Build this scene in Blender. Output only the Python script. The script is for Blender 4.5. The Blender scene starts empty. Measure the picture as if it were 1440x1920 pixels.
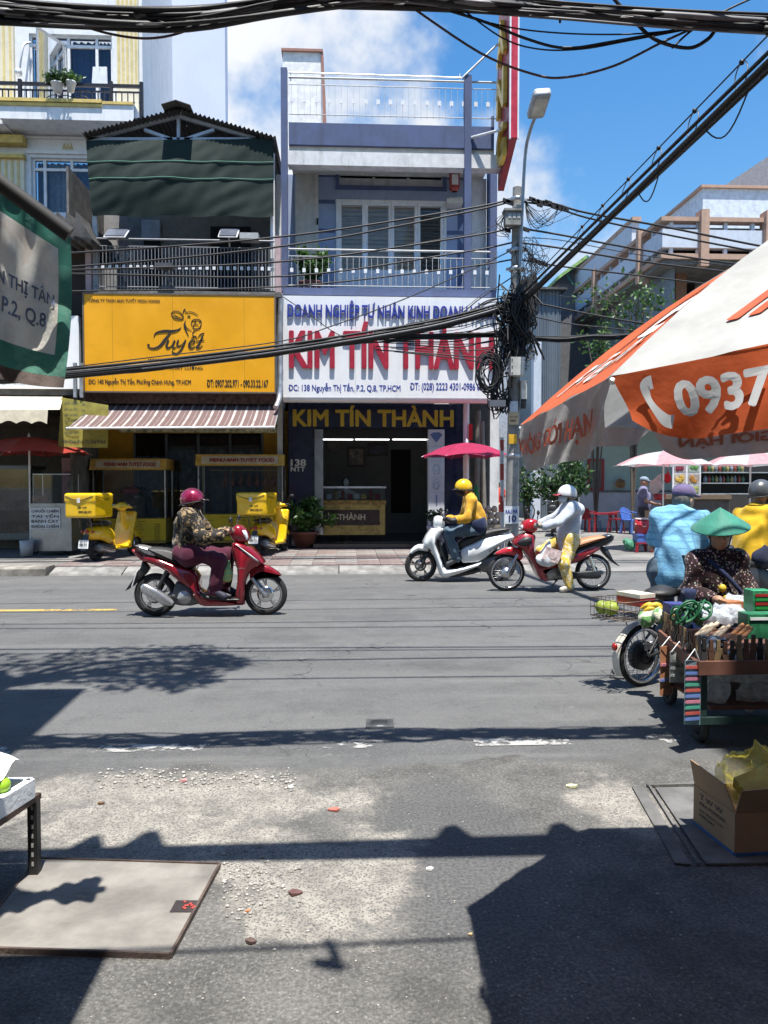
import bpy,bmesh,math,random
import numpy as np
from mathutils import Vector,Matrix
SC=bpy.context.scene
COL=SC.collection
R=math.radians
random.seed(7)
# ------------------------------------------------------------------ camera, sky, sun, exposure
YAW,PITCH,CZ,FPX=R(2.8),R(2.0),1.5,1440.0
cam=bpy.data.cameras.new('camera')
cam.lens=27.0;cam.sensor_width=36.0;cam.clip_start=0.05;cam.clip_end=2000
camo=bpy.data.objects.new('camera',cam);COL.objects.link(camo)
camo.location=(0,0,CZ);camo.rotation_euler=(R(90)-PITCH,0,-YAW)
SC.camera=camo
SUN_DIR=Vector((0.05,-0.255,1.0)).normalized()
world=bpy.data.worlds.new('World');SC.world=world;world.use_nodes=True
wn=world.node_tree.nodes;wl=world.node_tree.links;wn.clear()
wout=wn.new('ShaderNodeOutputWorld');bg=wn.new('ShaderNodeBackground')
sky=wn.new('ShaderNodeTexSky');sky.sky_type='NISHITA';sky.sun_disc=False
sky.sun_elevation=math.asin(SUN_DIR.z);sky.sun_rotation=math.atan2(SUN_DIR.x,SUN_DIR.y)
sky.air_density=1.25;sky.dust_density=0.6;sky.ozone_density=2.2
bg.inputs['Strength'].default_value=0.06
def wnode(t,**k):
 n=wn.new(t)
 for a,b in k.items():setattr(n,a,b)
 return n
def wmath(op,a,b=None,c=None):
 n=wnode('ShaderNodeMath',operation=op)
 for i,v in enumerate((a,b,c)):
  if v is None:continue
  if isinstance(v,(int,float)):n.inputs[i].default_value=v
  else:wl.new(v,n.inputs[i])
 return n.outputs[0]
tc=wnode('ShaderNodeTexCoord')
def lobe(d,lo,hi,amt):
 n=wnode('ShaderNodeVectorMath',operation='DOT_PRODUCT');wl.new(tc.outputs['Generated'],n.inputs[0])
 n.inputs[1].default_value=Vector(d).normalized()
 m=wnode('ShaderNodeMapRange',interpolation_type='SMOOTHSTEP');wl.new(n.outputs['Value'],m.inputs[0])
 m.inputs[1].default_value=lo;m.inputs[2].default_value=hi;m.inputs[4].default_value=amt
 return m.outputs[0]
wnz=wnode('ShaderNodeTexNoise');wl.new(tc.outputs['Generated'],wnz.inputs['Vector'])
wnz.inputs['Scale'].default_value=4.2;wnz.inputs['Detail'].default_value=6;wnz.inputs['Roughness'].default_value=0.56
wnz2=wnode('ShaderNodeTexNoise');wl.new(tc.outputs['Generated'],wnz2.inputs['Vector'])
wnz2.inputs['Scale'].default_value=2.0;wnz2.inputs['Detail'].default_value=3
cl=wmath('MULTIPLY',wnz.outputs[0],1.05)
cl=wmath('ADD',cl,lobe((-0.10,1.0,0.60),0.965,0.999,0.36))
cl=wmath('ADD',cl,lobe((0.22,1.0,0.32),0.982,1.0,0.17))
cl=wmath('ADD',cl,lobe((0.16,1.0,0.42),0.992,1.0,0.12))
cl=wmath('ADD',cl,wmath('MULTIPLY',wnz2.outputs[0],0.25))
mk=wnode('ShaderNodeMapRange',interpolation_type='SMOOTHSTEP');wl.new(cl,mk.inputs[0])
mk.inputs[1].default_value=0.80;mk.inputs[2].default_value=0.99
ccol=wnode('ShaderNodeMix',data_type='RGBA');wl.new(wnz2.outputs[0],ccol.inputs[0])
ccol.inputs[6].default_value=(5.0,5.4,6.0,1);ccol.inputs[7].default_value=(10.5,10.7,11.0,1)
hsv=wnode('ShaderNodeHueSaturation');hsv.inputs['Saturation'].default_value=1.36;hsv.inputs['Value'].default_value=1.7
wl.new(sky.outputs[0],hsv.inputs['Color'])
wmix=wnode('ShaderNodeMix',data_type='RGBA');wl.new(mk.outputs[0],wmix.inputs[0])
wl.new(hsv.outputs[0],wmix.inputs[6]);wl.new(ccol.outputs[2],wmix.inputs[7])
wl.new(wmix.outputs[2],bg.inputs['Color']);wl.new(bg.outputs[0],wout.inputs['Surface'])
sl=bpy.data.lights.new('sun','SUN');sl.energy=5.0;sl.angle=R(0.53);sl.color=(1.0,0.965,0.9)
so=bpy.data.objects.new('sun',sl);COL.objects.link(so);so.location=(0,-20,60)
so.rotation_euler=(-SUN_DIR).to_track_quat('-Z','Y').to_euler()
SC.view_settings.view_transform='Standard';SC.view_settings.look='None'
SC.view_settings.exposure=0.92;SC.view_settings.gamma=1.0
SC.view_settings.use_curve_mapping=False
SC.cycles.use_denoising=True;SC.cycles.use_adaptive_sampling=True;SC.cycles.adaptive_threshold=0.02
SC.cycles.max_bounces=6;SC.cycles.diffuse_bounces=3;SC.cycles.glossy_bounces=3
SC.cycles.transparent_max_bounces=12;SC.cycles.transmission_bounces=4
SC.cycles.caustics_reflective=False;SC.cycles.caustics_refractive=False
SC.cycles.sample_clamp_indirect=6
# ------------------------------------------------------------------ photograph measurements -> points in the street
def ray(px,py):
 u=(px-720)/FPX;v=(960-py)/FPX
 y=math.cos(PITCH)+v*math.sin(PITCH);z=-math.sin(PITCH)+v*math.cos(PITCH)
 return(u*math.cos(YAW)+y*math.sin(YAW),-u*math.sin(YAW)+y*math.cos(YAW),z)
def P(px,py,Y):
 r=ray(px,py);t=Y/r[1];return Vector((r[0]*t,Y,CZ+r[2]*t))
def G(px,py,z=0.0):
 r=ray(px,py);t=(z-CZ)/r[2];return Vector((r[0]*t,r[1]*t,z))
 # ------------------------------------------------------------------ materials
MATS={}
def lin(c):
 if isinstance(c,str):
  c=tuple(int(c[i:i+2],16)/255 for i in(0,2,4))
  return tuple(x/12.92 if x<0.04045 else((x+0.055)/1.055)**2.4 for x in c)
 return tuple(c)
class NT:
 def __init__(s,m):s.t=m.node_tree;s.n=s.t.nodes;s.l=s.t.links
 def node(s,t,ins=None,**k):
  n=s.n.new(t)
  for a,b in k.items():setattr(n,a,b)
  for a,b in(ins or{}).items():
   if hasattr(b,'is_linked'):s.l.new(b,n.inputs[a])
   else:n.inputs[a].default_value=b
  return n
 def math(s,op,a,b=0.0,c=0.0):return s.node('ShaderNodeMath',{0:a,1:b,2:c},operation=op).outputs[0]
 def mix(s,f,a,b,blend='MIX'):
  n=s.node('ShaderNodeMix',{0:f},data_type='RGBA',blend_type=blend)
  for i,v in((6,a),(7,b)):
   if hasattr(v,'is_linked'):s.l.new(v,n.inputs[i])
   else:n.inputs[i].default_value=(*v[:3],1)
  return n.outputs[2]
 def noise(s,vec,scale,detail=3,rough=0.5,dist=0.0):
  return s.node('ShaderNodeTexNoise',{'Vector':vec,'Scale':scale,'Detail':detail,'Roughness':rough,'Distortion':dist}).outputs[0]
 def ramp(s,f,lo,hi):return s.node('ShaderNodeMapRange',{0:f,1:lo,2:hi},interpolation_type='SMOOTHSTEP').outputs[0]
def newmat(name):
 m=bpy.data.materials.new(name);m.use_nodes=True
 return m,NT(m),m.node_tree.nodes['Principled BSDF']
def M(name,col=(0.5,0.5,0.5),rough=0.6,metal=0.0,var=0.14,scale=6.0,bump=0.0,bscale=40.0,stain=0.0,streak=False,emit=0.0,alpha=1.0,trans=0.0,coat=0.0,spec=0.5,sub=0.0):
 if name in MATS:return MATS[name]
 col=lin(col)
 m,t,b=newmat(name)
 co=t.node('ShaderNodeTexCoord').outputs['Object']
 n=t.noise(co,scale,4,0.6)
 lo=tuple(max(0,c*(1-var))for c in col);hi=tuple(min(1,c*(1+var))for c in col)
 c=t.mix(t.ramp(n,0.3,0.7),lo,hi)
 if stain>0:
  v=co
  if streak:v=t.node('ShaderNodeMapping',{'Vector':co,'Scale':(3.0,3.0,0.35)}).outputs[0]
  sn=t.noise(v,1.7,7,0.65)
  c=t.mix(t.math('MULTIPLY',t.ramp(sn,0.5,0.72),stain),c,tuple(x*0.35+0.02 for x in col))
 t.l.new(c,b.inputs['Base Color'])
 b.inputs['Metallic'].default_value=metal
 r=t.node('ShaderNodeMapRange',{0:n,1:0.3,2:0.7,3:max(0.02,rough-0.08),4:min(1,rough+0.08)}).outputs[0]
 t.l.new(r,b.inputs['Roughness'])
 b.inputs['Specular IOR Level'].default_value=spec
 if coat:b.inputs['Coat Weight'].default_value=coat;b.inputs['Coat Roughness'].default_value=0.08
 if bump:
  bn=t.node('ShaderNodeBump',{'Strength':bump,'Distance':0.02,'Height':t.noise(co,bscale,4,0.6)})
  t.l.new(bn.outputs[0],b.inputs['Normal'])
 if emit:b.inputs['Emission Color'].default_value=(*col,1);b.inputs['Emission Strength'].default_value=emit
 if alpha<1:b.inputs['Alpha'].default_value=alpha
 if trans:b.inputs['Transmission Weight'].default_value=trans
 if sub:b.inputs['Subsurface Weight'].default_value=sub;b.inputs['Subsurface Radius'].default_value=(0.02,0.008,0.005)
 MATS[name]=m;return m
def glass(name,tint=(0.75,0.82,0.85),clear=0.75,rough=0.03):
 if name in MATS:return MATS[name]
 m,t,b=newmat(name);t.n.remove(b)
 out=t.n['Material Output']
 co=t.node('ShaderNodeTexCoord').outputs['Object']
 gl=t.node('ShaderNodeBsdfGlossy',{'Roughness':rough,'Color':(0.95,0.97,1,1)})
 tr=t.node('ShaderNodeBsdfTransparent',{'Color':(*tint,1)})
 lw=t.node('ShaderNodeFresnel',{'IOR':1.5}).outputs[0]
 f=t.math('ADD',t.math('MULTIPLY',lw,0.9),t.math('MULTIPLY',t.noise(co,3.0,4),(1-clear)*0.12))
 mx=t.node('ShaderNodeMixShader',{0:f,1:tr.outputs[0],2:gl.outputs[0]})
 t.l.new(mx.outputs[0],out.inputs['Surface'])
 MATS[name]=m;return m
def cloth(name,col,col2=None,kind=None,rough=0.85,scale=30.0,thin=0.0,amount=0.5,bump=0.35):
 """woven stuff; kind: check / camo / speckle / stripe"""
 if name in MATS:return MATS[name]
 m,t,b=newmat(name);col=lin(col);col2=lin(col2)if col2 else tuple(c*0.6 for c in col)
 co=t.node('ShaderNodeTexCoord').outputs['Object']
 n=t.noise(co,9.0,5,0.6)
 base=t.mix(t.ramp(n,0.3,0.7),tuple(c*0.85 for c in col),tuple(min(1,c*1.12)for c in col))
 if kind=='check':
  sp=t.node('ShaderNodeSeparateXYZ',{0:co})
  w=[t.math('GREATER_THAN',t.math('FRACT',t.math('ADD',t.math('MULTIPLY',sp.outputs[i],scale),t.math('MULTIPLY',n,0.5))),0.78)for i in(0,2)]
  base=t.mix(t.math('MULTIPLY',t.math('MAXIMUM',w[0],w[1]),amount),base,col2)
 elif kind=='camo':
  f=t.noise(co,scale,2,0.5,0.6)
  base=t.mix(t.math('GREATER_THAN',f,0.56),base,col2)
  base=t.mix(t.math('GREATER_THAN',t.noise(co,scale*1.3,1,0.5,0.4),0.62),base,(0.16,0.10,0.05))
 elif kind=='speckle':
  v=t.node('ShaderNodeTexVoronoi',{'Vector':co,'Scale':scale})
  hs=t.node('ShaderNodeHueSaturation',{'Color':v.outputs['Color'],'Saturation':0.5,'Value':0.6}).outputs[0]
  base=t.mix(t.math('MULTIPLY',t.math('LESS_THAN',v.outputs['Distance'],0.38),t.math('GREATER_THAN',t.noise(co,scale*0.7,1),0.47)),base,t.mix(0.45,hs,col2))
 elif kind=='flower':
  f=t.noise(co,scale,3,0.6,1.0)
  base=t.mix(t.ramp(f,0.50,0.56),base,col2)
 t.l.new(base,b.inputs['Base Color']);b.inputs['Roughness'].default_value=rough
 b.inputs['Sheen Weight'].default_value=0.15;b.inputs['Specular IOR Level'].default_value=0.25
 bn=t.node('ShaderNodeBump',{'Strength':bump,'Distance':0.01,'Height':t.noise(co,60,3)})
 t.l.new(bn.outputs[0],b.inputs['Normal'])
 if thin:
  tl=t.node('ShaderNodeBsdfTranslucent');t.l.new(base,tl.inputs['Color'])
  mx=t.node('ShaderNodeMixShader',{0:thin,1:b.outputs[0],2:tl.outputs[0]})
  t.l.new(mx.outputs[0],t.n['Material Output'].inputs['Surface'])
 MATS[name]=m;return m
 # ------------------------------------------------------------------ meshes
class MB:
 def __init__(s):s.v=[];s.f=[];s.mi=[];s.sm=[];s.cur=0;s.mats=[]
 def use(s,mat):
  if mat not in s.mats:s.mats.append(mat)
  s.cur=s.mats.index(mat);return s
 def add(s,vs,fs,smooth=False):
  o=len(s.v);s.v+=[tuple(v)for v in vs]
  for f in fs:s.f.append(tuple(i+o for i in f));s.mi.append(s.cur);s.sm.append(smooth)
  return s
 def box(s,a,b):
  x0,y0,z0=a;x1,y1,z1=b
  if x0>x1:x0,x1=x1,x0
  if y0>y1:y0,y1=y1,y0
  if z0>z1:z0,z1=z1,z0
  return s.add([(x0,y0,z0),(x1,y0,z0),(x1,y1,z0),(x0,y1,z0),(x0,y0,z1),(x1,y0,z1),(x1,y1,z1),(x0,y1,z1)],
[(0,3,2,1),(4,5,6,7),(0,1,5,4),(1,2,6,5),(2,3,7,6),(3,0,4,7)])
 def obox(s,c,ax,ay,az):
  c,ax,ay,az=map(Vector,(c,ax,ay,az))
  vs=[c+ax*i+ay*j+az*k for k in(-1,1)for(i,j)in((-1,-1),(1,-1),(1,1),(-1,1))]
  return s.add(vs,[(0,3,2,1),(4,5,6,7),(0,1,5,4),(1,2,6,5),(2,3,7,6),(3,0,4,7)])
 def bar(s,p,q,w,h=None,up=(0,0,1)):
  p,q=Vector(p),Vector(q);d=q-p;L=d.length
  if L<1e-6:return s
  d/=L;u=Vector(up)
  if abs(d.dot(u))>0.98:u=Vector((1,0,0))
  sd=d.cross(u).normalized();u2=sd.cross(d)
  return s.obox((p+q)/2,d*L/2,sd*w/2,u2*(h or w)/2)
 def tube(s,path,r,n=6,cap=True,closed=False):
  path=[Vector(p)for p in path];k=len(path)
  rs=r if isinstance(r,(list,tuple))else[r]*k
  vs=[];prev=None
  for i,p in enumerate(path):
   if closed:d=path[(i+1)%k]-path[i-1]
   else:d=path[min(i+1,k-1)]-path[max(i-1,0)]
   d=d.normalized()if d.length>1e-9 else Vector((0,0,1))
   if prev is None:
    u=Vector((0,0,1))if abs(d.z)<0.9 else Vector((1,0,0))
    prev=(u-d*u.dot(d)).normalized()
   else:
    prev=prev-d*prev.dot(d)
    prev=prev.normalized()if prev.length>1e-6 else d.orthogonal().normalized()
   w=d.cross(prev)
   vs+=[p+(prev*math.cos(2*math.pi*j/n)+w*math.sin(2*math.pi*j/n))*rs[i]for j in range(n)]
  fs=[]
  for i in range(k if closed else k-1):
   for j in range(n):
    a,b=i*n+j,i*n+(j+1)%n;c,d2=((i+1)%k)*n+(j+1)%n,((i+1)%k)*n+j
    fs.append((a,b,c,d2))
  s.add(vs,fs,True)
  if cap and not closed:
   s.add(vs[:n],[tuple(range(n-1,-1,-1))]);s.add(vs[-n:],[tuple(range(n))])
  return s
 def lathe(s,c,prof,n=16,axis=(0,0,1),smooth=True,arc=1.0,start=0.0):
  c=Vector(c);ax=Vector(axis).normalized();u=ax.orthogonal().normalized()if abs(ax.z)<0.99 else Vector((1,0,0));w=ax.cross(u)
  m=n if arc>=1 else n+1
  vs=[c+ax*z+(u*math.cos(start+2*math.pi*arc*j/n)+w*math.sin(start+2*math.pi*arc*j/n))*r for r,z in prof for j in range(m)]
  fs=[]
  for i in range(len(prof)-1):
   for j in range(n):
    j2=(j+1)%m
    fs.append((i*m+j,i*m+j2,(i+1)*m+j2,(i+1)*m+j))
  return s.add(vs,fs,smooth)
 def torus(s,c,Rr,r,axis=(0,1,0),n=28,k=8,sq=1.0):
  prof=[(Rr+r*math.cos(a),r*sq*math.sin(a))for a in[2*math.pi*i/k for i in range(k+1)]]
  return s.lathe(c,prof,n,axis)
 def ball(s,c,rad,n=12,m=8):
  rad=(rad,)*3 if isinstance(rad,(int,float))else rad;c=Vector(c)
  vs=[c+Vector((rad[0]*math.sin(math.pi*i/m)*math.cos(2*math.pi*j/n),rad[1]*math.sin(math.pi*i/m)*math.sin(2*math.pi*j/n),rad[2]*math.cos(math.pi*i/m)))for i in range(m+1)for j in range(n)]
  fs=[(i*n+j,(i+1)*n+j,(i+1)*n+(j+1)%n,i*n+(j+1)%n)for i in range(m)for j in range(n)]
  return s.add(vs,fs,True)
 def grid(s,fn,nu,nv,smooth=True):
  vs=[fn(i/nu,j/nv)for j in range(nv+1)for i in range(nu+1)]
  fs=[(j*(nu+1)+i,j*(nu+1)+i+1,(j+1)*(nu+1)+i+1,(j+1)*(nu+1)+i)for j in range(nv)for i in range(nu)]
  return s.add(vs,fs,smooth)
 def prism(s,pts,d,inset=None,smooth=False):
  """closed outline of 3-D points pushed along d"""
  d=Vector(d);n=len(pts);a=[Vector(p)for p in pts];b=[p+d for p in a]
  return s.add(a+b,[tuple(range(n-1,-1,-1)),tuple(range(n,2*n))]+[(i,(i+1)%n,n+(i+1)%n,n+i)for i in range(n)],smooth)
 def puff(s,prof,w,edge=0.02,taper=0.55,y0=0.0,smoothp=2):
  """side outline (x,z) made into a rounded shell of half width w (number or f(x,z))"""
  pts=crspline(prof,smoothp);n=len(pts)
  cx=sum(p[0]for p in pts)/n;cz=sum(p[1]for p in pts)/n
  area=sum(pts[i][0]*pts[(i+1)%n][1]-pts[(i+1)%n][0]*pts[i][1]for i in range(n))
  if area<0:pts=pts[::-1]
  wf=w if callable(w)else(lambda x,z:w)
  def inset(e):
   out=[]
   for i in range(n):
    a,b,c=pts[i-1],pts[i],pts[(i+1)%n]
    tx,tz=c[0]-a[0],c[1]-a[1];L=math.hypot(tx,tz)or 1
    out.append((b[0]-tz/L*e,b[1]+tx/L*e))
   return out
  i1=inset(edge*0.3);i2=inset(edge)
  vs=[]
  for sg in(1,-1):
   for ring,k in((pts,taper),(i1,0.5+taper*0.5),(i2,1.0)):
    vs+=[(x,y0+sg*wf(x,z)*k,z)for x,z in ring]
  fs=[]
  for i in range(n):
   j=(i+1)%n
   fs+=[(i,n+i,n+j,j),(n+i,2*n+i,2*n+j,n+j),(3*n+i,3*n+j,4*n+j,4*n+i),(4*n+i,4*n+j,5*n+j,5*n+i),(i,j,3*n+j,3*n+i)]
  s.add(vs,fs,True)
  o=len(s.v)-len(vs)
  s.f.append(tuple(o+2*n+i for i in range(n-1,-1,-1)));s.f.append(tuple(o+5*n+i for i in range(n)))
  s.mi+=[s.cur,s.cur];s.sm+=[True,True]
  return s
 def build(s,name,mat=None,parent=None,world=True,loc=None):
  me=bpy.data.meshes.new(name);me.from_pydata(s.v,[],s.f)
  mats=s.mats if s.mats else[mat]
  for m_ in mats:me.materials.append(m_)
  me.polygons.foreach_set('material_index',s.mi);me.polygons.foreach_set('use_smooth',s.sm);me.update()
  return obj(name,me,parent,world,loc)
def obj(name,me,parent=None,world=True,loc=None):
 o=bpy.data.objects.new(name,me);COL.objects.link(o)
 if loc is not None:o.location=loc
 if parent is not None:
  o.parent=parent
  if world:o.matrix_parent_inverse=wmat(parent).inverted()
 return o
def wmat(o):
 m=o.matrix_basis.copy()
 if o.parent:m=wmat(o.parent)@o.matrix_parent_inverse@m
 return m
def crspline(p,k):
 if k<=1:return[tuple(q)for q in p]
 n=len(p);out=[]
 for i in range(n):
  a,b,c,d=p[i-1],p[i],p[(i+1)%n],p[(i+2)%n]
  for j in range(k):
   t=j/k;t2=t*t;t3=t2*t
   out.append(tuple(0.5*(2*b[q]+(c[q]-a[q])*t+(2*a[q]-5*b[q]+4*c[q]-d[q])*t2*1.0+(3*b[q]-a[q]-3*c[q]+d[q])*t3)for q in range(len(b))))
 return out
def catmull(p,k=6):
 p=[Vector(q)for q in p];out=[]
 for i in range(len(p)-1):
  a=p[max(i-1,0)];b=p[i];c=p[i+1];d=p[min(i+2,len(p)-1)]
  for j in range(k):
   t=j/k
   out.append(0.5*(2*b+(c-a)*t+(2*a-5*b+4*c-d)*t*t+(3*b-a-3*c+d)*t**3))
 out.append(p[-1]);return out
def tag(o,label=None,cat=None,group=None,kind=None):
 if label:o['label']=label
 if cat:o['category']=cat
 if group:o['group']=group
 if kind:o['kind']=kind
 return o
def thing(name,label,cat,loc=(0,0,0),rz=0.0,group=None,rot=None):
 o=bpy.data.objects.new(name,None);COL.objects.link(o);o.empty_display_size=0.1
 o.location=loc;o.rotation_euler=rot if rot else(0,0,rz)
 return tag(o,label,cat,group)
def dup(root,loc,rz,label,group=None):
 def cp(o,par):
  c=o.copy();COL.objects.link(c)
  if par is not None:c.parent=par
  for ch in o.children:cp(ch,c)
  return c
 r=cp(root,None);r.location=loc;r.rotation_euler=(0,0,rz);r['label']=label
 if group:r['group']=group
 return r
def inst(src,parent,loc,rot=(0,0,0),scale=(1,1,1),name=None,mat=None):
 """another alike piece sharing mesh data"""
 o=bpy.data.objects.new(name or src.name.split('.')[0],src.data if hasattr(src,'data')else src);COL.objects.link(o)
 o.parent=parent
 if parent is not None:o.matrix_parent_inverse=wmat(parent).inverted()
 o.location=loc;o.rotation_euler=rot;o.scale=scale
 return o
def pbox(mb,x0,y0,x1,y1,Y,depth=0.1):
 """box whose front face covers that rectangle of the photograph at street depth Y"""
 a=P((x0+x1)/2,y0,Y);b=P((x0+x1)/2,y1,Y);l=P(x0,(y0+y1)/2,Y);r=P(x1,(y0+y1)/2,Y)
 return mb.box((l.x,Y,b.z),(r.x,Y+depth,a.z))
 # ------------------------------------------------------------------ lettering
TXT={}
def text_geo(s,bold=0.0,extrude=0.0,shear=0.0,spacing=1.0):
 key=(s,bold,extrude,shear,spacing)
 if key in TXT:return TXT[key]
 for ch in 'ỚẠĐ':
  if ch in s:
   i=s.index(ch);v,f=text_geo(s[:i]+{'Ớ':'Ó','Ạ':'A','Đ':'D'}[ch]+s[i+1:],bold,extrude,shear,spacing)
   x1=text_geo(s[:i]+{'Ớ':'Ó','Ạ':'A','Đ':'D'}[ch],bold,extrude,shear,spacing)[0][:,0].max()
   a,g_=text_geo({'Ớ':"'",'Ạ':'.','Đ':'-'}[ch],bold,extrude);a=a.copy();w_=a[:,0].max()-a[:,0].min();a[:,0]-=a[:,0].min()
   if ch=='Ớ':a=a*(1,0.8,1)+(x1-0.06,0.10,0.004)
   elif ch=='Ạ':a=a+(x1-0.39-w_/2,-0.19,0.004)
   else:a=a*(1.0,1.0,1)+(x1-0.74,0.07,0.004)
   n=len(v);TXT[key]=(np.concatenate([v,a]),list(f)+[tuple(j+n for j in q)for q in g_]);return TXT[key]
 c=bpy.data.curves.new('t','FONT');c.body=s;c.extrude=extrude;c.shear=shear;c.space_character=spacing
 c.resolution_u=3;c.align_x='LEFT'
 o=bpy.data.objects.new('t',c);COL.objects.link(o)
 dg=bpy.context.evaluated_depsgraph_get();me=bpy.data.meshes.new_from_object(o.evaluated_get(dg))
 v=np.array([tuple(q.co)for q in me.vertices])if len(me.vertices)else np.zeros((0,3))
 f=[tuple(p.vertices)for p in me.polygons]
 bpy.data.objects.remove(o);bpy.data.curves.remove(c);bpy.data.meshes.remove(me)
 if bold and len(v):
  n=len(v);k=5 if len(s)>14 else 12 if extrude==0 else 16
  cp=[(0,0)]+[(math.cos(6.2832*j/k),0.8*math.sin(6.2832*j/k))for j in range(k)]
  v=np.concatenate([v+np.array((dx*bold,dy*bold,i*0.0007))for i,(dx,dy)in enumerate(cp)]);f=[tuple(j+n*i for j in q)for i in range(len(cp))for q in f]
 TXT[key]=(v,f);return v,f
def text(s,org,right,up,w=None,h=None,mat=None,parent=None,name='lettering',bold=0.02,extrude=0.0,shear=0.0,depth=None,warp=None,world=True,spacing=1.0,mirror=False):
 """lettering whose box starts at org (lower left) and spans w along right and h along up; depth = relief in metres"""
 org,right,up=Vector(org),Vector(right).normalized(),Vector(up).normalized();nrm=right.cross(up)
 v,f=text_geo(s,bold,0.05 if depth else 0.0,shear,spacing)
 lo,hi=v.min(0),v.max(0);d=hi-lo
 sx=w/d[0]if w else h/d[1];sy=h/d[1]if h else sx
 out=[]
 for q in v:
  a,b2=(q[0]-lo[0])*sx,(q[1]-lo[1])*sy
  if mirror:a=w-a
  zz=(q[2]-lo[2])/d[2]*depth if depth else(q[2]-lo[2])*sy
  out.append(warp(a,b2,(q[2]-lo[2])*0.05)if warp else org+right*a+up*b2+nrm*zz)
 mb=MB();mb.add(out,f);return mb.build(name,mat,parent,world)
def ptext(s,x0,y0,x1,y1,Y,mat,parent,**k):
 """lettering filling that rectangle of the photograph on a wall at depth Y facing the street"""
 m=(x0+x1)/2;n=(y0+y1)/2
 l=P(x0,n,Y);r=P(x1,n,Y);t=P(m,y0,Y);b=P(m,y1,Y)
 return text(s,(l.x,Y,b.z),(1,0,0),(0,0,1),w=r.x-l.x,h=t.z-b.z,mat=mat,parent=parent,**k)
def stroke(mb,pts,ws,nrm,k=5):
 """flat brush stroke along points with widths, facing nrm"""
 nrm=Vector(nrm);path=catmull([Vector((*Vector(p),))for p in pts],k);wv=catmull([Vector((w,0,0))for w in ws],k)
 vs=[]
 for i,p in enumerate(path):
  d=(path[min(i+1,len(path)-1)]-path[max(i-1,0)])
  d=d.normalized()if d.length>1e-9 else Vector((1,0,0))
  sd=nrm.cross(d).normalized()*max(wv[i].x,0.0005)/2
  vs+=[p+sd,p-sd]
 mb.add(vs,[(2*i,2*i+1,2*i+3,2*i+2)for i in range(len(path)-1)])
 # ------------------------------------------------------------------ smooth bodies
def smin(a,b,k):
 h=np.clip(0.5+0.5*(b-a)/k,0,1);return b+(a-b)*h-k*h*(1-h)
def sdf_mesh(prims,vox=0.014,folds=0.0,fscale=18.0,seed=1,cuts=()):
 """surface of a smooth union: ('c',a,b,ra,rb,k) tapered limb, ('e',c,radii,k[,M]) ellipsoid, ('b',c,half,round,k[,M]) box, leading '-' carves"""
 lo=np.full(3,1e9);hi=-lo;bb=[]
 for p in prims:
  t=p[0].lstrip('-')
  if t=='c':a,b=np.array(p[1],float),np.array(p[2],float);r=max(p[3],p[4]);l,h,k=np.minimum(a,b)-r,np.maximum(a,b)+r,p[5]
  elif t=='e':c=np.array(p[1],float);r=max(p[2])if len(p)>4 else np.array(p[2]);l,h,k=c-r,c+r,p[3]
  else:c=np.array(p[1],float);r=(math.sqrt(sum(x*x for x in p[2]))if len(p)>5 else np.array(p[2]))+p[3];l,h,k=c-r,c+r,p[4]
  bb.append((l,h,k))
  if p[0][0]!='-':lo=np.minimum(lo,l);hi=np.maximum(hi,h)
 lo=lo-3*vox-folds;hi=hi+3*vox+folds
 n=np.ceil((hi-lo)/vox).astype(int)+1
 ax=[lo[i]+vox*np.arange(n[i])for i in range(3)]
 D=np.full(n,0.5)
 for p,(l,h,k)in zip(prims,bb):
  pad=k+4*vox+folds
  i0=np.maximum(((l-pad-lo)/vox).astype(int),0);i1=np.minimum(((h+pad-lo)/vox).astype(int)+2,n)
  if np.any(i1<=i0):continue
  sl_=tuple(slice(i0[i],i1[i])for i in range(3))
  X=np.stack(np.meshgrid(*[ax[i][sl_[i]]for i in range(3)],indexing='ij'),-1)
  t=p[0].lstrip('-')
  if t=='c':
   a,b=np.array(p[1],float),np.array(p[2],float);ab=b-a
   hh=np.clip(((X-a)@ab)/max(ab@ab,1e-9),0,1)
   d=np.linalg.norm(X-a-hh[...,None]*ab,axis=-1)-(p[3]+(p[4]-p[3])*hh)
  elif t=='e':
   q=X-np.array(p[1],float)
   if len(p)>4:q=q@np.array(p[4],float)
   r=np.array(p[2],float);k0=np.linalg.norm(q/r,axis=-1);k1=np.linalg.norm(q/(r*r),axis=-1)
   d=k0*(k0-1)/np.maximum(k1,1e-6);d=np.where(k0<1e-3,-r.min(),d)
  else:
   q=X-np.array(p[1],float)
   if len(p)>5:q=q@np.array(p[5],float)
   q=np.abs(q)-np.array(p[2],float)
   d=np.linalg.norm(np.maximum(q,0),axis=-1)+np.minimum(q.max(-1),0)-p[3]
  D[sl_]=-smin(-D[sl_],d,k)if p[0][0]=='-' else smin(D[sl_],d,k)
 if folds:
  rng=np.random.RandomState(seed);X=np.stack(np.meshgrid(*ax,indexing='ij'),-1);W=0
  for i in range(5):
   w=rng.randn(3);w[2]*=0.45;w=w/np.linalg.norm(w)*fscale*(0.7+0.5*i);W=W+np.sin(X@w+rng.rand()*6+1.2*np.sin(X@rng.randn(3)*fscale*0.4))/(1+0.45*i)
  D=D+folds*W*0.5
 for pt,nr in cuts:
  X=np.stack(np.meshgrid(*ax,indexing='ij'),-1);D=np.maximum(D,(X-np.array(pt))@np.array(nr))
 return surfnet(D,lo,vox)
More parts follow.
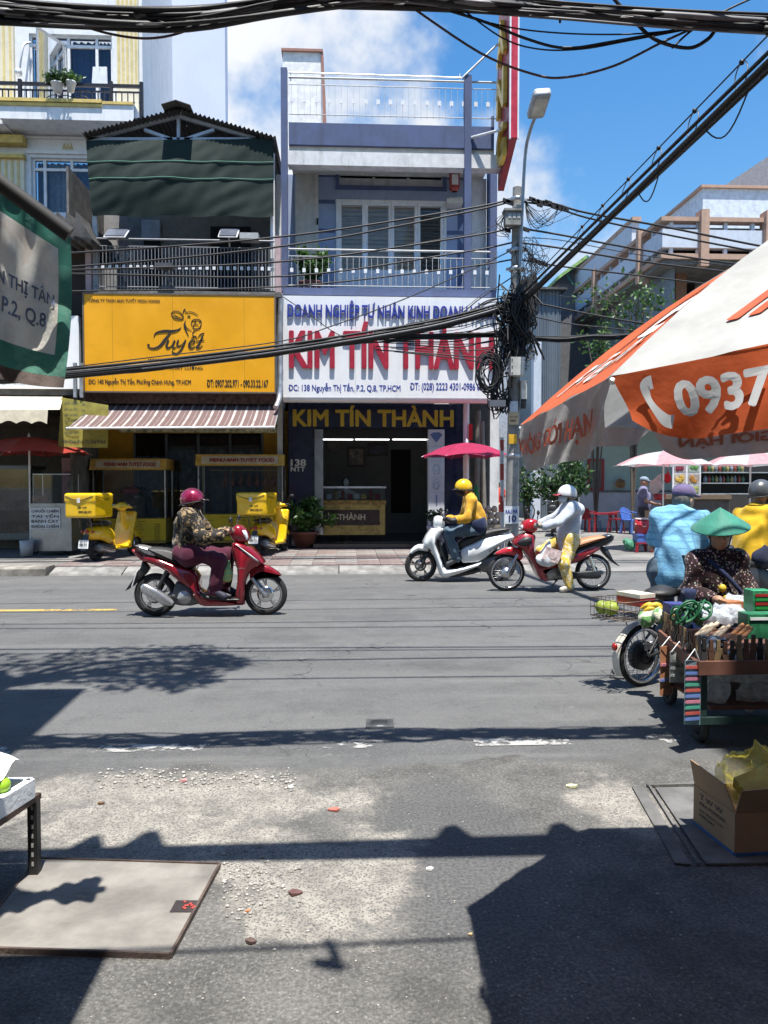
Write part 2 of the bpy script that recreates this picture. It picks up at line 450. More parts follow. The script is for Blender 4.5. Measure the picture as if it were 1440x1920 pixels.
def surfnet(D,lo,vox):
 S=D<0;n=np.array(D.shape)
 c=S[:-1,:-1,:-1].astype(np.int8)
 cnt=sum(S[i:n[0]-1+i,j:n[1]-1+j,k:n[2]-1+k].astype(np.int8)for i in(0,1)for j in(0,1)for k in(0,1))
 act=(cnt>0)&(cnt<8);idx=np.full(act.shape,-1,np.int64);cells=np.argwhere(act);idx[act]=np.arange(len(cells))
 acc=np.zeros((len(cells),3));num=np.zeros(len(cells))
 cor=[(i,j,k)for i in(0,1)for j in(0,1)for k in(0,1)]
 val={q:D[cells[:,0]+q[0],cells[:,1]+q[1],cells[:,2]+q[2]]for q in cor}
 for q in cor:
  for a in range(3):
   if q[a]:continue
   q2=tuple(q[i]+(i==a)for i in range(3));v0,v1=val[q],val[q2];x=(v0<0)!=(v1<0)
   t=np.where(x,v0/np.where(x,v0-v1,1),0);pt=np.array(q,float)+np.outer(t,np.eye(3)[a])
   acc[x]+=pt[x];num[x]+=1
 V=lo+vox*(cells+acc/num[:,None])
 F=[]
 for a in range(3):
  b,c2=(a+1)%3,(a+2)%3
  s0=[slice(None)]*3;s1=[slice(None)]*3;s0[a]=slice(0,-1);s1[a]=slice(1,None)
  e0,e1=S[tuple(s0)],S[tuple(s1)];e=np.argwhere(e0!=e1)
  ok=(e[:,b]>0)&(e[:,c2]>0)&(e[:,b]<n[b]-1)&(e[:,c2]<n[c2]-1);e=e[ok]
  def cid(db,dc):
   q=e.copy();q[:,b]-=db;q[:,c2]-=dc;return idx[q[:,0],q[:,1],q[:,2]]
  quad=np.stack([cid(1,1),cid(0,1),cid(0,0),cid(1,0)],1)
  inside=e0[e[:,0],e[:,1],e[:,2]];quad[~inside]=quad[~inside][:,::-1]
  F.append(quad)
 F=np.concatenate(F);F=F[(F>=0).all(1)]
 return V,F
def sdf_obj(name,prims,mat,parent,vox=0.014,world=False,xform=None,relax=1,**k):
 V,F=sdf_mesh(prims,vox,**k)
 if relax:
  for _ in range(relax):
   acc=np.zeros_like(V);num=np.zeros(len(V))
   for i in range(4):
    np.add.at(acc,F[:,i],V[F[:,(i+1)%4]]);np.add.at(num,F[:,i],1);np.add.at(acc,F[:,i],V[F[:,i-1]]);np.add.at(num,F[:,i],1)
   V=V*0.5+0.5*acc/np.maximum(num,1)[:,None]
 if xform is not None:
  m=np.array(xform);V=V@m[:3,:3].T+m[:3,3]
 me=bpy.data.meshes.new(name);me.from_pydata(V.tolist(),[],F.tolist());me.materials.append(mat)
 me.polygons.foreach_set('use_smooth',[True]*len(F));me.update()
 return obj(name,me,parent,world)
def leaves(name,mat,parent,pts,size,rnd,world=True,lw=0.45,up=0.3):
 """many small leaf blades at the given points"""
 v=[];f=[]
 for p in pts:
  d=Vector((rnd.gauss(0,1),rnd.gauss(0,1),rnd.gauss(0,1)+up)).normalized();s_=size*rnd.uniform(0.6,1.3)
  n=d.orthogonal().normalized();n.rotate(Matrix.Rotation(rnd.uniform(0,6.28),3,d));sd=d.cross(n)*s_*lw
  o=len(v);p=Vector(p)
  v+=[p,p+d*s_*0.5+sd*0.5+n*s_*0.06,p+d*s_,p+d*s_*0.5-sd*0.5+n*s_*0.06]
  f.append((o,o+1,o+2,o+3))
 mb=MB();mb.add(v,f);return mb.build(name,mat,parent,world)
def leafmat(name,col,var=0.5):
 if name in MATS:return MATS[name]
 m,t,b=newmat(name);col=lin(col)
 co=t.node('ShaderNodeTexCoord').outputs['Object'];n=t.noise(co,9,3)
 c=t.mix(t.ramp(n,0.3,0.7),tuple(x*(1-var)for x in col),tuple(x*(1+var)for x in col))
 t.l.new(c,b.inputs['Base Color']);b.inputs['Roughness'].default_value=0.45
 tl=t.node('ShaderNodeBsdfTranslucent');t.l.new(c,tl.inputs['Color'])
 mx=t.node('ShaderNodeMixShader',{0:0.3,1:b.outputs[0],2:tl.outputs[0]});t.l.new(mx.outputs[0],t.n['Material Output'].inputs['Surface'])
 MATS[name]=m;return m
def cable_pts(a,b,sag,n=14):
 a,b=Vector(a),Vector(b)
 return[a.lerp(b,i/n)-Vector((0,0,sag*4*(i/n)*(1-i/n)))for i in range(n+1)]
 # ================================================================== the setting
def tuple_mul(t,c,k):return t.mix(1.0-k,c,(0.0,0.0,0.0))
def ground_mat(name,near):
 m,t,b=newmat(name)
 co=t.node('ShaderNodeTexCoord').outputs['Object']
 sp=t.node('ShaderNodeSeparateXYZ',{0:co});x,y=sp.outputs[0],sp.outputs[1]
 big=t.noise(co,0.55,2,0.6);mid=t.noise(co,3.1,4,0.65);fine=t.noise(co,70,2,0.7)
 vo=t.node('ShaderNodeTexVoronoi',{'Vector':co,'Scale':95.0,'Randomness':1.0})
 vo2=t.node('ShaderNodeTexVoronoi',{'Vector':co,'Scale':150.0})
 g=t.node('ShaderNodeSeparateColor',{0:vo.outputs['Color']}).outputs[0]
 g2=t.node('ShaderNodeSeparateColor',{0:vo2.outputs['Color']}).outputs[0]
 def ell(cx,cy,rx,ry,nz,amp=2.2):
  ex=t.math('POWER',t.math('DIVIDE',t.math('SUBTRACT',x,cx),rx),2.0);ey=t.math('POWER',t.math('DIVIDE',t.math('SUBTRACT',y,cy),ry),2.0)
  v=t.math('SUBTRACT',1.0,t.math('ADD',ex,ey))
  return t.ramp(t.math('ADD',v,t.math('MULTIPLY',t.math('SUBTRACT',nz,0.5),amp*2)),-0.1,0.65)
  # carriageway asphalt: worn, with darker tyre and oil drift along the road
 drift=t.noise(t.node('ShaderNodeMapping',{'Vector':co,'Scale':(0.12,1.3,1)}).outputs[0],1.0,3,0.6)
 asp=t.mix(t.ramp(drift,0.3,0.7),(0.092,0.093,0.093),(0.125,0.125,0.123))
 asp=t.mix(t.math('MULTIPLY',t.ramp(mid,0.45,0.75),0.38),asp,(0.055,0.055,0.057))
 asp=t.mix(t.math('MULTIPLY',t.math('GREATER_THAN',g2,0.80),0.5),asp,(0.175,0.17,0.16))
 asp=t.mix(t.math('MULTIPLY',t.math('GREATER_THAN',t.noise(co,21,2),0.70),0.5),asp,(0.035,0.035,0.037))
 asp=t.mix(t.math('MULTIPLY',t.ramp(t.noise(co,0.9,5,0.7),0.48,0.68),0.45),asp,(0.062,0.062,0.063))
 asp=t.mix(t.math('MULTIPLY',t.ramp(t.noise(t.node('ShaderNodeMapping',{'Vector':co,'Scale':(0.25,2.2,1)}).outputs[0],1.7,4,0.7),0.54,0.7),0.35),asp,(0.17,0.168,0.16))
 crk=t.node('ShaderNodeTexVoronoi',{'Vector':t.node('ShaderNodeVectorMath',{0:co,1:t.node('ShaderNodeTexNoise',{'Vector':co,'Scale':2.5,'Detail':2}).outputs['Color']},operation='ADD').outputs[0],'Scale':0.42},feature='DISTANCE_TO_EDGE').outputs[0]
 asp=t.mix(t.math('MULTIPLY',t.math('LESS_THAN',crk,0.004),t.math('MULTIPLY',t.ramp(big,0.42,0.6),0.75)),asp,(0.028,0.028,0.03))
 # the alley mouth: worn grey macadam with pebbles, and washed-out pale concrete where it has broken up
 gry=t.mix(t.ramp(mid,0.3,0.7),(0.098,0.096,0.091),(0.165,0.160,0.150))
 peb=t.mix(g,(0.045,0.047,0.05),(0.30,0.285,0.26))
 gry=t.mix(t.math('MULTIPLY',t.ramp(vo.outputs['Distance'],0.62,0.30),t.math('MULTIPLY',t.math('GREATER_THAN',g,0.45),0.5)),gry,peb)
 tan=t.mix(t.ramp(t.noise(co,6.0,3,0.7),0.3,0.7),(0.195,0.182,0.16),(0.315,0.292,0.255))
 tan=t.mix(t.math('MULTIPLY',t.math('LESS_THAN',g2,0.30),0.7),tan,(0.09,0.088,0.085))
 tan=t.mix(t.math('MULTIPLY',t.ramp(vo.outputs['Distance'],0.5,0.25),t.math('MULTIPLY',t.math('LESS_THAN',g,0.3),0.55)),tan,(0.07,0.07,0.072))
 gry=t.mix(t.math('MULTIPLY',t.ramp(t.noise(co,1.3,5,0.72),0.45,0.65),0.6),gry,(0.06,0.059,0.057))
 gry=t.mix(t.ramp(fine,0.36,0.66),tuple_mul(t,gry,0.62),gry)
 nz=t.noise(co,2.6,5,0.68)
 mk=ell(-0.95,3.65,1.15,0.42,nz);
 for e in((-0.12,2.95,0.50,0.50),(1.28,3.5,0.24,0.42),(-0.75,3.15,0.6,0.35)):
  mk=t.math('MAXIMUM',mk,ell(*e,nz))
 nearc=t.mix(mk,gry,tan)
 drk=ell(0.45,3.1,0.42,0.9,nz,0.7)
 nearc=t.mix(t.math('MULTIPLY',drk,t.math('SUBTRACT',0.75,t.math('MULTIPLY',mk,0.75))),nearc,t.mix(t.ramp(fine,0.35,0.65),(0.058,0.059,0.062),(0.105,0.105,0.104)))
 edge=t.ramp(t.math('ADD',y,t.math('MULTIPLY',t.math('SUBTRACT',t.noise(co,1.6,4,0.7),0.5),0.9)),4.02,4.14)
 col=t.mix(edge,nearc,asp)
 # whitish dried splashes
 col=t.mix(t.math('MULTIPLY',t.math('GREATER_THAN',t.noise(co,3.7,5,0.75),0.68),0.35),col,(0.26,0.25,0.235))
 t.l.new(col,b.inputs['Base Color'])
 t.l.new(t.node('ShaderNodeMapRange',{0:mid,3:0.72,4:0.95}).outputs[0],b.inputs['Roughness'])
 b.inputs['Specular IOR Level'].default_value=0.3
 hgt=t.math('ADD',t.math('MULTIPLY',vo.outputs['Distance'],-0.5),t.math('ADD',t.math('MULTIPLY',mid,1.2),fine))
 bn=t.node('ShaderNodeBump',{'Strength':0.55,'Distance':0.012,'Height':hgt});t.l.new(bn.outputs[0],b.inputs['Normal'])
 return m
conc=M('concrete',(0.30,0.29,0.27),0.9,var=0.22,scale=3.0,bump=0.5,bscale=60,stain=0.55)
concd=M('dark_concrete',(0.16,0.155,0.145),0.92,var=0.3,scale=4.0,bump=0.6,bscale=50,stain=0.5)
g=MB();g.add([(-400,-400,-0.03),(400,-400,-0.03),(400,400,-0.03),(-400,400,-0.03)],[(0,1,2,3)])
tag(g.build('ground',concd),kind='structure')
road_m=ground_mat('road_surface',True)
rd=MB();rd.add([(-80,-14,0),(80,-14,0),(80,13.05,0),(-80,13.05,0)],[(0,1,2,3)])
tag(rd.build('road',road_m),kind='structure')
lane=MB();lane.add([(3.75,13.0,0.012),(40,13.0,0.012),(40,90,0.03),(3.75,90,0.03)],[(0,1,2,3)])
tag(lane.build('side_street',M('lane_concrete',(0.17,0.165,0.155),0.9,var=0.3,scale=0.8,bump=0.4,stain=0.6)),kind='structure')
# far pavement: kerb stones, a concrete ramp strip, then paving tiles
KY=12.9
sw=MB();sw.box((-60,KY+0.4,-0.02),(3.74,24,0.10))
sidewalk=tag(sw.build('sidewalk',M('pavement_bed',(0.17,0.16,0.15),0.9,var=0.25,scale=2,stain=0.5)),kind='structure')
ks=MB()
prof=[(0.0,-0.01),(0.03,0.03),(0.30,0.105),(0.40,0.11),(0.40,-0.01)]
ks.prism([(0.01,y,z)for y,z in prof],(1.18,0,0));k0=ks.build('kerb_stone',M('kerb_concrete',(0.20,0.193,0.18),0.9,var=0.35,scale=4,bump=0.5,stain=0.75),sidewalk,loc=(0,0,0));k0.location=(-7.2,KY,0)
kb=MB();kb.prism([(0.01,y,z)for y,z in[(0.0,-0.01),(0.0,0.115),(0.03,0.145),(0.40,0.15),(0.40,-0.01)]],(0.98,0,0))
kh=kb.build('kerb_stone',M('kerb_old',(0.24,0.22,0.19),0.92,var=0.35,scale=5,bump=0.8,bscale=40,stain=0.7),sidewalk);kh.location=(-5.95,KY-0.02,0)
for i in range(1,14):inst(kh,sidewalk,(-5.95-i,KY-0.02,0))
k0.location=(-4.93,KY,0)
for i in range(1,7):inst(k0,sidewalk,(-4.93+1.2*i,KY,0))
inst(k0,sidewalk,(3.74-0.06,KY+0.0,0),rot=(0,0,R(28)),scale=(0.6,1,1))
tm=[M('paver_red',(0.17,0.13,0.12),0.85,var=0.3,scale=9,bump=0.3,stain=0.4),M('paver_grey',(0.18,0.17,0.163),0.85,var=0.3,scale=9,bump=0.3,stain=0.5),M('paver_pale',(0.21,0.19,0.175),0.85,var=0.3,scale=9,bump=0.3,stain=0.4)]
tmesh=[]
for m_ in tm:
 q=MB();q.box((-0.196,-0.196,0),(0.196,0.196,0.022));o=q.build('paving_tile',m_,sidewalk);tmesh.append(o.data);bpy.data.objects.remove(o)
rt=random.Random(3)
for i in range(22):
 for j in range(9):
  x,y=-5.0+0.2+0.4*i,KY+0.62+0.4*j
  if x>3.6:continue
  inst(tmesh[rt.choice((0,0,1,2,0))],sidewalk,(x,y,0.098+rt.uniform(0,0.004)),rot=(rt.uniform(-.006,.006),rt.uniform(-.006,.006),rt.uniform(-.01,.01)),name='paving_tile')
  # painted lines, worn through
def worn(name,col,thr,sc=14):
 m,t,b=newmat(name);co=t.node('ShaderNodeTexCoord').outputs['Object']
 b.inputs['Base Color'].default_value=(*col,1);b.inputs['Roughness'].default_value=0.7
 n=t.noise(co,sc,8,0.75);n2=t.noise(co,2.0,3)
 t.l.new(t.ramp(t.math('ADD',n,t.math('MULTIPLY',n2,0.5)),thr,thr+0.10),b.inputs['Alpha']);return m
def sheet(name,x0,y0,x1,y1,z,mat,label=None):
 q=MB();q.add([(x0,y0,z),(x1,y0,z),(x1,y1,z),(x0,y1,z)],[(0,1,2,3)]);return tag(q.build(name,mat),kind='structure')
sheet('centre_line',-40,9.28,-2.75,9.40,0.004,worn('yellow_paint',(0.50,0.33,0.08),0.66))
wm=worn('white_paint',(0.34,0.335,0.32),0.72,10)
for a,b_ in((185,400),(590,720),(890,1072),(1222,1318),(-120,40)):
 p0,p1=G(a,1395),G(b_,1395);sheet('edge_line_dash',p0.x,4.33,p1.x,4.45,0.004,wm)
 # things let into the ground
mh=thing('manhole_cover','small round metal manhole cover set in the asphalt road','manhole cover',G(712,1357))
iron=M('iron',(0.10,0.105,0.11),0.55,0.7,var=0.3,bump=0.3)
q=MB();c=G(712,1357);q.lathe(c,[(0.0,0.008),(0.065,0.008),(0.068,0.002)],20)
for i in range(-2,3):q.box((c.x-0.05,c.y+i*0.02-0.004,0.006),(c.x+0.05,c.y+i*0.02+0.004,0.011))
q.build('lid',iron,mh)
q=MB();q.prism([(c.x-0.092,c.y-0.085,0.0025),(c.x+0.085,c.y-0.092,0.0025),(c.x+0.09,c.y+0.085,0.0025),(c.x-0.08,c.y+0.09,0.0025)],(0,0,0.0015));q.build('surround',M('tar_square',(0.045,0.045,0.048),0.8,var=0.3,bump=0.4),mh)
a=[G(320,1798),G(412,1627),G(70,1616),G(-60,1785)]
slab=thing('concrete_cover_slab','square concrete utility cover slab with steel edge and small handle slot','cover slab',a[0])
q=MB();q.prism([(p.x,p.y,0.003)for p in a],(0,0,0.012));q.build('slab',M('slab_concrete',(0.20,0.185,0.165),0.88,var=0.32,scale=3.0,bump=0.45,bscale=30,stain=0.75),slab)
q=MB()
for i in range(4):
 p0,p1=a[i],a[(i+1)%4];q.bar((p0.x,p0.y,0.010),(p1.x,p1.y,0.010),0.009,0.020)
q.build('steel_edge',M('rust_steel',(0.11,0.08,0.065),0.7,0.4,var=0.4,bump=0.4),slab)
hs=[G(318,1710,0.017),G(362,1710,0.017),G(372,1688,0.017),G(330,1688,0.017)]
q=MB();q.prism([(p.x,p.y,0.0152)for p in hs],(0,0,0.002));hsl=q.build('handle_slot',M('slot_dark',(0.04,0.03,0.03),0.8,var=0.4),slab)
q=MB();rr=random.Random(5)
for i in range(9):
 p=hs[3].lerp(hs[1],rr.uniform(0.4,0.85))+Vector((rr.uniform(-0.012,0.02),rr.uniform(-0.004,0.02),0.002));q.ball(p,(0.008,0.006,0.003),6,4)
q.build('red_wrapper',M('red_litter',(0.35,0.04,0.03),0.5),hsl)
# drain channel and sunken slab on the other side
dr=thing('drain_channel','narrow concrete drain channel slab beside the cardboard carton','drain',G(1240,1560))
dm=M('drain_concrete',(0.12,0.117,0.112),0.9,var=0.3,scale=5,bump=0.4,stain=0.5)
p0,p1,p2,p3=G(1185,1478),G(1207,1478),G(1296,1625),G(1266,1622)
q=MB();q.prism([(p.x,p.y,0.004)for p in(p3,p2,p1,p0)],(0,0,0.006));q.build('channel_edge',dm,dr)
q=MB();q.bar((p1.x+0.02,p1.y+0.01,0.01),(p1.x+1.1,p1.y+0.03,0.01),0.018,0.012);q.bar((p1.x+0.03,p1.y,0.008),(p2.x+0.03,p2.y,0.008),0.012,0.012);q.build('rim',dm,dr)
q=MB();q.prism([(p1.x+0.05,p1.y-0.02,0.004),(p2.x+0.06,p2.y,0.004),(p2.x+1.2,p2.y-0.02,0.004),(p1.x+1.2,p1.y-0.02,0.004)][::-1],(0,0,0.008));q.build('cover',M('cover_dark',(0.125,0.122,0.118),0.9,var=0.3,bump=0.5,stain=0.4),dr)
# litter and loose stones
rl=random.Random(11)
def litter(px,py,r,col,label,n=6,name='litter_scrap',z=0.006,rough=0.7):
 p=G(px,py);q=MB();pts=[]
 for i in range(n):
  a_=2*math.pi*i/n;rr_=r*rl.uniform(0.55,1.25);pts.append((p.x+rr_*math.cos(a_),p.y+rr_*0.8*math.sin(a_),z+rl.uniform(0,r*0.35)))
 ctr=(p.x,p.y,z+r*0.35);q.add([ctr]+pts,[(0,i+1,(i+1)%n+1)for i in range(n)])
 q.add([(a2[0],a2[1],0.003)for a2 in pts]+pts,[(i,(i+1)%n,n+(i+1)%n,n+i)for i in range(n)])
 return tag(q.build(name,M('litter_'+''.join('%02x'%int(255*x)for x in lin(col)),col,rough)),label,'litter')
litter(690,1066,0.13,(0.8,0.8,0.8),'crumpled white plastic bag lying by the far kerb',9,'plastic_bag',0.01)
litter(1070,1476,0.035,(0.62,0.62,0.36),'pale yellow crushed leaf scrap on broken concrete')
litter(806,1631,0.016,(0.8,0.8,0.8),'small white paper scrap near the asphalt patch',5)
litter(557,1676,0.028,(0.12,0.055,0.05),'dark reddish brown fruit skin on pale gravel')
litter(625,1520,0.025,(0.42,0.12,0.09),'red paper scrap on the pale concrete')
litter(472,1768,0.026,(0.10,0.06,0.05),'dark brown fruit skin below the cover slab',7)
litter(545,1478,0.02,(0.7,0.7,0.68),'tiny white tissue scrap on pale concrete',5)
litter(883,1754,0.010,(0.6,0.42,0.2),'orange cigarette stub at the edge of the shadow',4,'cigarette_stub')
litter(466,1710,0.012,(0.45,0.18,0.08),'orange brown seed beside the cover slab',5)
litter(345,1466,0.022,(0.6,0.25,0.25),'pinkish red paper strip on the gravel',5)
litter(188,1508,0.018,(0.16,0.08,0.04),'dry brown leaf on sandy ground',5,'dry_leaf')
st=MB()
for i in range(300):
 px,py=rl.uniform(60,1300),rl.uniform(1445,1915);p=G(px,py)
 if 0<px<420 and 1600<py<1810:continue
 s_=rl.uniform(0.0015,0.0045);st.ball((p.x,p.y,s_*0.5),(s_*rl.uniform(.8,1.5),s_,s_*0.7),5,3)
for i in range(260):
 px,py=rl.gauss(450,60),rl.gauss(1660,40);p=G(px,py);
 if px<418:continue
 s_=rl.uniform(0.003,0.008);st.ball((p.x,p.y,s_*0.5),(s_*1.2,s_,s_*0.7),5,3)
for i in range(260):
 px,py=rl.uniform(180,560),rl.gauss(1460,10);p=G(px,py)
 s_=rl.uniform(0.003,0.010);st.ball((p.x,p.y,s_*0.5),(s_*1.2,s_,s_*0.7),5,3)
tag(st.build('gravel',M('gravel_stone',(0.34,0.325,0.30),0.85,var=0.5,scale=60)),'loose grey stones scattered over the broken concrete','gravel',kind='stuff')
# the near side of the street, outside the picture: the corner house and trees whose shade lies on the road
nb=thing('corner_house','tall plastered corner house beside the alley mouth on the near side','house',(-4.5,-2,0))
q=MB();q.box((-11,-6.0,0),(-2.55,1.75,11.0));q.build('wall',M('near_plaster',(0.42,0.40,0.36),0.9,stain=0.4,streak=True),nb)
q=MB()
for f_ in range(3):q.box((-11,1.751,3.2+2.4*f_),(-2.6,2.0,3.35+2.4*f_))
q.build('ledge',conc,nb)
q=MB();q.prism([(-6.0,2.55,6.0),(-1.55,2.6,6.0),(-1.62,4.2,5.9),(-6.0,4.25,5.9)],(0,0,0.05));q.bar((-6,1.7,6.6),(-6,4.1,5.97),0.05);q.bar((-2.7,1.7,6.6),(-2.7,4.1,5.97),0.05);q.build('shadow_canopy',M('tin_sheet',(0.3,0.3,0.3),0.6,0.4),nb)  # unseen canopy shaped to throw the dark patch on the road
nb=thing('corner_house','unseen plastered house added across the alley mouth to block skylight','house',(6,-2,0));q=MB();q.box((2.75,-6,0),(11,1.25,13.0));q.build('wall',M('near_plaster'),nb);q=MB();q.box((2.7,1.251,3.3),(11,1.6,3.45));q.build('ledge',conc,nb);q=MB();q.prism([(0.98,-2.5,3.0),(4,-2.5,3.2),(4,1.2,3.1),(0.98,1.2,2.95)],(0,0,0.03));q.build('tin_awning',M('tin_sheet'),nb)  # unseen house and tin awning added to darken the near ground
nb=thing('sky_block_house','plain unseen house added behind the viewer to block skylight','house',(0,-12,0));q=MB();q.box((-8,-16,0),(8,-10,9));q.build('wall',M('near_plaster'),nb)  # unseen house added at the alley end to cut ambient light
def street_tree(label,base,top,clumps,seed,n=520,size=0.16):
 t_=thing('street_tree',label,'tree',base);r_=random.Random(seed)
 q=MB();b0=Vector(base);tp=Vector(top)
 q.tube(catmull([b0,b0.lerp(tp,0.5)+Vector((0.15,0.05,0)),tp],5),[0.17-0.009*i for i in range(11)],8)
 for c_,rr_ in clumps:q.tube(catmull([tp-Vector((0,0,1.2)),(tp+Vector(c_))/2+Vector((0,0,0.3)),c_],4),[0.07-0.006*i for i in range(9)],6)
 q.build('trunk',M('bark',(0.13,0.105,0.08),0.95,bump=0.8,bscale=25),t_)
 pts=[]
 for c_,rr_ in clumps:
  for i in range(n):
   d=Vector((r_.gauss(0,1),r_.gauss(0,1),r_.gauss(0,0.7)));d=d.normalized()*rr_*r_.random()**0.4
   if r_.random()<0.8:pts.append(Vector(c_)+d)
 leaves('crown',leafmat('tree_leaf',(0.06,0.11,0.03)),t_,pts,size,r_)
 return t_
street_tree('leafy street tree at the alley corner shading the road',(-2.35,3.2,0),(-2.3,4.2,7.4),[((-1.7,4.6,7.7),0.65),((-1.1,4.85,7.6),0.45),((-0.7,4.6,7.5),0.3),((-1.4,4.3,7.2),0.5),((-0.9,4.1,7.3),0.3),((-2.4,4.2,8.2),0.7)],4,420,0.13)
# ================================================================== houses across the street
white=M('white_paintwork',(0.74,0.75,0.77),0.55,var=0.06,stain=0.32,streak=True)
blue_wall=M('blue_plaster',(0.31,0.38,0.54),0.85,var=0.08,scale=3,bump=0.15,stain=0.28,streak=True)
blue_dark=M('dark_blue_plaster',(0.085,0.115,0.23),0.8,var=0.15,scale=3,bump=0.15,stain=0.35,streak=True)
blue_band=M('slate_blue_plaster',(0.075,0.102,0.20),0.82,var=0.15,scale=2.5,bump=0.2,stain=0.5,streak=True)
beige=M('beige_panel',(0.62,0.60,0.55),0.8,var=0.08,stain=0.35,streak=True)
greybeam=M('grey_white_beam',(0.66,0.66,0.66),0.8,var=0.1,stain=0.45,streak=True,bump=0.15)
steelw=M('white_rail',(0.68,0.69,0.70),0.35,0.2,var=0.1)
dark=M('dark_void',(0.018,0.018,0.02),0.8)
navy=M('navy_glass_panel',(0.012,0.016,0.045),0.15,var=0.2,coat=0.4)
signw=M('sign_white',(0.80,0.81,0.82),0.45,var=0.03,scale=2,stain=0.12,streak=True)
redl=M('sign_red',(0.36,0.018,0.04),0.4,var=0.1)
bluel=M('sign_blue',(0.03,0.05,0.30),0.4,var=0.1)
gold=M('gold_letter',(0.62,0.42,0.07),0.35,0.3,var=0.15)
winglass=glass('window_glass',(0.62,0.66,0.70),0.85)
def rail(parent,x0,x1,ytop,ybot,Y,n,mat,sq=None,sq_y=None,rr=0.022,bw=0.007):
 """handrail and balusters between two picture heights; each bar its own piece"""
 a=P(x0,ytop,Y);b=P(x1,ytop,Y);zt=(P((x0+x1)/2,ytop,Y).z);zb=P((x0+x1)/2,ybot,Y).z
 q=MB();q.tube([(a.x,Y,zt),(b.x,Y,zt)],rr,8);q.build('handrail',mat,parent)
 q=MB();q.tube([(a.x,Y,zb+0.04),(b.x,Y,zb+0.04)],rr*0.5,6);q.build('bottom_rail',mat,parent)
 q=MB();q.tube([(a.x,Y,zt-0.14),(b.x,Y,zt-0.14)],rr*0.45,6);q.build('upper_rail',mat,parent)
 q=MB();q.box((-bw,-bw,0),(bw,bw,zt-0.14-zb));bar0=q.build('baluster',mat,parent);me=bar0.data;bpy.data.objects.remove(bar0)
 for i in range(n):
  t=(i+0.5)/n;inst(me,parent,(a.x+(b.x-a.x)*t,Y,zb),name='baluster')
 if sq:
  w=sq;zc=P((x0+x1)/2,sq_y,Y).z
  q=MB();q.box((-w,-0.012,-w*1.25),(w,0.012,w*1.25));s0=q.build('square_ornament',white,parent);me=s0.data;bpy.data.objects.remove(s0)
  for i in range(0,n,2):inst(me,parent,(a.x+(b.x-a.x)*(i+0.5)/n,Y-0.004,zc),name='square_ornament')
  # ------------------------------------------------------------------ the jewellery shop house
FY=15.9;WY=17.15
jh=thing('shop_house','blue and white three storey house of the gold shop with big white sign','house',(0.9,17.5,0.1))
q=MB();pbox(q,527,126,539,546,FY,0.16);q.build('column',blue_band,jh)
q=MB();pbox(q,871,140,884,546,FY,0.16);q.build('column',blue_band,jh)
q=MB();pbox(q,916,300,932,548,17.0,0.25);q.build('column',blue_dark,jh)
cl_=P(541,220,FY);cr_=P(927,228,FY)
q=MB();q.box((cl_.x,FY+0.02,8.42),(cr_.x,FY+0.16,8.86));q.build('parapet',blue_band,jh)
q=MB();q.box((cl_.x,FY+0.10,8.30),(cr_.x,22,8.418));q.build('roof_slab',beige,jh)
q=MB();q.box((cl_.x-0.02,FY+0.03,8.02),(P(945,290,FY).x,FY+0.3,8.298));q.build('beam',greybeam,jh)
# recessed upper wall with openings left for window, vent and door
z0,z1=5.52,8.30;xl,xr=P(541,400,WY).x-0.15,P(884,400,WY).x
def WX(px,py=400):return P(px,py,WY).x
def WZ(py,px=730):return P(px,py,WY).z
wx0,wx1,wz0,wz1=WX(630),WX(837),WZ(543),WZ(376);vx0,vx1,vz0,vz1=WX(636),WX(830),WZ(350),WZ(315)
q=MB()
for a_,b_ in(((xl,z0),(wx0,z1)),((wx1,z0),(xr,z1)),((wx0,z0),(wx1,wz0)),((wx0,wz1),(wx1,vz0)),((wx0,vz1),(wx1,z1)),((wx0,vz0),(vx0,vz1)),((vx1,vz0),(wx1,vz1))):
 q.box((a_[0],WY,a_[1]),(b_[0],WY+0.2,b_[1]))
q.build('wall',blue_wall,jh)
for y0_,y1_ in((327,334),(377,384),(431,438)):
 for a_,b_ in((597,628),(838,872)):
  q=MB();q.box((WX(a_),WY-0.012,WZ(y1_)),(WX(b_),WY,WZ(y0_)));q.build('painted_band',blue_dark,jh)
for y0_ in(386,440,495):
 c_=(WX(858),WY-0.008,WZ(y0_+26));q=MB();q.prism([(WX(858),WY-0.009,WZ(y0_)),(WX(872),WY-0.009,WZ(y0_+22)),(WX(858),WY-0.009,WZ(y0_+48))][::-1],(0,0.008,0));q.build('painted_triangle',blue_dark,jh)
q=MB()
for a_,b_ in(((vx0-0.08,vz0-0.08),(vx0,vz1+0.08)),((vx1,vz0-0.08),(vx1+0.08,vz1+0.08)),((vx0,vz1),(vx1,vz1+0.08)),((vx0,vz0-0.08),(vx1,vz0))):q.box((a_[0],WY-0.05,a_[1]),(b_[0],WY-0.004,b_[1]))
vent=q.build('vent_surround',blue_dark,jh)
q=MB();q.box((vx0+.01,WY+0.05,vz0),(vx1-.01,WY+0.09,vz0+0.19));q.box((vx0+.01,WY+0.05,vz1-0.06),(vx1-.01,WY+0.09,vz1))
for i in range(4):x_=vx0+(vx1-vx0)*i/3;q.box((x_-0.03,WY+0.045,vz0),(x_+0.03,WY+0.095,vz1))
q.build('vent_panel',greybeam,vent)
q=MB();q.box((vx0,WY+0.3,vz0),(vx1,WY+0.32,vz1));q.build('vent_back',dark,vent)
q=MB();q.box((WX(554),WY-0.06,WZ(541)),(WX(597),WY-0.004,WZ(300)));dpan=q.build('door',beige,jh)
q=MB();q.box((WX(594),WY-0.10,WZ(425)),(WX(597),WY-0.06,WZ(414)));q.build('door_handle',dark,dpan)
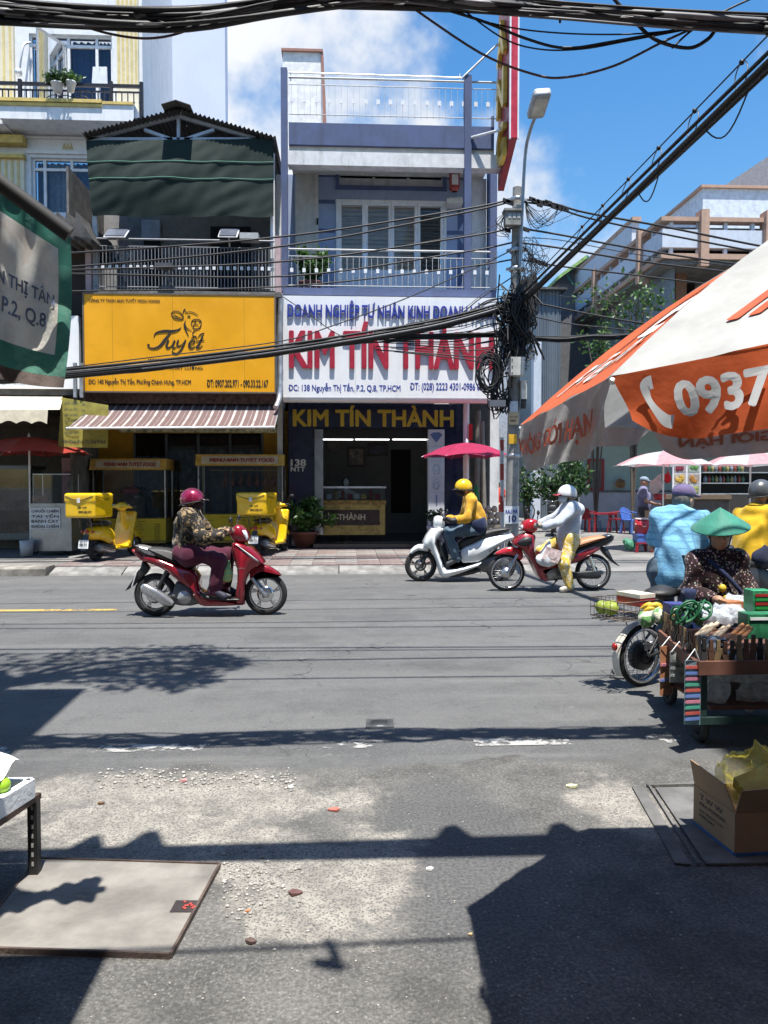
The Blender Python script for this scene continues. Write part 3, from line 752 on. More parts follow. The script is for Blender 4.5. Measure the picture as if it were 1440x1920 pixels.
q=MB();q.box((WX(556),WY-0.068,WZ(331)),(WX(596),WY-0.06,WZ(329)));q.build('door_joint',concd,dpan)
# window: frame, four leaves with glass over brown shutters and scroll grilles
wf=MB();fw=0.06
wf.box((wx0,WY-0.03,wz0),(wx0+fw,WY+0.08,wz1));wf.box((wx1-fw,WY-0.03,wz0),(wx1,WY+0.08,wz1));wf.box((wx0+fw,WY-0.03,wz1-fw),(wx1-fw,WY+0.08,wz1));wf.box((wx0+fw,WY-0.03,wz0),(wx1-fw,WY+0.08,wz0+fw))
win=wf.build('window',white,jh)
brown=[M('shutter_brown',(0.62,0.48,0.37),0.6,var=0.12),M('shutter_dark',(0.085,0.072,0.065),0.55,var=0.2)]
for i in range(4):
 a_=wx0+fw+(wx1-wx0-2*fw)*i/4;b_=wx0+fw+(wx1-wx0-2*fw)*(i+1)/4
 l=MB();l.box((a_+.005,WY-0.02,wz0+fw),(a_+0.06,WY+0.05,wz1-fw));l.box((b_-0.06,WY-0.02,wz0+fw),(b_-.005,WY+0.05,wz1-fw));l.box((a_+0.06,WY-0.02,wz1-fw-0.06),(b_-0.06,WY+0.05,wz1-fw));l.box((a_+0.06,WY-0.02,wz0+fw),(b_-0.06,WY+0.05,wz0+0.42))
 leaf=l.build('window_leaf',white,jh)
 q=MB();q.add([(a_+0.06,WY+0.01,wz0+0.42),(b_-0.06,WY+0.01,wz0+0.42),(b_-0.06,WY+0.01,wz1-fw-0.06),(a_+0.06,WY+0.01,wz1-fw-0.06)],[(0,1,2,3)]);q.build('pane',glass('pane_clear',(0.9,0.92,0.93),0.98),leaf)
 q=MB();zz=wz0+0.42
 while zz<wz1-0.15:
  q.box((a_+0.065,WY+0.10,zz),(b_-0.065,WY+0.115,zz+0.085));zz+=0.10
 q.box((a_+0.06,WY+0.13,wz0+.4),(b_-0.06,WY+0.14,wz1-.1));q.build('shutter',brown[1]if i==3 else brown[0],leaf)
 q=MB()
 for k in range(7):
  zc=wz0+0.55+k*0.18;q.tube([(a_+0.09,WY+0.06,zc),(b_-0.09,WY+0.06,zc),(b_-0.09,WY+0.06,zc+0.11),(a_+0.09,WY+0.06,zc+0.11)],0.006,4,closed=True)
 q.build('grille',M('grille_cream',(0.55,0.52,0.45),0.5),leaf)
 # balcony floor, rails
q=MB();q.box((P(530,548,FY).x,FY-0.02,5.38),(P(930,548,FY).x,WY+0.2,5.53));q.build('balcony_floor',blue_band,jh)
railg=M('rail_pale',(0.42,0.42,0.42),0.5,var=0.15)
rail(jh,541,930,470,541,FY+0.05,34,railg,0.032,509,bw=0.005)
rail(jh,541,932,150,222,FY+0.09,34,railg,0.036,192,bw=0.0035)
q=MB();rp=P(932,500,FY)
for k in range(9):q.box((rp.x-0.007,FY+0.1+k*0.12,5.53),(rp.x+0.007,FY+0.114+k*0.12,6.2))
q.tube([(rp.x,FY+0.05,6.3),(rp.x,WY,6.3)],0.02,6);q.build('side_rail',steelw,jh)
q=MB();a_=P(541,136,FY+0.1);b_=P(865,146,FY+0.1);q.tube([a_,b_],0.018,6);q.tube([P(865,148,FY),P(938,78,FY)],0.022,6)
for x_ in(545,718,862):q.tube([P(x_,138,FY+.1),P(x_,152,FY+.1)],0.012,5)
q.build('roof_pipe',steelw,jh)
# stair head on the roof
q=MB();a_=P(530,97,19.0);b_=P(602,215,19.0);q.box((a_.x,19.0,8.42),(b_.x,21.5,a_.z));q.build('stair_head',M('stairhead_white',(0.72,0.72,0.72),0.7,stain=0.2),jh)
q=MB();q.prism([(b_.x,18.96,a_.z+0.02),(b_.x+0.06,18.96,a_.z),(P(618,215,19).x,18.96,8.42),(P(608,215,19).x,18.96,8.42)],(0,0.1,0));q.box((a_.x-0.03,18.94,a_.z),(b_.x+0.05,21.5,a_.z+0.06));q.build('stair_head_trim',M('terracotta_trim',(0.30,0.15,0.12),0.8),jh)
# lamp brackets, lantern
q=MB();c_=P(852,340,WY-0.35);q.box((c_.x-0.10,c_.y-0.1,c_.z-0.17),(c_.x+0.10,c_.y+0.1,c_.z+0.17));q.lathe(c_,[(0.13,0.17),(0.05,0.25),(0.01,0.33)],8);q.lathe(c_,[(0.10,-0.17),(0.06,-0.22)],8);q.tube([c_+Vector((0,0,0.33)),c_+Vector((0,0,0.55))],0.01,5)
lan=tag(q.build('lantern',M('lantern_red',(0.36,0.06,0.05),0.4)),'red box lantern hanging under the upper balcony','lantern')
q=MB();q.box((c_.x-0.07,c_.y-0.106,c_.z-0.11),(c_.x+0.07,c_.y-0.1015,c_.z+0.11));q.build('lantern_pane',white,lan)
q=MB();pbox(q,838,372,868,381,WY-0.36,0.34);sh=tag(q.build('altar_shelf',beige),'small beige wall shelf with cups below the red lantern','shelf')
for x_ in(846,852,858,864):
 p_=P(x_,371,WY-0.2);q=MB();q.lathe((p_.x,p_.y,P(852,372,WY-.36).z),[(0.0,0.0),(0.03,0.0),(0.035,0.08)],8);q.build('cup',white,sh)
 # side wall along the lane, upper slanted flank
q=MB();xs=P(941,700,17.0).x;q.box((xs-0.2,17.3,0.1),(xs,26,5.4));q.box((P(884,400,WY).x,WY+0.02,5.4),(P(916,400,17.).x-0.02,WY+0.2,8.3));q.build('side_wall',greybeam,jh)
q=MB();q.box((xl,WY+0.25,5.4),(xr,24.0,5.5));q.box((xl-0.12,WY,0.1),(xl,24,8.3));q.box((xl,23.8,0.1),(xs-0.2,24,8.3));q.build('back_wall',greybeam,jh)
# big white sign with raised letters
SY=15.62
a_=P(530,554,SY);b_=P(932,746,SY)
SX0,SX1,SZ0,SZ1=a_.x,b_.x+0.02,b_.z,a_.z
sgn=thing('shop_sign','large white sign with raised red and blue letters on the gold shop','sign',(0.9,SY,SZ0))
q=MB();n_=3
for i in range(n_):q.box((SX0+(SX1-SX0)*i/n_+0.0015,SY,SZ0),(SX0+(SX1-SX0)*(i+1)/n_-0.0015,SY+0.22,SZ1))
q.build('board',signw,sgn)
q=MB();q.tube([(SX0,SY+0.1,SZ0),(SX1,SY+0.1,SZ0)],0.105,8);q.build('bottom_roll',signw,sgn)
def letters(s,x0,y0,x1,y1,Y,mat,depth,bold=0.035,nm='letter'):
 """one raised piece per letter; y0..y1 is the capital height in the photograph"""
 tot,_=text_geo(s,bold);wid=tot[:,0].max()-tot[:,0].min();m=(y0+y1)/2
 L,Rr=P(x0,m,Y),P(x1,m,Y);sx=(Rr.x-L.x)/wid;v0,_=text_geo('H',bold);ch=v0[:,1].max()-v0[:,1].min();base=v0[:,1].min()
 zb,zt=P((x0+x1)/2,y1,Y).z,P((x0+x1)/2,y0,Y).z;sz=(zt-zb)/ch;x00=tot[:,0].min()
 for i,ch_ in enumerate(s):
  if ch_==' ':continue
  pre=text_geo(s[:i+1],bold)[0][:,0].max();vc,f=text_geo(ch_,bold,0.05)
  off=pre-vc[:,0].max()
  lo,hi=vc[:,2].min(),vc[:,2].max()
  vs=[(L.x+(p[0]+off-x00)*sx,Y-(p[2]-lo)/(hi-lo)*depth,zb+(p[1]-base)*sz)for p in vc]
  q=MB();q.add(vs,f);q.build(nm,mat,sgn)
letters('KIM TÍN THÀNH',542,622,926,692,SY-0.012,redl,0.045,0.038)
letters('DOANH NGHIỆP TƯ NHÂN KINH DOANH VÀNG',539,573,930,597,SY-0.012,bluel,0.03,0.028)
ptext('ĐC: 138 Nguyễn Thị Tần, P.2, Q.8, TP.HCM',541,718,751,737,SY-0.004,bluel,sgn,bold=0.02)
ptext('ĐT: (028) 2223 4301-0986 038 138',769,718,931,736,SY-0.004,bluel,sgn,bold=0.02)
# shop front
GY=17.0
def gx(px):return P(px,900,GY).x
def gz(py):return P(700,py,GY).z
q=MB();q.box((gx(541),GY,gz(803)),(gx(872),GY+0.15,gz(757)));fas=q.build('fascia',navy,jh)
ptext('KIM TÍN THÀNH',549,760,851,800,GY-0.006,M('gold_print',(0.55,0.38,0.035),0.4,var=0.08),fas,bold=0.035)
q=MB();q.box((gx(541),GY+0.02,0.1),(gx(588),GY+0.3,gz(803)));pil=q.build('pillar',navy,jh)
ptext('138',545,861,574,874,GY+0.015,M('pale_letter',(0.55,0.52,0.45),0.5),pil,bold=0.03);ptext('NTT',545,875,572,884,GY+0.015,M('pale_letter'),pil,bold=0.03)
q=MB();q.box((gx(834),GY+0.02,0.1),(gx(872),GY+0.3,gz(803)));q.build('pillar',navy,jh)
q=MB();q.box((gx(803),GY-0.02,0.12),(gx(833),GY+0.25,gz(805)));gp=q.build('gem_panel',M('panel_pale',(0.62,0.63,0.68),0.4,var=0.05),jh)
gem=M('gem_print',(0.10,0.17,0.36),0.5);gem2=M('gem_print_pale',(0.26,0.45,0.62),0.5)
def ring(px,py,rx,rz,m_,n=16,sq=False):
 c_=P(px,py,GY-0.024);q=MB();q.tube([c_+Vector((rx*math.cos(2*math.pi*i/n),0,rz*math.sin(2*math.pi*i/n)))for i in range(n)],0.006,4,closed=True);q.build('gem_print',m_,gp)
cc=P(818,820,GY-0.026);q=MB();q.prism([cc+Vector(v)for v in((-.14,0,.06),(-.07,0,.11),(.07,0,.11),(.14,0,.06),(0,0,-.12))][::-1],(0,0.004,0));q.build('gem_print',gem,gp)
ring(818,880,0.08,0.12,gem2);ring(818,878,0.05,0.07,gem2);ring(818,908,0.09,0.13,gem2,5);ring(818,910,0.05,0.08,gem2,5)
q=MB();a_=P(818,928,GY-.024);q.tube([a_,a_+Vector((0.01,0,-0.2))],0.015,6);q.build('gem_print',gem,gp)
for y_ in(837,865,895,924):
 q=MB();q.box((gx(803),GY-0.023,gz(y_)),(gx(833),GY-0.0205,gz(y_)+0.008));q.build('panel_joint',gem2,gp)
q=MB();q.box((gx(808),GY-0.027,gz(858)),(gx(828),GY-0.021,gz(853)));q.build('gem_print',gem,gp)
q=MB();pcol=P(874,830,16.2);q.lathe((pcol.x,16.2,0.1),[(0.065,0),(0.065,3.3)],12);q.build('sign_post',white,jh)
q=MB();pbox(q,590,805,606,1003,GY+0.1,0.05);q.build('shutter_rail',M('steel_grey',(0.34,0.35,0.36),0.4,0.6),jh)
# interior: tiled room with strip lights, counter, pictures, doorway
inw=M('shop_interior',(0.24,0.26,0.26),0.5,var=0.08);IX0,IX1=gx(588),gx(834);IB=20.6
q=MB();q.box((IX0-0.1,IB,0.1),(IX1+0.1,IB+0.1,3.2));q.box((IX0-0.12,GY+0.3,0.1),(IX0-0.02,IB,3.2));q.box((IX1+0.02,GY+0.3,0.1),(IX1+0.12,IB,3.2));q.box((IX0-0.1,GY+0.2,3.2),(IX1+0.1,IB+.1,3.3));q.build('room_wall',inw,jh)
q=MB();q.box((IX0,GY-0.3,0.1),(IX1,IB,0.22));q.build('threshold',M('floor_granite',(0.05,0.05,0.055),0.15,var=0.3,scale=30),jh)
tubl=M('lit_tube',(1.0,0.98,0.94),0.5,emit=2.5)
for a_,b_ in((594,662),(666,730),(736,800)):
 p_,r_=P(a_,824,GY+0.22),P(b_,824,GY+0.22);q=MB();q.tube([p_,(r_.x,p_.y,p_.z)],0.012,6);q.build('light_tube',tubl,jh)
q=MB();q.box((IX0,GY+0.16,gz(821)),(IX1,GY+0.2,gz(803)));q.build('shutter_box',dark,jh)
q=MB();pbox(q,733,843,770,962,IB-0.03,0.02);q.build('inner_door',dark,jh)
pic=[('framed_picture','dark wood framed picture on the back wall of the shop',651,838,685,875),('wall_screen','wide dark television screen on the back wall of the shop',689,831,727,855)]
for nm,lb,a_,b_,c_,d_ in pic:
 o=thing(nm,lb,'picture' if 'frame' in nm else 'television',P(a_,d_,IB-0.08));q=MB();pbox(q,a_,b_,c_,d_,IB-0.08,0.07);q.build('frame',M('frame_brown',(0.05,0.025,0.015),0.4),o);q=MB();pbox(q,a_+4,b_+4,c_-4,d_-4,IB-0.085,0.004);q.build('picture' if 'frame' in nm else 'screen',M('pic_'+nm,(0.30,0.25,0.20)if 'frame' in nm else(0.05,0.06,0.13),0.3,var=0.9,scale=7),o)
q=MB();cc=P(625,835,IB-0.06);q.lathe(cc,[(0.0,0.0),(0.17,0.0),(0.18,0.03),(0.13,0.04)],20,axis=(0,-1,0));tag(q.build('wall_clock',M('clock_pale',(0.45,0.45,0.40),0.4)),'round pale clock on the back wall of the shop','clock')
ctr=thing('display_counter','gold shop counter with glass top case and dark name panel','counter',P(655,1000,17.5))
CY=17.45
golds=M('counter_gold',(0.42,0.31,0.10),0.3,0.35,var=0.25);
q=MB();pbox(q,600,942,722,1003,CY,0.6);q.build('counter_body',golds,ctr)
q=MB();pbox(q,598,938,724,946,CY-0.03,0.66);q.build('counter_rim',M('counter_trim',(0.30,0.19,0.06),0.25,0.4,var=0.5,scale=12),ctr)
q=MB();pbox(q,604,956,712,985,CY-0.015,0.01);npn=q.build('name_panel',M('maroon_panel',(0.045,0.02,0.02),0.3),ctr)
ptext('KIM TÍN THÀNH',577,961,685,975,CY-0.02,M('pale_gold',(0.62,0.55,0.36),0.4),npn,bold=0.03)
q=MB();pbox(q,598,915,722,937,CY,0.55);q.build('glass_case',glass('case_glass',(0.8,0.85,0.85),0.7),ctr)
q=MB();pbox(q,596,912,724,915.5,CY-0.02,0.6);q.build('case_top',steelw,ctr)
rr=random.Random(2)
for i in range(9):
 x_=604+13*i;p_=P(x_,936,CY+0.25);q=MB();k=rr.random()
 if k<0.5:q.lathe(p_,[(0.05,0.0),(0.06,0.02),(0.015,0.06),(0.05,0.13),(0.03,0.19),(0.0,0.2)],10)
 else:q.box(p_-Vector((0.06,0.03,0)),p_+Vector((0.06,0.03,0.12)))
 tag(q.build('jewellery_stand',(M('velvet_red',(0.25,0.02,0.03),0.8),white,golds,M('velvet_red'))[i%4]),'jewellery display piece inside the glass counter case','display','jewellery pieces in the counter case')
q=MB();hp=P(649,905,18.6);q.ball(hp,(0.10,0.11,0.13));
ps=thing('person','dark haired person in pale shirt standing behind the shop counter','person',(hp.x,18.6,0.22))
sdf_obj('body',[('c',(hp.x,18.6,0.35),(hp.x,18.6,0.95),0.12,0.15,0.05),('c',(hp.x,18.6,0.95),(hp.x,18.6,1.3),0.15,0.12,0.06),('c',(hp.x-0.16,18.6,1.3),(hp.x+0.16,18.6,1.3),0.06,0.06,0.08),('c',(hp.x-0.2,18.6,1.28),(hp.x-0.24,18.45,1.0),0.05,0.04,0.05),('c',(hp.x+0.2,18.6,1.28),(hp.x+0.24,18.45,1.0),0.05,0.04,0.05),('e',(hp.x,18.58,hp.z),(0.085,0.10,0.12),0.03),('c',(hp.x,18.6,1.3),(hp.x,18.6,hp.z),0.05,0.05,0.03),('c',(hp.x,18.6,0.22),(hp.x,18.6,0.5),0.09,0.13,0.04)],M('pale_shirt',(0.5,0.55,0.53),0.8),ps,0.025,world=True)
q.build('hair',dark,ps)
# red hanging sign on the edge of the house
rs=thing('projecting_sign','tall red projecting sign with gold letters on the corner of the blue house','sign',(3.2,15.2,8.3))
x0_=P(955,200,15.0).x;x1_=P(973,200,15.0).x;zb_=P(960,258,15.0).z
pr=[(15.0,zb_),(16.25,zb_-0.55),(16.25,13.0),(15.0,13.0)]
q=MB();q.prism([(x0_+0.03,y_,z_)for y_,z_ in pr],(x1_-x0_-0.06,0,0));q.build('box',M('sign_maroon',(0.30,0.02,0.04),0.4,var=0.15),rs)
q=MB()
for xx in(x0_,x1_-0.03):
 q.box((xx,14.985,zb_-0.02),(xx+0.03,15.03,13.0));
q.build('white_edge',white,rs)
q=MB();q.box((x0_+0.03,14.99,zb_),(x1_-0.03,15.0,13));q.build('red_edge',M('sign_edge_red',(0.50,0.02,0.05),0.4),rs)
for i,ch_ in enumerate('VÀNG'):
 z_=zb_+0.05+1.05*(2.6-i)+0.1
 text(ch_,(x0_+0.02,16.05,z_),(0,-1,0),(0,0,1),w=0.75,h=0.8,mat=gold,parent=rs,name='letter',bold=0.04,depth=0.08)
q=MB();q.tube([P(884,258,FY),P(944,242,15.6)],0.03,6);q.tube([(x0_-0.1,16.2,8.3),(x0_-0.1,16.2,9.2)],0.035,6);q.tube([P(930,190,16.0),P(938,75,15.9)],0.02,6);q.build('bracket',steelw,rs)
# things on the balcony
def potted(name,label,c,pr_,ph,fol_r,fol_h,n,size,seed,potm,leafm,group=None):
 o=thing(name,label,'potted plant',c,group=group);r_=random.Random(seed);c=Vector(c)
 q=MB();q.lathe(c,[(0.0,0.0),(pr_*0.62,0.0),(pr_*0.95,ph*0.85),(pr_*1.08,ph*0.86),(pr_*1.08,ph),(pr_*0.9,ph),(pr_*0.85,ph*0.85),(0,ph*0.85)],18);q.build('pot',potm,o)
 q=MB();pts=[]
 for i in range(16):
  a_=r_.uniform(0,6.28);rr_=fol_r*r_.uniform(0.3,1.0);h_=fol_h*r_.uniform(0.45,1.0)*(1.1-0.45*rr_/fol_r)
  tip=c+Vector((rr_*math.cos(a_),rr_*math.sin(a_),ph+h_));mid_=c+Vector((rr_*0.35*math.cos(a_),rr_*0.35*math.sin(a_),ph+h_*0.6))
  path=catmull([c+Vector((0,0,ph*0.8)),mid_,tip],6);q.tube(path,0.008,4)
  for k in range(n//16):
   t_=r_.uniform(0.3,1);pts.append(path[min(int(t_*12),12)]+Vector((r_.gauss(0,0.03),r_.gauss(0,0.03),r_.gauss(0,0.03))))
 q.build('stem',M('stem_green',(0.06,0.10,0.03),0.7),o);leaves('foliage',leafm,o,pts,size,r_)
 return o
terra=M('terracotta',(0.22,0.085,0.06),0.75,var=0.2,stain=0.3);lfd=leafmat('leaf_dark',(0.035,0.085,0.022));lfm=leafmat('leaf_mid',(0.06,0.13,0.03))
p_=P(583,538,FY+0.45);potted('potted_plant','bushy green shrub in a terracotta pot on the blue balcony',(p_.x,p_.y,5.53),0.24,0.22,0.56,0.85,1150,0.15,3,terra,lfm)
p_=G(571,1027,0.12);potted('potted_plant','large leafy plant in a terracotta bowl by the shop entrance',(p_.x,p_.y,0.12),0.30,0.36,0.80,0.82,1300,0.17,5,terra,lfm)
# ------------------------------------------------------------------ the food shop house with the yellow sign
yel=M('sign_yellow',(0.80,0.37,0.008),0.4,var=0.06,scale=1.5,stain=0.10)
blk=M('print_black',(0.02,0.018,0.015),0.5)
zinc=M('old_zinc',(0.10,0.095,0.09),0.6,0.5,var=0.3,scale=5,stain=0.5)
galv=M('galvanised',(0.42,0.43,0.44),0.4,0.7,var=0.2)
fh=thing('food_shop_house','two storey food shop house with dark gabled metal roof and yellow sign','house',(-4.2,17.5,0.1))
def V3(px,py,Y):return P(px,py,Y)
RY=15.55
pk,le,re=V3(334,203,RY),V3(152,250,RY),V3(516,256,RY)
def corrug(a,b,back,amp,n,thick=0.01):
 """corrugated sheet from edge a-b running back along +Y"""
 q=MB();a,b=Vector(a),Vector(b)
 d=(b-a);nr=Vector((0,1,0)).cross(d).normalized();nr=nr if nr.z>0 else-nr
 def fn(u,v):return a+d*u+Vector((0,back*v,0))+nr*amp*math.cos(2*math.pi*n*u)
 q.grid(fn,n*4,2);q.grid(lambda u,v:fn(1-u,v)-nr*thick,n*4,2);return q
for a_,b_ in((le,pk),(pk,re)):corrug(a_,b_,4.5,0.025,22).build('roof_sheet',zinc,fh)
q=MB()
for i in range(9):
 t_=i/8;p_=pk+Vector((0,0.02+4.4*t_,0.03));q.bar(p_+Vector((-0.28,0,-0.07)),p_+Vector((0,0,0.02)),0.5,0.012,up=(0,0,1));q.bar(p_+Vector((0.28,0,-0.07)),p_+Vector((0,0,0.02)),0.5,0.012)
q.build('ridge_cap',zinc,fh)
trs=M('truss_grey',(0.46,0.48,0.52),0.5,0.2);TY=RY+0.25
tl,tp,tr_=V3(168,262,TY),V3(334,218,TY),V3(486,262,TY)
for a_,b_ in((tl,tp),(tp,tr_),(tl,tr_),(V3(335,222,TY),V3(335,263,TY)),(V3(271,244,TY),V3(324,263,TY)),(V3(402,244,TY),V3(346,263,TY))):
 q=MB();q.bar(a_,b_,0.06,0.08,up=(0,1,0));q.build('truss_member',trs,fh)
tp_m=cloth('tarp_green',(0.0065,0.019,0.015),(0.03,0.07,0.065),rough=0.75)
a_,b_=V3(161,263,RY+0.1),V3(513,260,RY+0.1);c_,d_=V3(174,405,RY+0.05),V3(513,406,RY+0.05)
rn=np.random.RandomState(4);wv=[((lambda a,fq:(fq*math.cos(a),fq*math.sin(a)))(0.9+0.35*rn.randn(),8+4.5*i),rn.rand()*6,1.3/(1+0.25*i))for i in range(11)]
def tarp(u,v):
 p_=a_.lerp(b_,u).lerp(c_.lerp(d_,u),v);k=sum(math.sin(w[0]*u*1.6+w[1]*v*0.9+ph+1.8*math.sin(4*u+3*v+ph))*am for w,ph,am in wv)
 return p_+Vector((0,-0.0045*k-0.10*math.sin(math.pi*v)*(0.5+0.5*math.sin(5*u)),0.02*math.sin(19*u)*v))
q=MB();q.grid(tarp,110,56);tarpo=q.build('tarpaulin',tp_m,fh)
q=MB()
for v_ in(0.30,0.52):
 q.tube([tarp(i/40,v_)+Vector((0,-0.012,0))for i in range(41)],0.006,4)
q.build('cord',M('cord_green',(0.10,0.30,0.22),0.7),tarpo)
for x_ in(177,511):
 q=MB();p_,r_=V3(x_,400,RY+0.2),V3(x_,545,RY+0.2);q.box((p_.x-0.045,p_.y,r_.z),(p_.x+0.045,p_.y+0.09,p_.z+1.2));q.build('post',greybeam,fh)
for x_ in(165,521):
 q=MB();pbox(q,x_-5,442,x_+5,548,RY+0.1,0.3);q.build('balcony_pier',M('pink_plaster',(0.45,0.33,0.33),0.85,stain=0.4),fh)
q=MB();z_=V3(340,545,RY).z;q.box((V3(155,545,RY).x,RY+0.02,z_-0.1),(V3(526,545,RY).x,19.4,z_));q.build('balcony_floor',concd,fh)
rail(fh,176,514,450,543,RY+0.1,52,M('rail_grey',(0.20,0.205,0.22),0.5,0.2),0.028,502)
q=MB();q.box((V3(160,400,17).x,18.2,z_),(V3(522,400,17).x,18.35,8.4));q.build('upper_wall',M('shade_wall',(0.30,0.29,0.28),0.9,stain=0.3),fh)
q=MB();q.box((V3(158,400,17).x,RY+0.4,0.1),(V3(162,400,17).x,19.0,7.9));q.build('side_wall',concd,fh)
for x0_,x1_ in((270,300),(395,470)):
 q=MB();pbox(q,x0_,425,x1_,545,18.15,0.04);q.build('door',dark,fh)
q=MB();pbox(q,265,412,300,450,18.1,0.04);q.build('window',M('pale_shutter',(0.5,0.53,0.58),0.6),fh)
# yellow sign with lettering and cow drawing
YS=15.35
ys=thing('yellow_shop_sign','large yellow sign with black script and a cow head drawing','sign',V3(335,734,YS))
q=MB();a_=V3(157,551,YS);b_=V3(515,735,YS);q.box((a_.x,YS,b_.z),(b_.x,YS+0.15,a_.z));q.build('board',yel,ys)
q=MB()
for x_ in(211,324,458):
 xx=V3(x_,640,YS).x;q.box((xx-0.003,YS-0.002,b_.z),(xx+0.003,YS,a_.z))
q.build('panel_joint',M('joint_ochre',(0.35,0.20,0.01),0.6),ys)
q=MB();q.box((a_.x-0.03,YS-0.01,b_.z-0.03),(b_.x+0.03,YS+0.16,b_.z-0.001));q.box((a_.x-0.03,YS-0.01,a_.z+0.001),(b_.x+0.03,YS+0.16,a_.z+0.03));q.box((a_.x-0.03,YS-0.01,b_.z),(a_.x-0.001,YS+0.16,a_.z));q.box((b_.x+0.001,YS-0.01,b_.z),(b_.x+0.03,YS+0.16,a_.z));q.build('sign_frame',M('frame_dark',(0.12,0.10,0.08),0.6),ys)
TY_=YS-0.006
ptext('CÔNG TY TNHH ÁNH TUYẾT FRESH FOODS',166,558,300,567,TY_,blk,ys,bold=0.03)
ptext('www.tuyetthit.vn',277,670,378,681,TY_,blk,ys,bold=0.015)
ptext('AN TOÀN - CHẤT LƯỢNG',262,684,380,694,TY_,blk,ys,bold=0.03)
ptext('ĐC: 140 Nguyễn Thị Tần, Phường Chánh Hưng, TP.HCM',166,709,358,723,TY_,blk,ys,bold=0.03)
ptext('ĐT: 0907.202.971 - 090.33.22.167',388,712,503,726,TY_,blk,ys,bold=0.03)
def zz_(x,y):return V3(260+x/5.333,560+y/5.333,TY_-0.004)
S_=1/5.333*YS/1440
def st_(pts,ws,sgn_=None):
 q=MB();stroke(q,[zz_(*p)for p in pts],[w*S_ for w in ws],(0,-1,0));v=q.v[:];q.add([(x,y+0.004,z)for x,y,z in v],[tuple(reversed(f))for f in q.f[:]])
 n=len(v);q.add(v+[(x,y+0.004,z)for x,y,z in v],[(2*i,2*i+2,n+2*i+2,n+2*i)for i in range(n//2-1)]+[(2*i+1,n+2*i+1,n+2*i+3,2*i+3)for i in range(n//2-1)]);return q
def script(strokes,nm):
 q=MB()
 for pts,ws in strokes:
  a=st_(pts,ws);q.add(a.v,a.f)
 q.build(nm,blk,ys)
script([([(150,390),(170,345),(250,325),(340,325),(395,310),(425,285)],[3,14,26,26,16,3]),([(330,325),(270,400),(215,470),(160,495),(110,490),(92,462),(108,462)],[10,26,26,18,12,16,14])],'script_letter')
script([([(300,410),(278,465),(292,492),(330,470),(362,415)],[12,22,18,8,10]),([(362,415),(340,470),(350,492),(378,478)],[14,20,14,4])],'script_letter')
script([([(398,410),(385,455),(400,475),(440,450),(470,410)],[12,20,14,6,12]),([(470,410),(430,500),(385,545),(345,540),(335,520)],[14,18,12,14,10])],'script_letter')
script([([(500,470),(540,450),(560,425),(545,410),(510,440),(505,480),(530,495),(570,470)],[6,8,12,10,18,20,14,4]),([(520,400),(560,375),(585,398)],[4,12,4]),([(590,385),(620,355),(655,345)],[4,10,12])],'script_letter')
script([([(640,372),(605,450),(580,490),(610,490),(640,460)],[16,20,18,10,3]),([(570,425),(655,415)],[8,8])],'script_letter')
script([([(325,150),(350,125),(400,130),(435,160),(445,195),(400,205),(350,190),(325,150)],[6,8,8,8,10,10,9,6]),([(345,150),(385,180),(430,190)],[3,9,3]),([(440,150),(450,120),(462,100),(468,130),(490,140)],[3,10,4,8,4]),([(480,130),(540,135),(595,165)],[4,8,3]),([(485,178),(505,172),(515,185)],[4,14,5]),([(470,215),(455,260),(470,310),(500,375)],[3,12,14,3]),([(462,240),(480,290),(530,315)],[2,8,3]),([(525,265),(535,220),(575,205),(615,215),(625,250),(605,295),(560,300),(540,275),(565,255),(600,262)],[8,9,9,9,9,10,9,8,8,4]),([(552,230),(565,225),(575,240)],[5,10,5]),([(600,228),(608,224),(612,236)],[4,8,4]),([(585,305),(550,325),(540,355),(555,385)],[3,7,8,3])],'cow_drawing')
q=MB();pbox(q,160,736,520,757,15.6,0.3);q.build('soffit_beam',M('old_brick',(0.10,0.06,0.05),0.9,var=0.5,scale=14),fh)
# striped awning
am,t,b=newmat('awning_stripe');MATS['awning_stripe']=am
co=t.node('ShaderNodeTexCoord').outputs['Object'];sx_=t.node('ShaderNodeSeparateXYZ',{0:co}).outputs[0];fr=t.math('FRACT',t.math('MULTIPLY',sx_,4.6))
cc_=t.mix(t.math('GREATER_THAN',fr,0.80),(0.125,0.075,0.07),(0.42,0.38,0.36));cc_=t.mix(t.math('MULTIPLY',t.math('GREATER_THAN',t.math('FRACT',t.math('MULTIPLY',sx_,9.2)),0.86),0.5),cc_,(0.36,0.33,0.32));cc_=t.mix(t.math('MULTIPLY',t.ramp(t.noise(co,3,4),0.4,0.7),0.5),cc_,(0.10,0.07,0.065))
t.l.new(cc_,b.inputs['Base Color']);b.inputs['Roughness'].default_value=0.8
aw=thing('awning','brown and white striped cloth awning under the yellow sign','awning',V3(320,803,14.4))
a_,b_=V3(178,757,15.75),V3(524,757,15.75);c_,d_=V3(124,803,14.4),V3(514,801,14.4)
q=MB();q.grid(lambda u,v:a_.lerp(b_,u).lerp(c_.lerp(d_,u),v)-Vector((0,0,0.04*math.sin(math.pi*v))),30,8);q.build('canopy',am,aw)
q=MB();q.tube([c_,d_],0.022,8);q.build('front_bar',steelw,aw)
for p0,p1 in((a_,c_),(b_,d_)):
 q=MB();q.tube([p0-Vector((0,0,0.05)),p1-Vector((0,0,0.03))],0.014,6);q.build('arm',galv,aw)
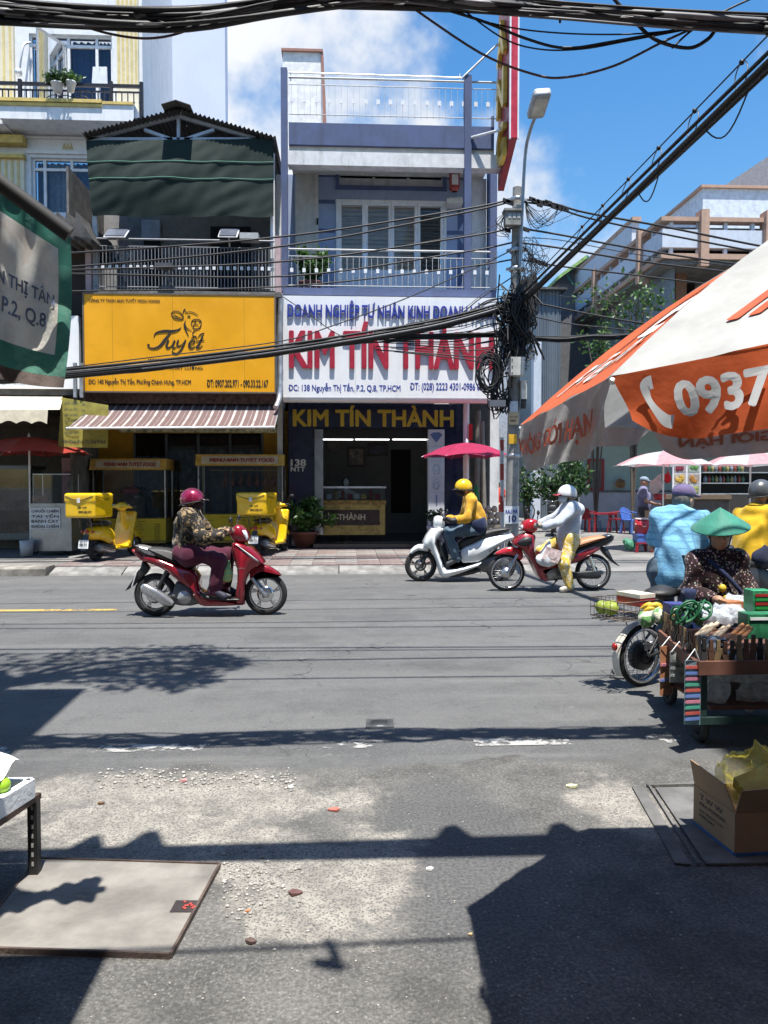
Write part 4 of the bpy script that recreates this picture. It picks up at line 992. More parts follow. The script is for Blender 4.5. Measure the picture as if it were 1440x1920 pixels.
 # ground floor: yellow frame, glass front, printed strip
FG=17.6
ylw=M('yellow_wall',(0.50,0.26,0.012),0.6,var=0.12,stain=0.2)
q=MB();pbox(q,160,790,253,1028,FG,0.2);q.build('wall',ylw,fh);q=MB();pbox(q,492,770,540,1028,FG,0.2);q.build('wall',ylw,fh)
q=MB();pbox(q,253,765,492,812,FG,0.2);q.build('wall',ylw,fh)
q=MB();pbox(q,222,802,518,811,FG-0.6,0.03);stp=q.build('printed_strip',M('strip_print',(0.45,0.42,0.25),0.5,var=0.7,scale=9),fh)
for i in range(5):
 q=MB();x_=253+239*i/4;pbox(q,x_-2,813,x_+2,1026,FG-0.02,0.06);q.build('mullion',M('alu_dark',(0.12,0.13,0.14),0.4,0.5),fh)
for i in range(4):
 q=MB();x_=253+239*i/4;p_,r_=V3(x_+2,814,FG),V3(x_+57,1025,FG);q.add([(p_.x,FG,r_.z),(r_.x,FG,r_.z),(r_.x,FG,p_.z),(p_.x,FG,p_.z)],[(0,1,2,3)]);q.build('pane',glass('shop_glass',(0.35,0.40,0.45),0.6),fh)
q=MB();xa,xb=V3(160,900,FG).x,V3(540,900,FG).x;q.box((xa,20.1,0.1),(xb,20.2,4));q.box((xa-.1,FG+.2,.1),(xa,20.1,4));q.box((xb,FG+.2,.1),(xb+.06,20.1,4));q.box((xa,FG+.2,3.6),(xb,20.1,3.7));q.build('room_wall',M('dim_room',(0.10,0.11,0.12),0.6,var=0.3),fh)
q=MB();q.box((xa,FG-0.4,0.1),(xb,20.05,0.2));q.build('threshold',concd,fh)
for x_,w_ in((275,22),(330,30),(395,26),(450,24)):
 q=MB();pbox(q,x_,842,x_+w_,1005,18.9,0.5);tag(q.build('storage_rack',M('rack_grey',(0.16,0.17,0.19),0.5,var=0.8,scale=7)),{275:'dim rack by the yellow wall inside the food shop',330:'wide dim rack behind the glass of the food shop',395:'dim rack behind the hanging meat inside the food shop',450:'dim rack at the far end of the food shop window'}[x_],'rack')
 # drain pipe and cable at the sign corner
q=MB();q.tube(catmull([V3(527,560,15.5),V3(524,640,15.5),V3(526,700,15.45),V3(524,745,15.35),V3(517,764,15.15)],6),0.055,8);q.build('downpipe',galv,fh)
# menu banner
mb_=thing('menu_banner','dull yellow hanging menu banner beside the striped awning','banner',V3(160,830,15.2))
a_,b_,c_,d_=V3(115,745,15.2),V3(204,760,15.2),V3(109,838,15.2),V3(203,840,15.2)
q=MB();q.grid(lambda u,v:a_.lerp(b_,u).lerp(c_.lerp(d_,u),v)+Vector((0,0.03*math.sin(5*u),0)),8,6);q.grid(lambda u,v:a_.lerp(b_,1-u).lerp(c_.lerp(d_,1-u),v)+Vector((0,0.03*math.sin(5*(1-u))+0.006,0)),8,6);q.build('sheet',M('banner_yellow',(0.33,0.29,0.06),0.7,var=0.2),mb_)
mt=M('banner_print',(0.03,0.05,0.06),0.6)
for i,s_ in enumerate(('CHẢ CHIÊN','BÒ LÁ LỐT','NEM NƯỚNG','GÀ RÁN','XÚC XÍCH','KHOAI TÂY')):ptext(s_,121,753+i*11,146,759+i*11,15.15,mt,mb_,bold=0.02)
for i,s_ in enumerate(('20k','15k','25k','30k')):ptext(s_,153,756+i*11,160,761+i*11,15.15,mt,mb_,bold=0.02)
ptext('Hân Hạnh Phục Vụ Quý Khách',116,824,198,834,15.15,mt,mb_,bold=0.02)
# lamps on the balcony rail
def solar(px,py,w,label):
 c_=V3(px,py,RY);o=thing('solar_lamp',label,'solar lamp',c_,group='solar lamps on the balcony rail')
 q=MB();q.obox(c_,(w,0,0),(0,0.16,0.12),(0,-0.009,0.012));q.build('panel',M('solar_dark',(0.10,0.11,0.14),0.2),o)
 q=MB();q.obox(c_+Vector((0,0.01,-0.012)),(w+0.02,0,0),(0,0.18,0.135),(0,-0.006,0.008));q.build('frame',steelw,o)
 q=MB();q.tube([c_-Vector((0,0,0.02)),c_-Vector((0,-0.1,0.25))],0.015,5);q.build('stalk',galv,o)
solar(219,436,0.19,'solar lamp panel on the balcony rail above the menu banner side');solar(429,436,0.17,'solar lamp panel on the balcony rail towards the blue house')
q=MB();pbox(q,449,436,484,447,RY-0.1,0.3);tag(q.build('junction_box',M('box_grey',(0.4,0.42,0.42),0.6)),'flat grey box on the balcony rail beside the solar lamp','box')
q=MB();c_=V3(310,500,RY-0.1);q.box(c_-Vector((0.16,0.1,0.04)),c_+Vector((0.16,0.1,0.05)));q.tube([c_,c_-Vector((-0.1,0.0,0.35))],0.03,6);tag(q.build('flood_lamp',M('lamp_dark',(0.07,0.07,0.075),0.5)),'dark floodlight fixed outside the balcony bars','lamp')
q=MB();c_=V3(232,478,RY+0.4);q.torus(c_,0.17,0.012,(0,1,0.2),20,6);q.torus(c_,0.10,0.008,(0,1,0.2),16,5)
for i in range(3):a__=i*2.094;q.obox(c_+Vector((0.07*math.cos(a__),0,0.07*math.sin(a__))),(0.06*math.cos(a__),0.01,0.06*math.sin(a__)),(0,0.004,0.0),(-0.04*math.sin(a__),0.01,0.04*math.cos(a__)))
q.tube([c_,c_+Vector((0,0.1,-0.5))],0.02,6);tag(q.build('fan',galv),'round wire fan on the shaded balcony','fan')
# ------------------------------------------------------------------ the shop at the left edge
ls=thing('corner_shop','dark open shop with cream awning and white sign at the left edge','shop',(-8,17.5,0.1))
q=MB();pbox(q,-260,590,148,728,15.4,0.12);wsb=q.build('sign_board',signw,ls)
ptext('ĐT: 0903 874 139',4,706,88,719,15.39,blk,wsb,bold=0.03)
q=MB();pbox(q,-260,728,150,740,15.45,0.3);q.build('beam',zinc,ls)
for x_,y0_,y1_ in((140,680,745),(152,680,745)):
 q=MB();pbox(q,x_-3,y0_,x_+3,y1_,15.2,0.06);q.build('bracket',galv,ls)
cream=cloth('cream_canvas',(0.62,0.56,0.43),rough=0.9)
a_,b_,c_,d_=V3(-260,737,15.6),V3(118,740,15.6),V3(-260,770,14.3),V3(112,768,14.3)
q=MB();q.grid(lambda u,v:a_.lerp(b_,u).lerp(c_.lerp(d_,u),v)-Vector((0,0,0.03*math.sin(math.pi*v))),20,6);aw2=thing('awning','cream canvas awning with scalloped edge over the corner shop','awning',c_);q.build('canopy',cream,aw2)
e_,f_=V3(-260,790,14.28),V3(88,795,14.28)
def scal(u,v):return c_.lerp(Vector((V3(90,768,14.3))),u).lerp(e_.lerp(f_,u)+Vector((0,0,0.05*abs(math.sin(12*math.pi*u)))),v)
q=MB();q.grid(scal,96,3);q.build('valance',cream,aw2)
q=MB();q.box((-14,17.4,0.1),(V3(158,900,17.4).x,17.5,0.5));q.build('step',concd,ls)
xe=V3(158,900,17.4).x
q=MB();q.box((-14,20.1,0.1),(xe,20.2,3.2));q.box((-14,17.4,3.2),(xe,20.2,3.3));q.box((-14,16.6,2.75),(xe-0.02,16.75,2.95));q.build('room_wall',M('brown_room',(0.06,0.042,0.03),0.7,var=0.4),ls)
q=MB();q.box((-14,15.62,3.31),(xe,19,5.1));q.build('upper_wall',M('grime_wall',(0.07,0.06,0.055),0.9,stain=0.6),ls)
for k in range(5):
 a_=V3(70+18*k,396,15.0);q=MB();q.prism([a_+Vector(v)for v in((0,0,0),(0.26,0.1,-0.48),(0.22,0.1,-0.55),(-0.05,0,-0.45))],(0,2.2,0.1));q.build('roof_sheet',zinc,ls)
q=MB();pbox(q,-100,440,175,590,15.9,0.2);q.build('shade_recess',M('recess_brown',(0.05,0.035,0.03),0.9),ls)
# glass display with goods
q=MB();pbox(q,-60,876,56,1006,16.9,0.7);dc=thing('display_cabinet','dark glass display cabinet at the left edge under the red parasol','cabinet',V3(0,1006,16.9));q.build('cabinet_glass',glass('cab_glass',(0.25,0.27,0.28),0.6),dc)
q=MB();pbox(q,-62,873,58,879,16.86,0.8);pbox(q,-62,1000,58,1012,16.86,0.8);pbox(q,54,879,58,1000,16.86,0.06);q.build('cabinet_frame',M('alu_dark'),dc)
for y_ in(915,955):
 q=MB();pbox(q,-58,y_,54,y_+2,16.95,0.6);q.build('shelf',galv,dc)
rr=random.Random(8)
for y_ in(914,954,999):
 for i in range(6):
  p_=V3(-20+12*i+rr.uniform(-3,3),y_,17.15);q=MB();q.lathe(p_,[(0.0,0.0),(0.05,0.0),(0.055,0.12),(0.03,0.16),(0.03,0.2),(0,0.2)],8)
  tag(q.build('jar',M('jar_%d'%(i%3),[(0.10,0.04,0.02),(0.06,0.07,0.06),(0.15,0.10,0.03)][i%3],0.3)),'small dark jar on the shelves of the display cabinet','jar','jars in the display cabinet')
  # ------------------------------------------------------------------ the cream hotel behind
HY=20.5
creamw=M('cream_wall',(0.72,0.73,0.75),0.75,var=0.05,stain=0.3,streak=True);goldt=M('gold_trim',(0.58,0.43,0.13),0.6,var=0.15,stain=0.3)
stripe=M('flute_yellow',(0.62,0.50,0.22),0.7);creamp=M('pilaster_cream',(0.70,0.63,0.48),0.7,var=0.06)
ht=thing('hotel_building','white and cream hotel with gold mouldings and blue curtains behind the shops','building',(-8,21,0))
def HX(px):return P(px,200,HY).x
def HZ(py):return P(120,py,HY).z
holes=[(56,64,211,222),(58,296,180,400)]
q=MB();ex=HX(268)
def hb(x0,y0,x1,y1,yo=0.0,d=0.3):q.box((HX(x0),HY+yo,HZ(y1)),(HX(x1),HY+yo+d,HZ(y0)))
hb(-300,-120,56,900);hb(211,-120,268,900);hb(56,-120,211,64);hb(56,222,211,296);hb(56,400,211,900);hb(180,296,211,400)
q.box((ex-0.02,HY+0.3,0),(ex,30,17));q.build('wall',creamw,ht)
for a_,b_ in((-30,30),(222,262)):
 q=MB();hb(a_,-60,b_,215,-0.10,0.1);pl=q.build('pilaster',creamp,ht)
 for k in range(5):
  q=MB();x_=a_+(b_-a_)*(k+0.5)/5;hb(x_-2,-40,x_+2,160 if a_>0 else 210,-0.115,0.014);q.build('flute',stripe,pl)
q=MB();hb(-30,290,46,420,-0.1,0.1);q.build('pilaster',creamp,ht)
for k in range(6):
 q=MB();x_=-22+11.5*k;hb(x_-2,302,x_+2,420,-0.115,0.014);q.build('flute',stripe,ht)
for y0_,y1_,x1_,dd in((264,278,50,0.3),(296,303,48,0.2)):
 q=MB();hb(-300,y0_,x1_,y1_,-dd,dd-0.005);q.build('cornice',goldt,ht)
q=MB();hb(28,222,268,255,-0.9,0.898);hb(-300,226,28,258,-0.7,0.698);q.build('balcony_slab',creamw,ht)
q=MB();hb(28,219,212,225,-0.96,0.06);hb(28,226,212,232,-0.93,0.03);hb(-300,222,27.5,232,-0.75,0.05);hb(212.5,221,268,226,-0.93,0.03);q.build('gold_moulding',goldt,ht)
q=MB();hb(50,258,268,262,-0.05,0.045);hb(50,284,200,290,-0.06,0.055);q.build('moulding',creamw,ht)
ptext('AAA',117,268,137,281,HY-0.01,goldt,ht,bold=0.02)
curtain=cloth('curtain_blue',(0.13,0.19,0.40),rough=0.8);curtw=cloth('curtain_pale',(0.45,0.48,0.55),rough=0.8)
def hotel_window(x0,y0,x1,y1,xs_,ys_,cols,nm='window'):
 q=MB();w_=0.07
 for x_ in xs_:q.box((HX(x_)-w_/2,HY+0.08,HZ(y1)),(HX(x_)+w_/2,HY+0.17,HZ(y0)))
 for y_ in ys_:q.box((HX(x0),HY+0.082,HZ(y_)-w_/2),(HX(x1),HY+0.168,HZ(y_)+w_/2))
 wo=q.build(nm,white,ht)
 for j in range(len(ys_)-1):
  for i in range(len(xs_)-1):
   a_,b_,c_,d_=HX(xs_[i]),HX(xs_[i+1]),HZ(ys_[j+1]),HZ(ys_[j])
   q=MB();q.add([(a_,HY+0.13,c_),(b_,HY+0.13,c_),(b_,HY+0.13,d_),(a_,HY+0.13,d_)],[(0,1,2,3)]);q.build('pane',winglass,wo)
   if cols[i]is None:continue
   q=MB();q.grid(lambda u,v:Vector((a_+(b_-a_)*u,HY+0.35+0.05*math.sin(u*26+i),c_+(d_-c_)*v)),28,1);q.build('curtain',cols[i],wo)
 q=MB();q.box((HX(x0),HY+0.6,HZ(y1)),(HX(x1),HY+0.62,HZ(y0)));q.build('room_dark',dark,wo)
 return wo
pg=cloth('curtain_green',(0.38,0.45,0.33),rough=0.8)
hw=hotel_window(56,64,211,222,[57,81,128,181,210],[65,83,221],[pg,None,curtain,curtain])
q=MB();hx0,hz0,hz1=HX(88),HZ(219),HZ(80)
lf=[Vector((HX(122),HY+0.06,0)),Vector((HX(91),HY-0.75,0))]
for f0,f1,za,zb in((0,1,hz1-0.09,hz1),(0,1,hz0,hz0+0.09),(0,.09,hz0,hz1),(.91,1,hz0,hz1)):
 a_,b_=lf[0].lerp(lf[1],f0),lf[0].lerp(lf[1],f1);q.prism([(a_.x,a_.y,za),(b_.x,b_.y,za),(b_.x,b_.y,zb),(a_.x,a_.y,zb)],(0.02,0.05,0))
dl=q.build('open_door_leaf',white,ht)
q=MB();q.add([(lf[0].x,lf[0].y,hz0),(lf[1].x,lf[1].y,hz0),(lf[1].x,lf[1].y,hz1),(lf[0].x,lf[0].y,hz1)],[(0,1,2,3)]);q.build('pane',winglass,dl)
q=MB();q.grid(lambda u,v:Vector((HX(92)+(HX(120)-HX(92))*u,HY+0.36+0.05*math.sin(u*22),hz0+(hz1-hz0)*v)),24,1);q.build('curtain',curtain,ht)
hotel_window(58,296,180,400,[59,80,131,179],[297,316,399],[curtain,curtw,curtain])
# hotel balcony railing
ironb=M('black_iron',(0.025,0.025,0.03),0.45,0.5)
HR=HY-0.85
rl_=thing('balcony_railing','black wrought iron railing along the hotel balcony','railing',P(130,220,HR))
def HRx(px):return P(px,190,HR).x
def HRz(py):return P(130,py,HR).z
q=MB();q.box((HRx(-120),HR,HRz(161)),(HRx(267),HR+0.06,HRz(155)));q.build('handrail',ironb,rl_)
q=MB();q.box((HRx(-120),HR+.01,HRz(171)),(HRx(267),HR+0.04,HRz(168)));q.box((HRx(-120),HR+.01,HRz(221)),(HRx(267),HR+0.04,HRz(218)));q.build('cross_bar',ironb,rl_)
q=MB();hh=HRz(171)-HRz(220);q.box((-0.012,-0.012,0),(0.012,0.012,hh));q.ball((0,0,hh*0.65),0.03,6,4);q.ball((0,0,hh*0.3),0.025,6,4);b0=q.build('baluster',ironb,rl_);me=b0.data;bpy.data.objects.remove(b0)
for k in range(-8,24):inst(me,rl_,(HRx(4+11.2*k),HR+0.03,HRz(220)),name='baluster')
for x_ in(37,208,265):
 q=MB();q.box((HRx(x_)-0.04,HR-0.01,HRz(222)),(HRx(x_)+0.04,HR+0.07,HRz(150)));q.build('post',ironb,rl_)
for x_ in(100,122,150):
 q=MB();c_=Vector((HRx(x_),HR,HRz(198)));q.tube([c_+Vector((0.28*(1-i/30)*math.cos(i*0.45),-0.01,0.28*(1-i/30)*math.sin(i*0.45)))for i in range(28)],0.012,5);q.build('scroll',ironb,rl_)
ac=thing('air_conditioner','beige air conditioner unit behind the hotel railing','air conditioner',P(76,218,HY-0.5))
q=MB();pbox(q,48,187,104,219,HY-0.5,0.35);q.build('casing',M('ac_beige',(0.5,0.47,0.42),0.6),ac)
q=MB();c_=P(63,202,HY-0.52);q.torus(c_,0.19,0.015,(0,1,0));q.torus(c_,0.12,0.01,(0,1,0));q.lathe(c_,[(0.0,0),(0.05,0),(0.06,-0.02)],12,axis=(0,-1,0));q.build('fan_grille',dark,ac)
p_=P(108,192,HR-0.1);potted('potted_plant','trailing plant in a white pot hooked on the hotel railing',(p_.x,p_.y,HRz(178)),0.15,0.22,0.42,0.25,380,0.12,9,white,lfd)
p_=P(133,175,HR-0.1);potted('potted_plant','small grassy plant in a white pot on the hotel railing',(p_.x,p_.y,HRz(176)),0.12,0.24,0.28,0.22,260,0.12,10,white,lfm)
q=MB();q.prism([P(174,125,HY-.5),P(200,125,HY-.5),P(201,157,HY-.5),P(172,157,HY-.5)][::-1],(0,0.04,0));q.tube([P(187,127,HY-.5),P(187,200,HY-.4)],0.015,5);tag(q.build('notice_board',white),'plain white board standing on the hotel balcony','board')
q=MB();q.tube(catmull([P(57,80,HY-.02),P(45,84,HY-.2),P(40,105,HY-.25),P(37,128,HY-.2)],5),0.03,6);q.lathe(P(35,136,HY-.3),[(0.0,-0.14),(0.08,-0.12),(0.09,0.1),(0,0.12)],12,axis=(0.3,-1,-0.3));tag(q.build('security_camera',steelw),'white security camera on a curved arm beside the hotel window','camera')
# ------------------------------------------------------------------ the blank wall house behind
bw=MB();bw.box((P(262,100,24).x,24,0),(P(422,100,24).x,24.5,18.5));tag(bw.build('blank_wall_house',M('pale_blue_wall',(0.60,0.65,0.80),0.85,var=0.04,scale=0.6,stain=0.06,streak=True)),'tall house with a blank pale blue side wall behind the gabled roof','house')
# ------------------------------------------------------------------ the modern building on the right corner
tanc=M('tan_concrete',(0.46,0.30,0.22),0.85,var=0.1,stain=0.25,streak=True);palew=M('pale_concrete',(0.55,0.60,0.68),0.8,var=0.06,stain=0.25,streak=True)
brownc=M('brown_column',(0.22,0.11,0.065),0.8)
RYF=26.0;RX=P(1240,450,RYF).x;XE=34.0;YE=41.6
rb=thing('corner_building','modern corner building with white bands, tan pillars and shaded terraces','building',(RX+6,RYF+4,0))
def rz(py):return P(1290,py,RYF).z
bands=[('beam',tanc,406,414,0.0),('band',palew,429,463,0.06),('beam',tanc,475,485,0.0)]
for nm,m_,y0,y1,s_ in bands:
 q=MB();q.box((RX+s_,RYF+s_,rz(y1)),(XE,RYF+0.4,rz(y0)));q.build('front_'+nm,m_,rb)
 q=MB();q.box((RX+s_,RYF+0.4+.005,rz(y1)),(RX+0.4,YE,rz(y0)));q.build('side_'+nm,m_,rb)
q=MB();q.box((RX+0.35,RYF+0.35,rz(429)),(XE,YE,rz(420)));q.box((RX+0.1,RYF+0.1,rz(494)),(XE,YE,rz(485.5)));q.build('floor_slab',concd,rb)
def px_front(px):return P(px,440,RYF).x
for x_ in(1319,1440,1560):
 q=MB();xx=px_front(x_);q.box((xx-0.14,RYF-0.15,rz(500)),(xx+0.14,RYF+0.3,rz(394)));q.build('pillar',tanc,rb)
for y_ in(27.9,33.0,38.2):
 q=MB();q.box((RX-0.12,y_-0.12,rz(506)),(RX+0.3,y_+0.12,rz(398)));q.build('pillar',tanc,rb)
for k in range(14):
 xx=px_front(1262+51.0*k)
 for y0,y1 in((414.5,428.5),(463.5,474.5)):
  q=MB();q.box((xx-0.06,RYF+0.12,rz(y1)),(xx+0.06,RYF+0.24,rz(y0)));q.build('baluster_block',palew,rb)
for k in range(13):
 yy=RYF+1.1+1.1*k
 for y0,y1 in((414.5,428.5),(463.5,474.5)):
  q=MB();q.box((RX+0.12,yy-0.06,rz(y1)),(RX+0.24,yy+0.06,rz(y0)));q.build('baluster_block',palew,rb)
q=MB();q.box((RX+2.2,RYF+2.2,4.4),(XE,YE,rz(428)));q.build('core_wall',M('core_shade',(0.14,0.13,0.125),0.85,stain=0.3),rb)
for x_ in(1277,1400):
 q=MB();xx=P(x_,560,RYF+1.2).x;q.box((xx-0.2,RYF+1.2,4.2),(xx+0.2,RYF+1.6,rz(494)));q.build('column',brownc,rb)
a_=P(1318,353,RYF+1.5);q=MB();q.box((a_.x,RYF+1.5,rz(414)),(XE,YE-1,a_.z));q.build('penthouse',M('penthouse_white',(0.62,0.68,0.76),0.8,stain=0.2,streak=True),rb)
q=MB();q.box((a_.x-0.1,RYF+1.4,a_.z),(XE,YE-1,a_.z+0.1));q.build('penthouse_coping',tanc,rb)
q=MB();q.box((RX+0.02,28.8,rz(405)),(RX+0.3,YE,rz(405)+0.72));q.build('side_parapet',palew,rb)
q=MB();q.box((RX+0.0,28.7,rz(405)+0.724),(RX+0.34,YE,rz(405)+0.9));q.build('side_coping',tanc,rb)
q=MB();q.prism([P(1352,352,44),P(1445,290,44),P(1620,290,44),P(1620,420,44),P(1352,420,44)][::-1],(0,4,0));q.build('rear_roof',M('slate_grey',(0.20,0.21,0.24),0.7),rb)
# ground floor: side glazing, blue wall, green front wall with tiled dado
q=MB();q.box((RX+0.6,RYF+0.6,0),(RX+0.75,YE,rz(494)));q.build('side_wall',M('blue_grey_sheet',(0.17,0.20,0.23),0.6,var=0.15,stain=0.3,streak=True),rb)
for k in range(7):
 q=MB();yy=RYF+1.2+2.0*k;q.box((RX+0.56,yy,2.9),(RX+0.598,yy+1.6,6.2));wn_=q.build('window',M('dim_glass',(0.05,0.07,0.08),0.15),rb)
 q=MB();q.box((RX+0.53,yy+0.58,2.6),(RX+0.728,yy+0.62,5.0));q.build('mullion',steelw,wn_)
GX0=P(1092,900,RYF).x
greenw=M('pale_green_wall',(0.36,0.44,0.38),0.8,var=0.06,stain=0.2)
q=MB();q.box((GX0,RYF+0.3,1.25),(XE,RYF+0.5,4.2));gw=q.build('front_wall',greenw,rb)
q=MB();q.box((GX0,RYF+0.26,0),(XE,RYF+0.5,1.249));q.build('tiled_dado',M('dado_tile',(0.48,0.45,0.46),0.4,var=0.12,scale=3),rb)
q=MB();q.box((GX0,RYF+0.24,1.25),(XE,RYF+0.258,1.32));q.build('dado_border',M('border_dark',(0.16,0.12,0.12),0.5,var=0.8,scale=25),rb)
q=MB();pbox(q,1102,860,1133,920,RYF+0.22,0.06);wn_=q.build('window',M('frame_red',(0.30,0.02,0.02),0.5),rb)
q=MB();pbox(q,1106,866,1127,914,RYF+0.21,0.02);q.build('pane',M('dim_green_glass',(0.10,0.14,0.12),0.2),wn_)
q=MB();q.box((GX0-0.1,RYF-2.6,4.2),(XE,RYF+0.9,4.35));q.build('ledge',concd,rb)  # ledge extended forward so its shade covers the green wall
# ------------------------------------------------------------------ sheds and houses down the side street
corr,t,b=newmat('corrugated_blue');MATS['corrugated_blue']=corr
co=t.node('ShaderNodeTexCoord').outputs['Object'];sx_=t.node('ShaderNodeSeparateXYZ',{0:co}).outputs[0]
t.l.new(t.mix(t.noise(co,2.5,5),(0.12,0.15,0.18),(0.20,0.24,0.28)),b.inputs['Base Color']);b.inputs['Roughness'].default_value=0.55
w_=t.math('SINE',t.math('MULTIPLY',sx_,40.0));t.l.new(t.node('ShaderNodeBump',{'Strength':0.8,'Distance':0.04,'Height':w_}).outputs[0],b.inputs['Normal'])
def shed(label,x0,x1,ytop,Y,mat,roof=None,d=4.0,name='shed'):
 a_,b_=P(x0,ytop,Y),P(x1,ytop,Y);o=thing(name,label,name,((a_.x+b_.x)/2,Y,0));zt=P((x0+x1)/2,ytop,Y).z
 q=MB();n=max(2,int((b_.x-a_.x)/0.09))
 if mat is corr:q.grid(lambda u,v:Vector((a_.x+(b_.x-a_.x)*u,Y+0.02*math.sin(u*n*3.1),zt*v)),n*2,1);q.box((a_.x,Y+0.06,0),(b_.x,Y+d,zt))
 else:q.box((a_.x,Y,0),(b_.x,Y+d,zt))
 q.build('wall',mat,o)
 q=MB();q.box((a_.x-0.2,Y-0.25,zt),(b_.x+0.2,Y+d,zt+0.1));q.build('roof',roof or zinc,o);return o
s1=shed('blue grey corrugated metal shed beside the pole',1006,1052,545,33.0,corr)
shed('narrow pale blue wall house at the end of the lane behind the pole',930,1012,640,40.0,M('pale_lane_wall',(0.45,0.50,0.58),0.85,stain=0.4,streak=True),name='house')
shed('grey plaster lane house behind the maroon parasol',884,932,760,36.0,M('grey_lane_wall',(0.34,0.34,0.34),0.9,stain=0.5,streak=True),name='house')
pw=MB();pbox(pw,1000,632,1014,1000,30.0,0.4);tag(pw.build('gate_pillar',palew),'white concrete pillar standing in the side street','pillar')
o=thing('green_roof_hut','small hut with a green and yellow gabled roof behind the shed','hut',P(1070,560,36));ga=P(1094,490,36);gl_,gr_=P(1040,530,36),P(1150,530,36)
q=MB();q.prism([gl_,ga,gr_][::-1],(0,4,0));q.box((gl_.x+0.2,36.05,0),(gr_.x-0.2,40,gl_.z));q.build('wall',M('hut_grey',(0.14,0.14,0.15),0.8),o)
for a_,b_,m_ in((gl_,ga,M('roof_green',(0.20,0.36,0.10),0.6,var=0.4)),(ga,gr_,M('roof_teal',(0.04,0.18,0.14),0.6))):
 q=MB();q.prism([a_+Vector((0,-0.5,0)),b_+Vector((0,-0.5,0)),b_+Vector((0,-0.5,0.16)),a_+Vector((0,-0.5,0.16))],(0,5,0));q.build('roof',m_,o)
for k in(0.35,0.65):
 q=MB();q.bar(gl_.lerp(ga,k)+Vector((0,-0.3,-0.05)),gl_.lerp(ga,k)+Vector((0.3,-0.3,-0.5)),0.06,0.06);q.build('truss_member',M('roof_teal'),o)
 # climbing shrub in front of the terraces and bushes in the lane
rs_=random.Random(21)
def shrub(label,c,rad,n,size,seed,leafm,stems=6):
 o=thing('shrub',label,'shrub',(c[0],c[1],0.02));r_=random.Random(seed);c=Vector(c);q=MB();pts=[]
 for i in range(stems):
  a__=r_.uniform(0,6.28);tip=c+Vector((rad[0]*math.cos(a__)*r_.uniform(.3,1),rad[1]*math.sin(a__)*r_.uniform(.3,1),rad[2]*r_.uniform(-.2,1)))
  path=catmull([Vector((c.x,c.y,0.02)),Vector((c.x,c.y,c.z*0.6))+Vector((r_.gauss(0,.1),r_.gauss(0,.1),0)),(c+tip)/2,tip],5);q.tube(path,[0.03-0.0015*j for j in range(16)],5)
  for k in range(n//stems):t_=r_.randint(8,15);pts.append(path[t_]+Vector((r_.gauss(0,rad[0]*0.16),r_.gauss(0,rad[1]*0.16),r_.gauss(0,rad[2]*0.16))))
 q.build('trunk',M('bark',(0.13,0.105,0.08),0.95),o);leaves('crown',leafm,o,pts,size,r_);return o
c_=P(1190,590,24.0);shrub('sparse climbing shrub growing before the shaded terraces',(c_.x,24.0,c_.z),(1.9,0.6,1.1),480,0.2,31,lfm,13)
c_=P(1120,660,25.0);shrub('thin leafy sapling at the corner of the terraces',(c_.x,25.0,c_.z),(0.9,0.5,0.9),260,0.2,32,lfm,6)
c_=P(1040,925,24.0);shrub('dark bush in the lane behind the helmeted rider',(c_.x,24.0,1.3),(0.9,0.6,0.9),700,0.2,33,lfd,12)
c_=P(1078,905,23.0);shrub('tall dark bush by the green wall in the lane',(c_.x,23.0,1.5),(0.5,0.5,1.1),500,0.2,34,lfd,10)
c_=P(990,930,24.5);shrub('narrow dark bush just beside the pole',(c_.x,24.5,1.2),(0.4,0.4,1.0),360,0.18,35,lfd,8)
# ================================================================== pole, lamp and the web of cables
PYY=13.45
cblk=M('cable_black',(0.012,0.012,0.013),0.55,var=0.4,scale=30);cgry=M('cable_grey',(0.16,0.16,0.17),0.5);cbrn=M('cable_brown',(0.10,0.06,0.05),0.6)
polec=M('pole_concrete',(0.27,0.265,0.25),0.9,var=0.25,scale=5,bump=0.4,stain=0.6,streak=True)
pb,pt=G(959,1054,0.1),P(970,352,PYY);pb=Vector((P(959,1000,PYY).x,PYY,0.08))
pole=thing('utility_pole','weathered concrete utility pole at the street corner wrapped in cables','utility pole',pb)
def onpole(z):return pb.lerp(pt,(z-pb.z)/(pt.z-pb.z))
def pz(py):return P(965,py,PYY).z
q=MB();q.tube([pb.lerp(pt,i/10)for i in range(11)],[0.125-0.0045*i for i in range(11)],14);q.build('shaft',polec,pole)
for y_ in(505,470,375,700,855):
 c_=onpole(pz(y_));q=MB();q.lathe(c_,[(0.118,-0.035),(0.124,-0.03),(0.124,0.03),(0.118,0.035)],14);q.box(c_+Vector((-0.17,-0.03,-0.02)),c_+Vector((0.17,0.03,0.02)));q.build('clamp',galv,pole)
mbx=thing('meter_box','grey meter box with three windows near the top of the pole','meter box',P(963,420,PYY-0.2))
q=MB();pbox(q,948,393,978,421,PYY-0.25,0.16);q.build('case',M('meter_case',(0.22,0.22,0.20),0.5,var=0.3),mbx)
q=MB();pbox(q,946,390,980,394,PYY-0.28,0.22);q.build('hood',M('meter_case'),mbx)
for k in range(3):
 q=MB();pbox(q,953+8.5*k,400,959+8.5*k,409,PYY-0.256,0.006);q.build('meter_window',M('meter_win',(0.42,0.44,0.45),0.3),mbx)
wb=thing('switch_box','white steel switch box strapped to the pole below the cable tangle','switch box',P(970,702,PYY-0.3))
q=MB();pbox(q,958,669,984,703,PYY-0.36,0.2);q.build('case',M('box_white',(0.55,0.54,0.50),0.5,var=0.12,stain=0.4,streak=True),wb)
for y_ in(674,687,699):
 q=MB();q.ball(P(960.5,y_,PYY-0.365),0.012,6,4);q.build('bolt',dark,wb)
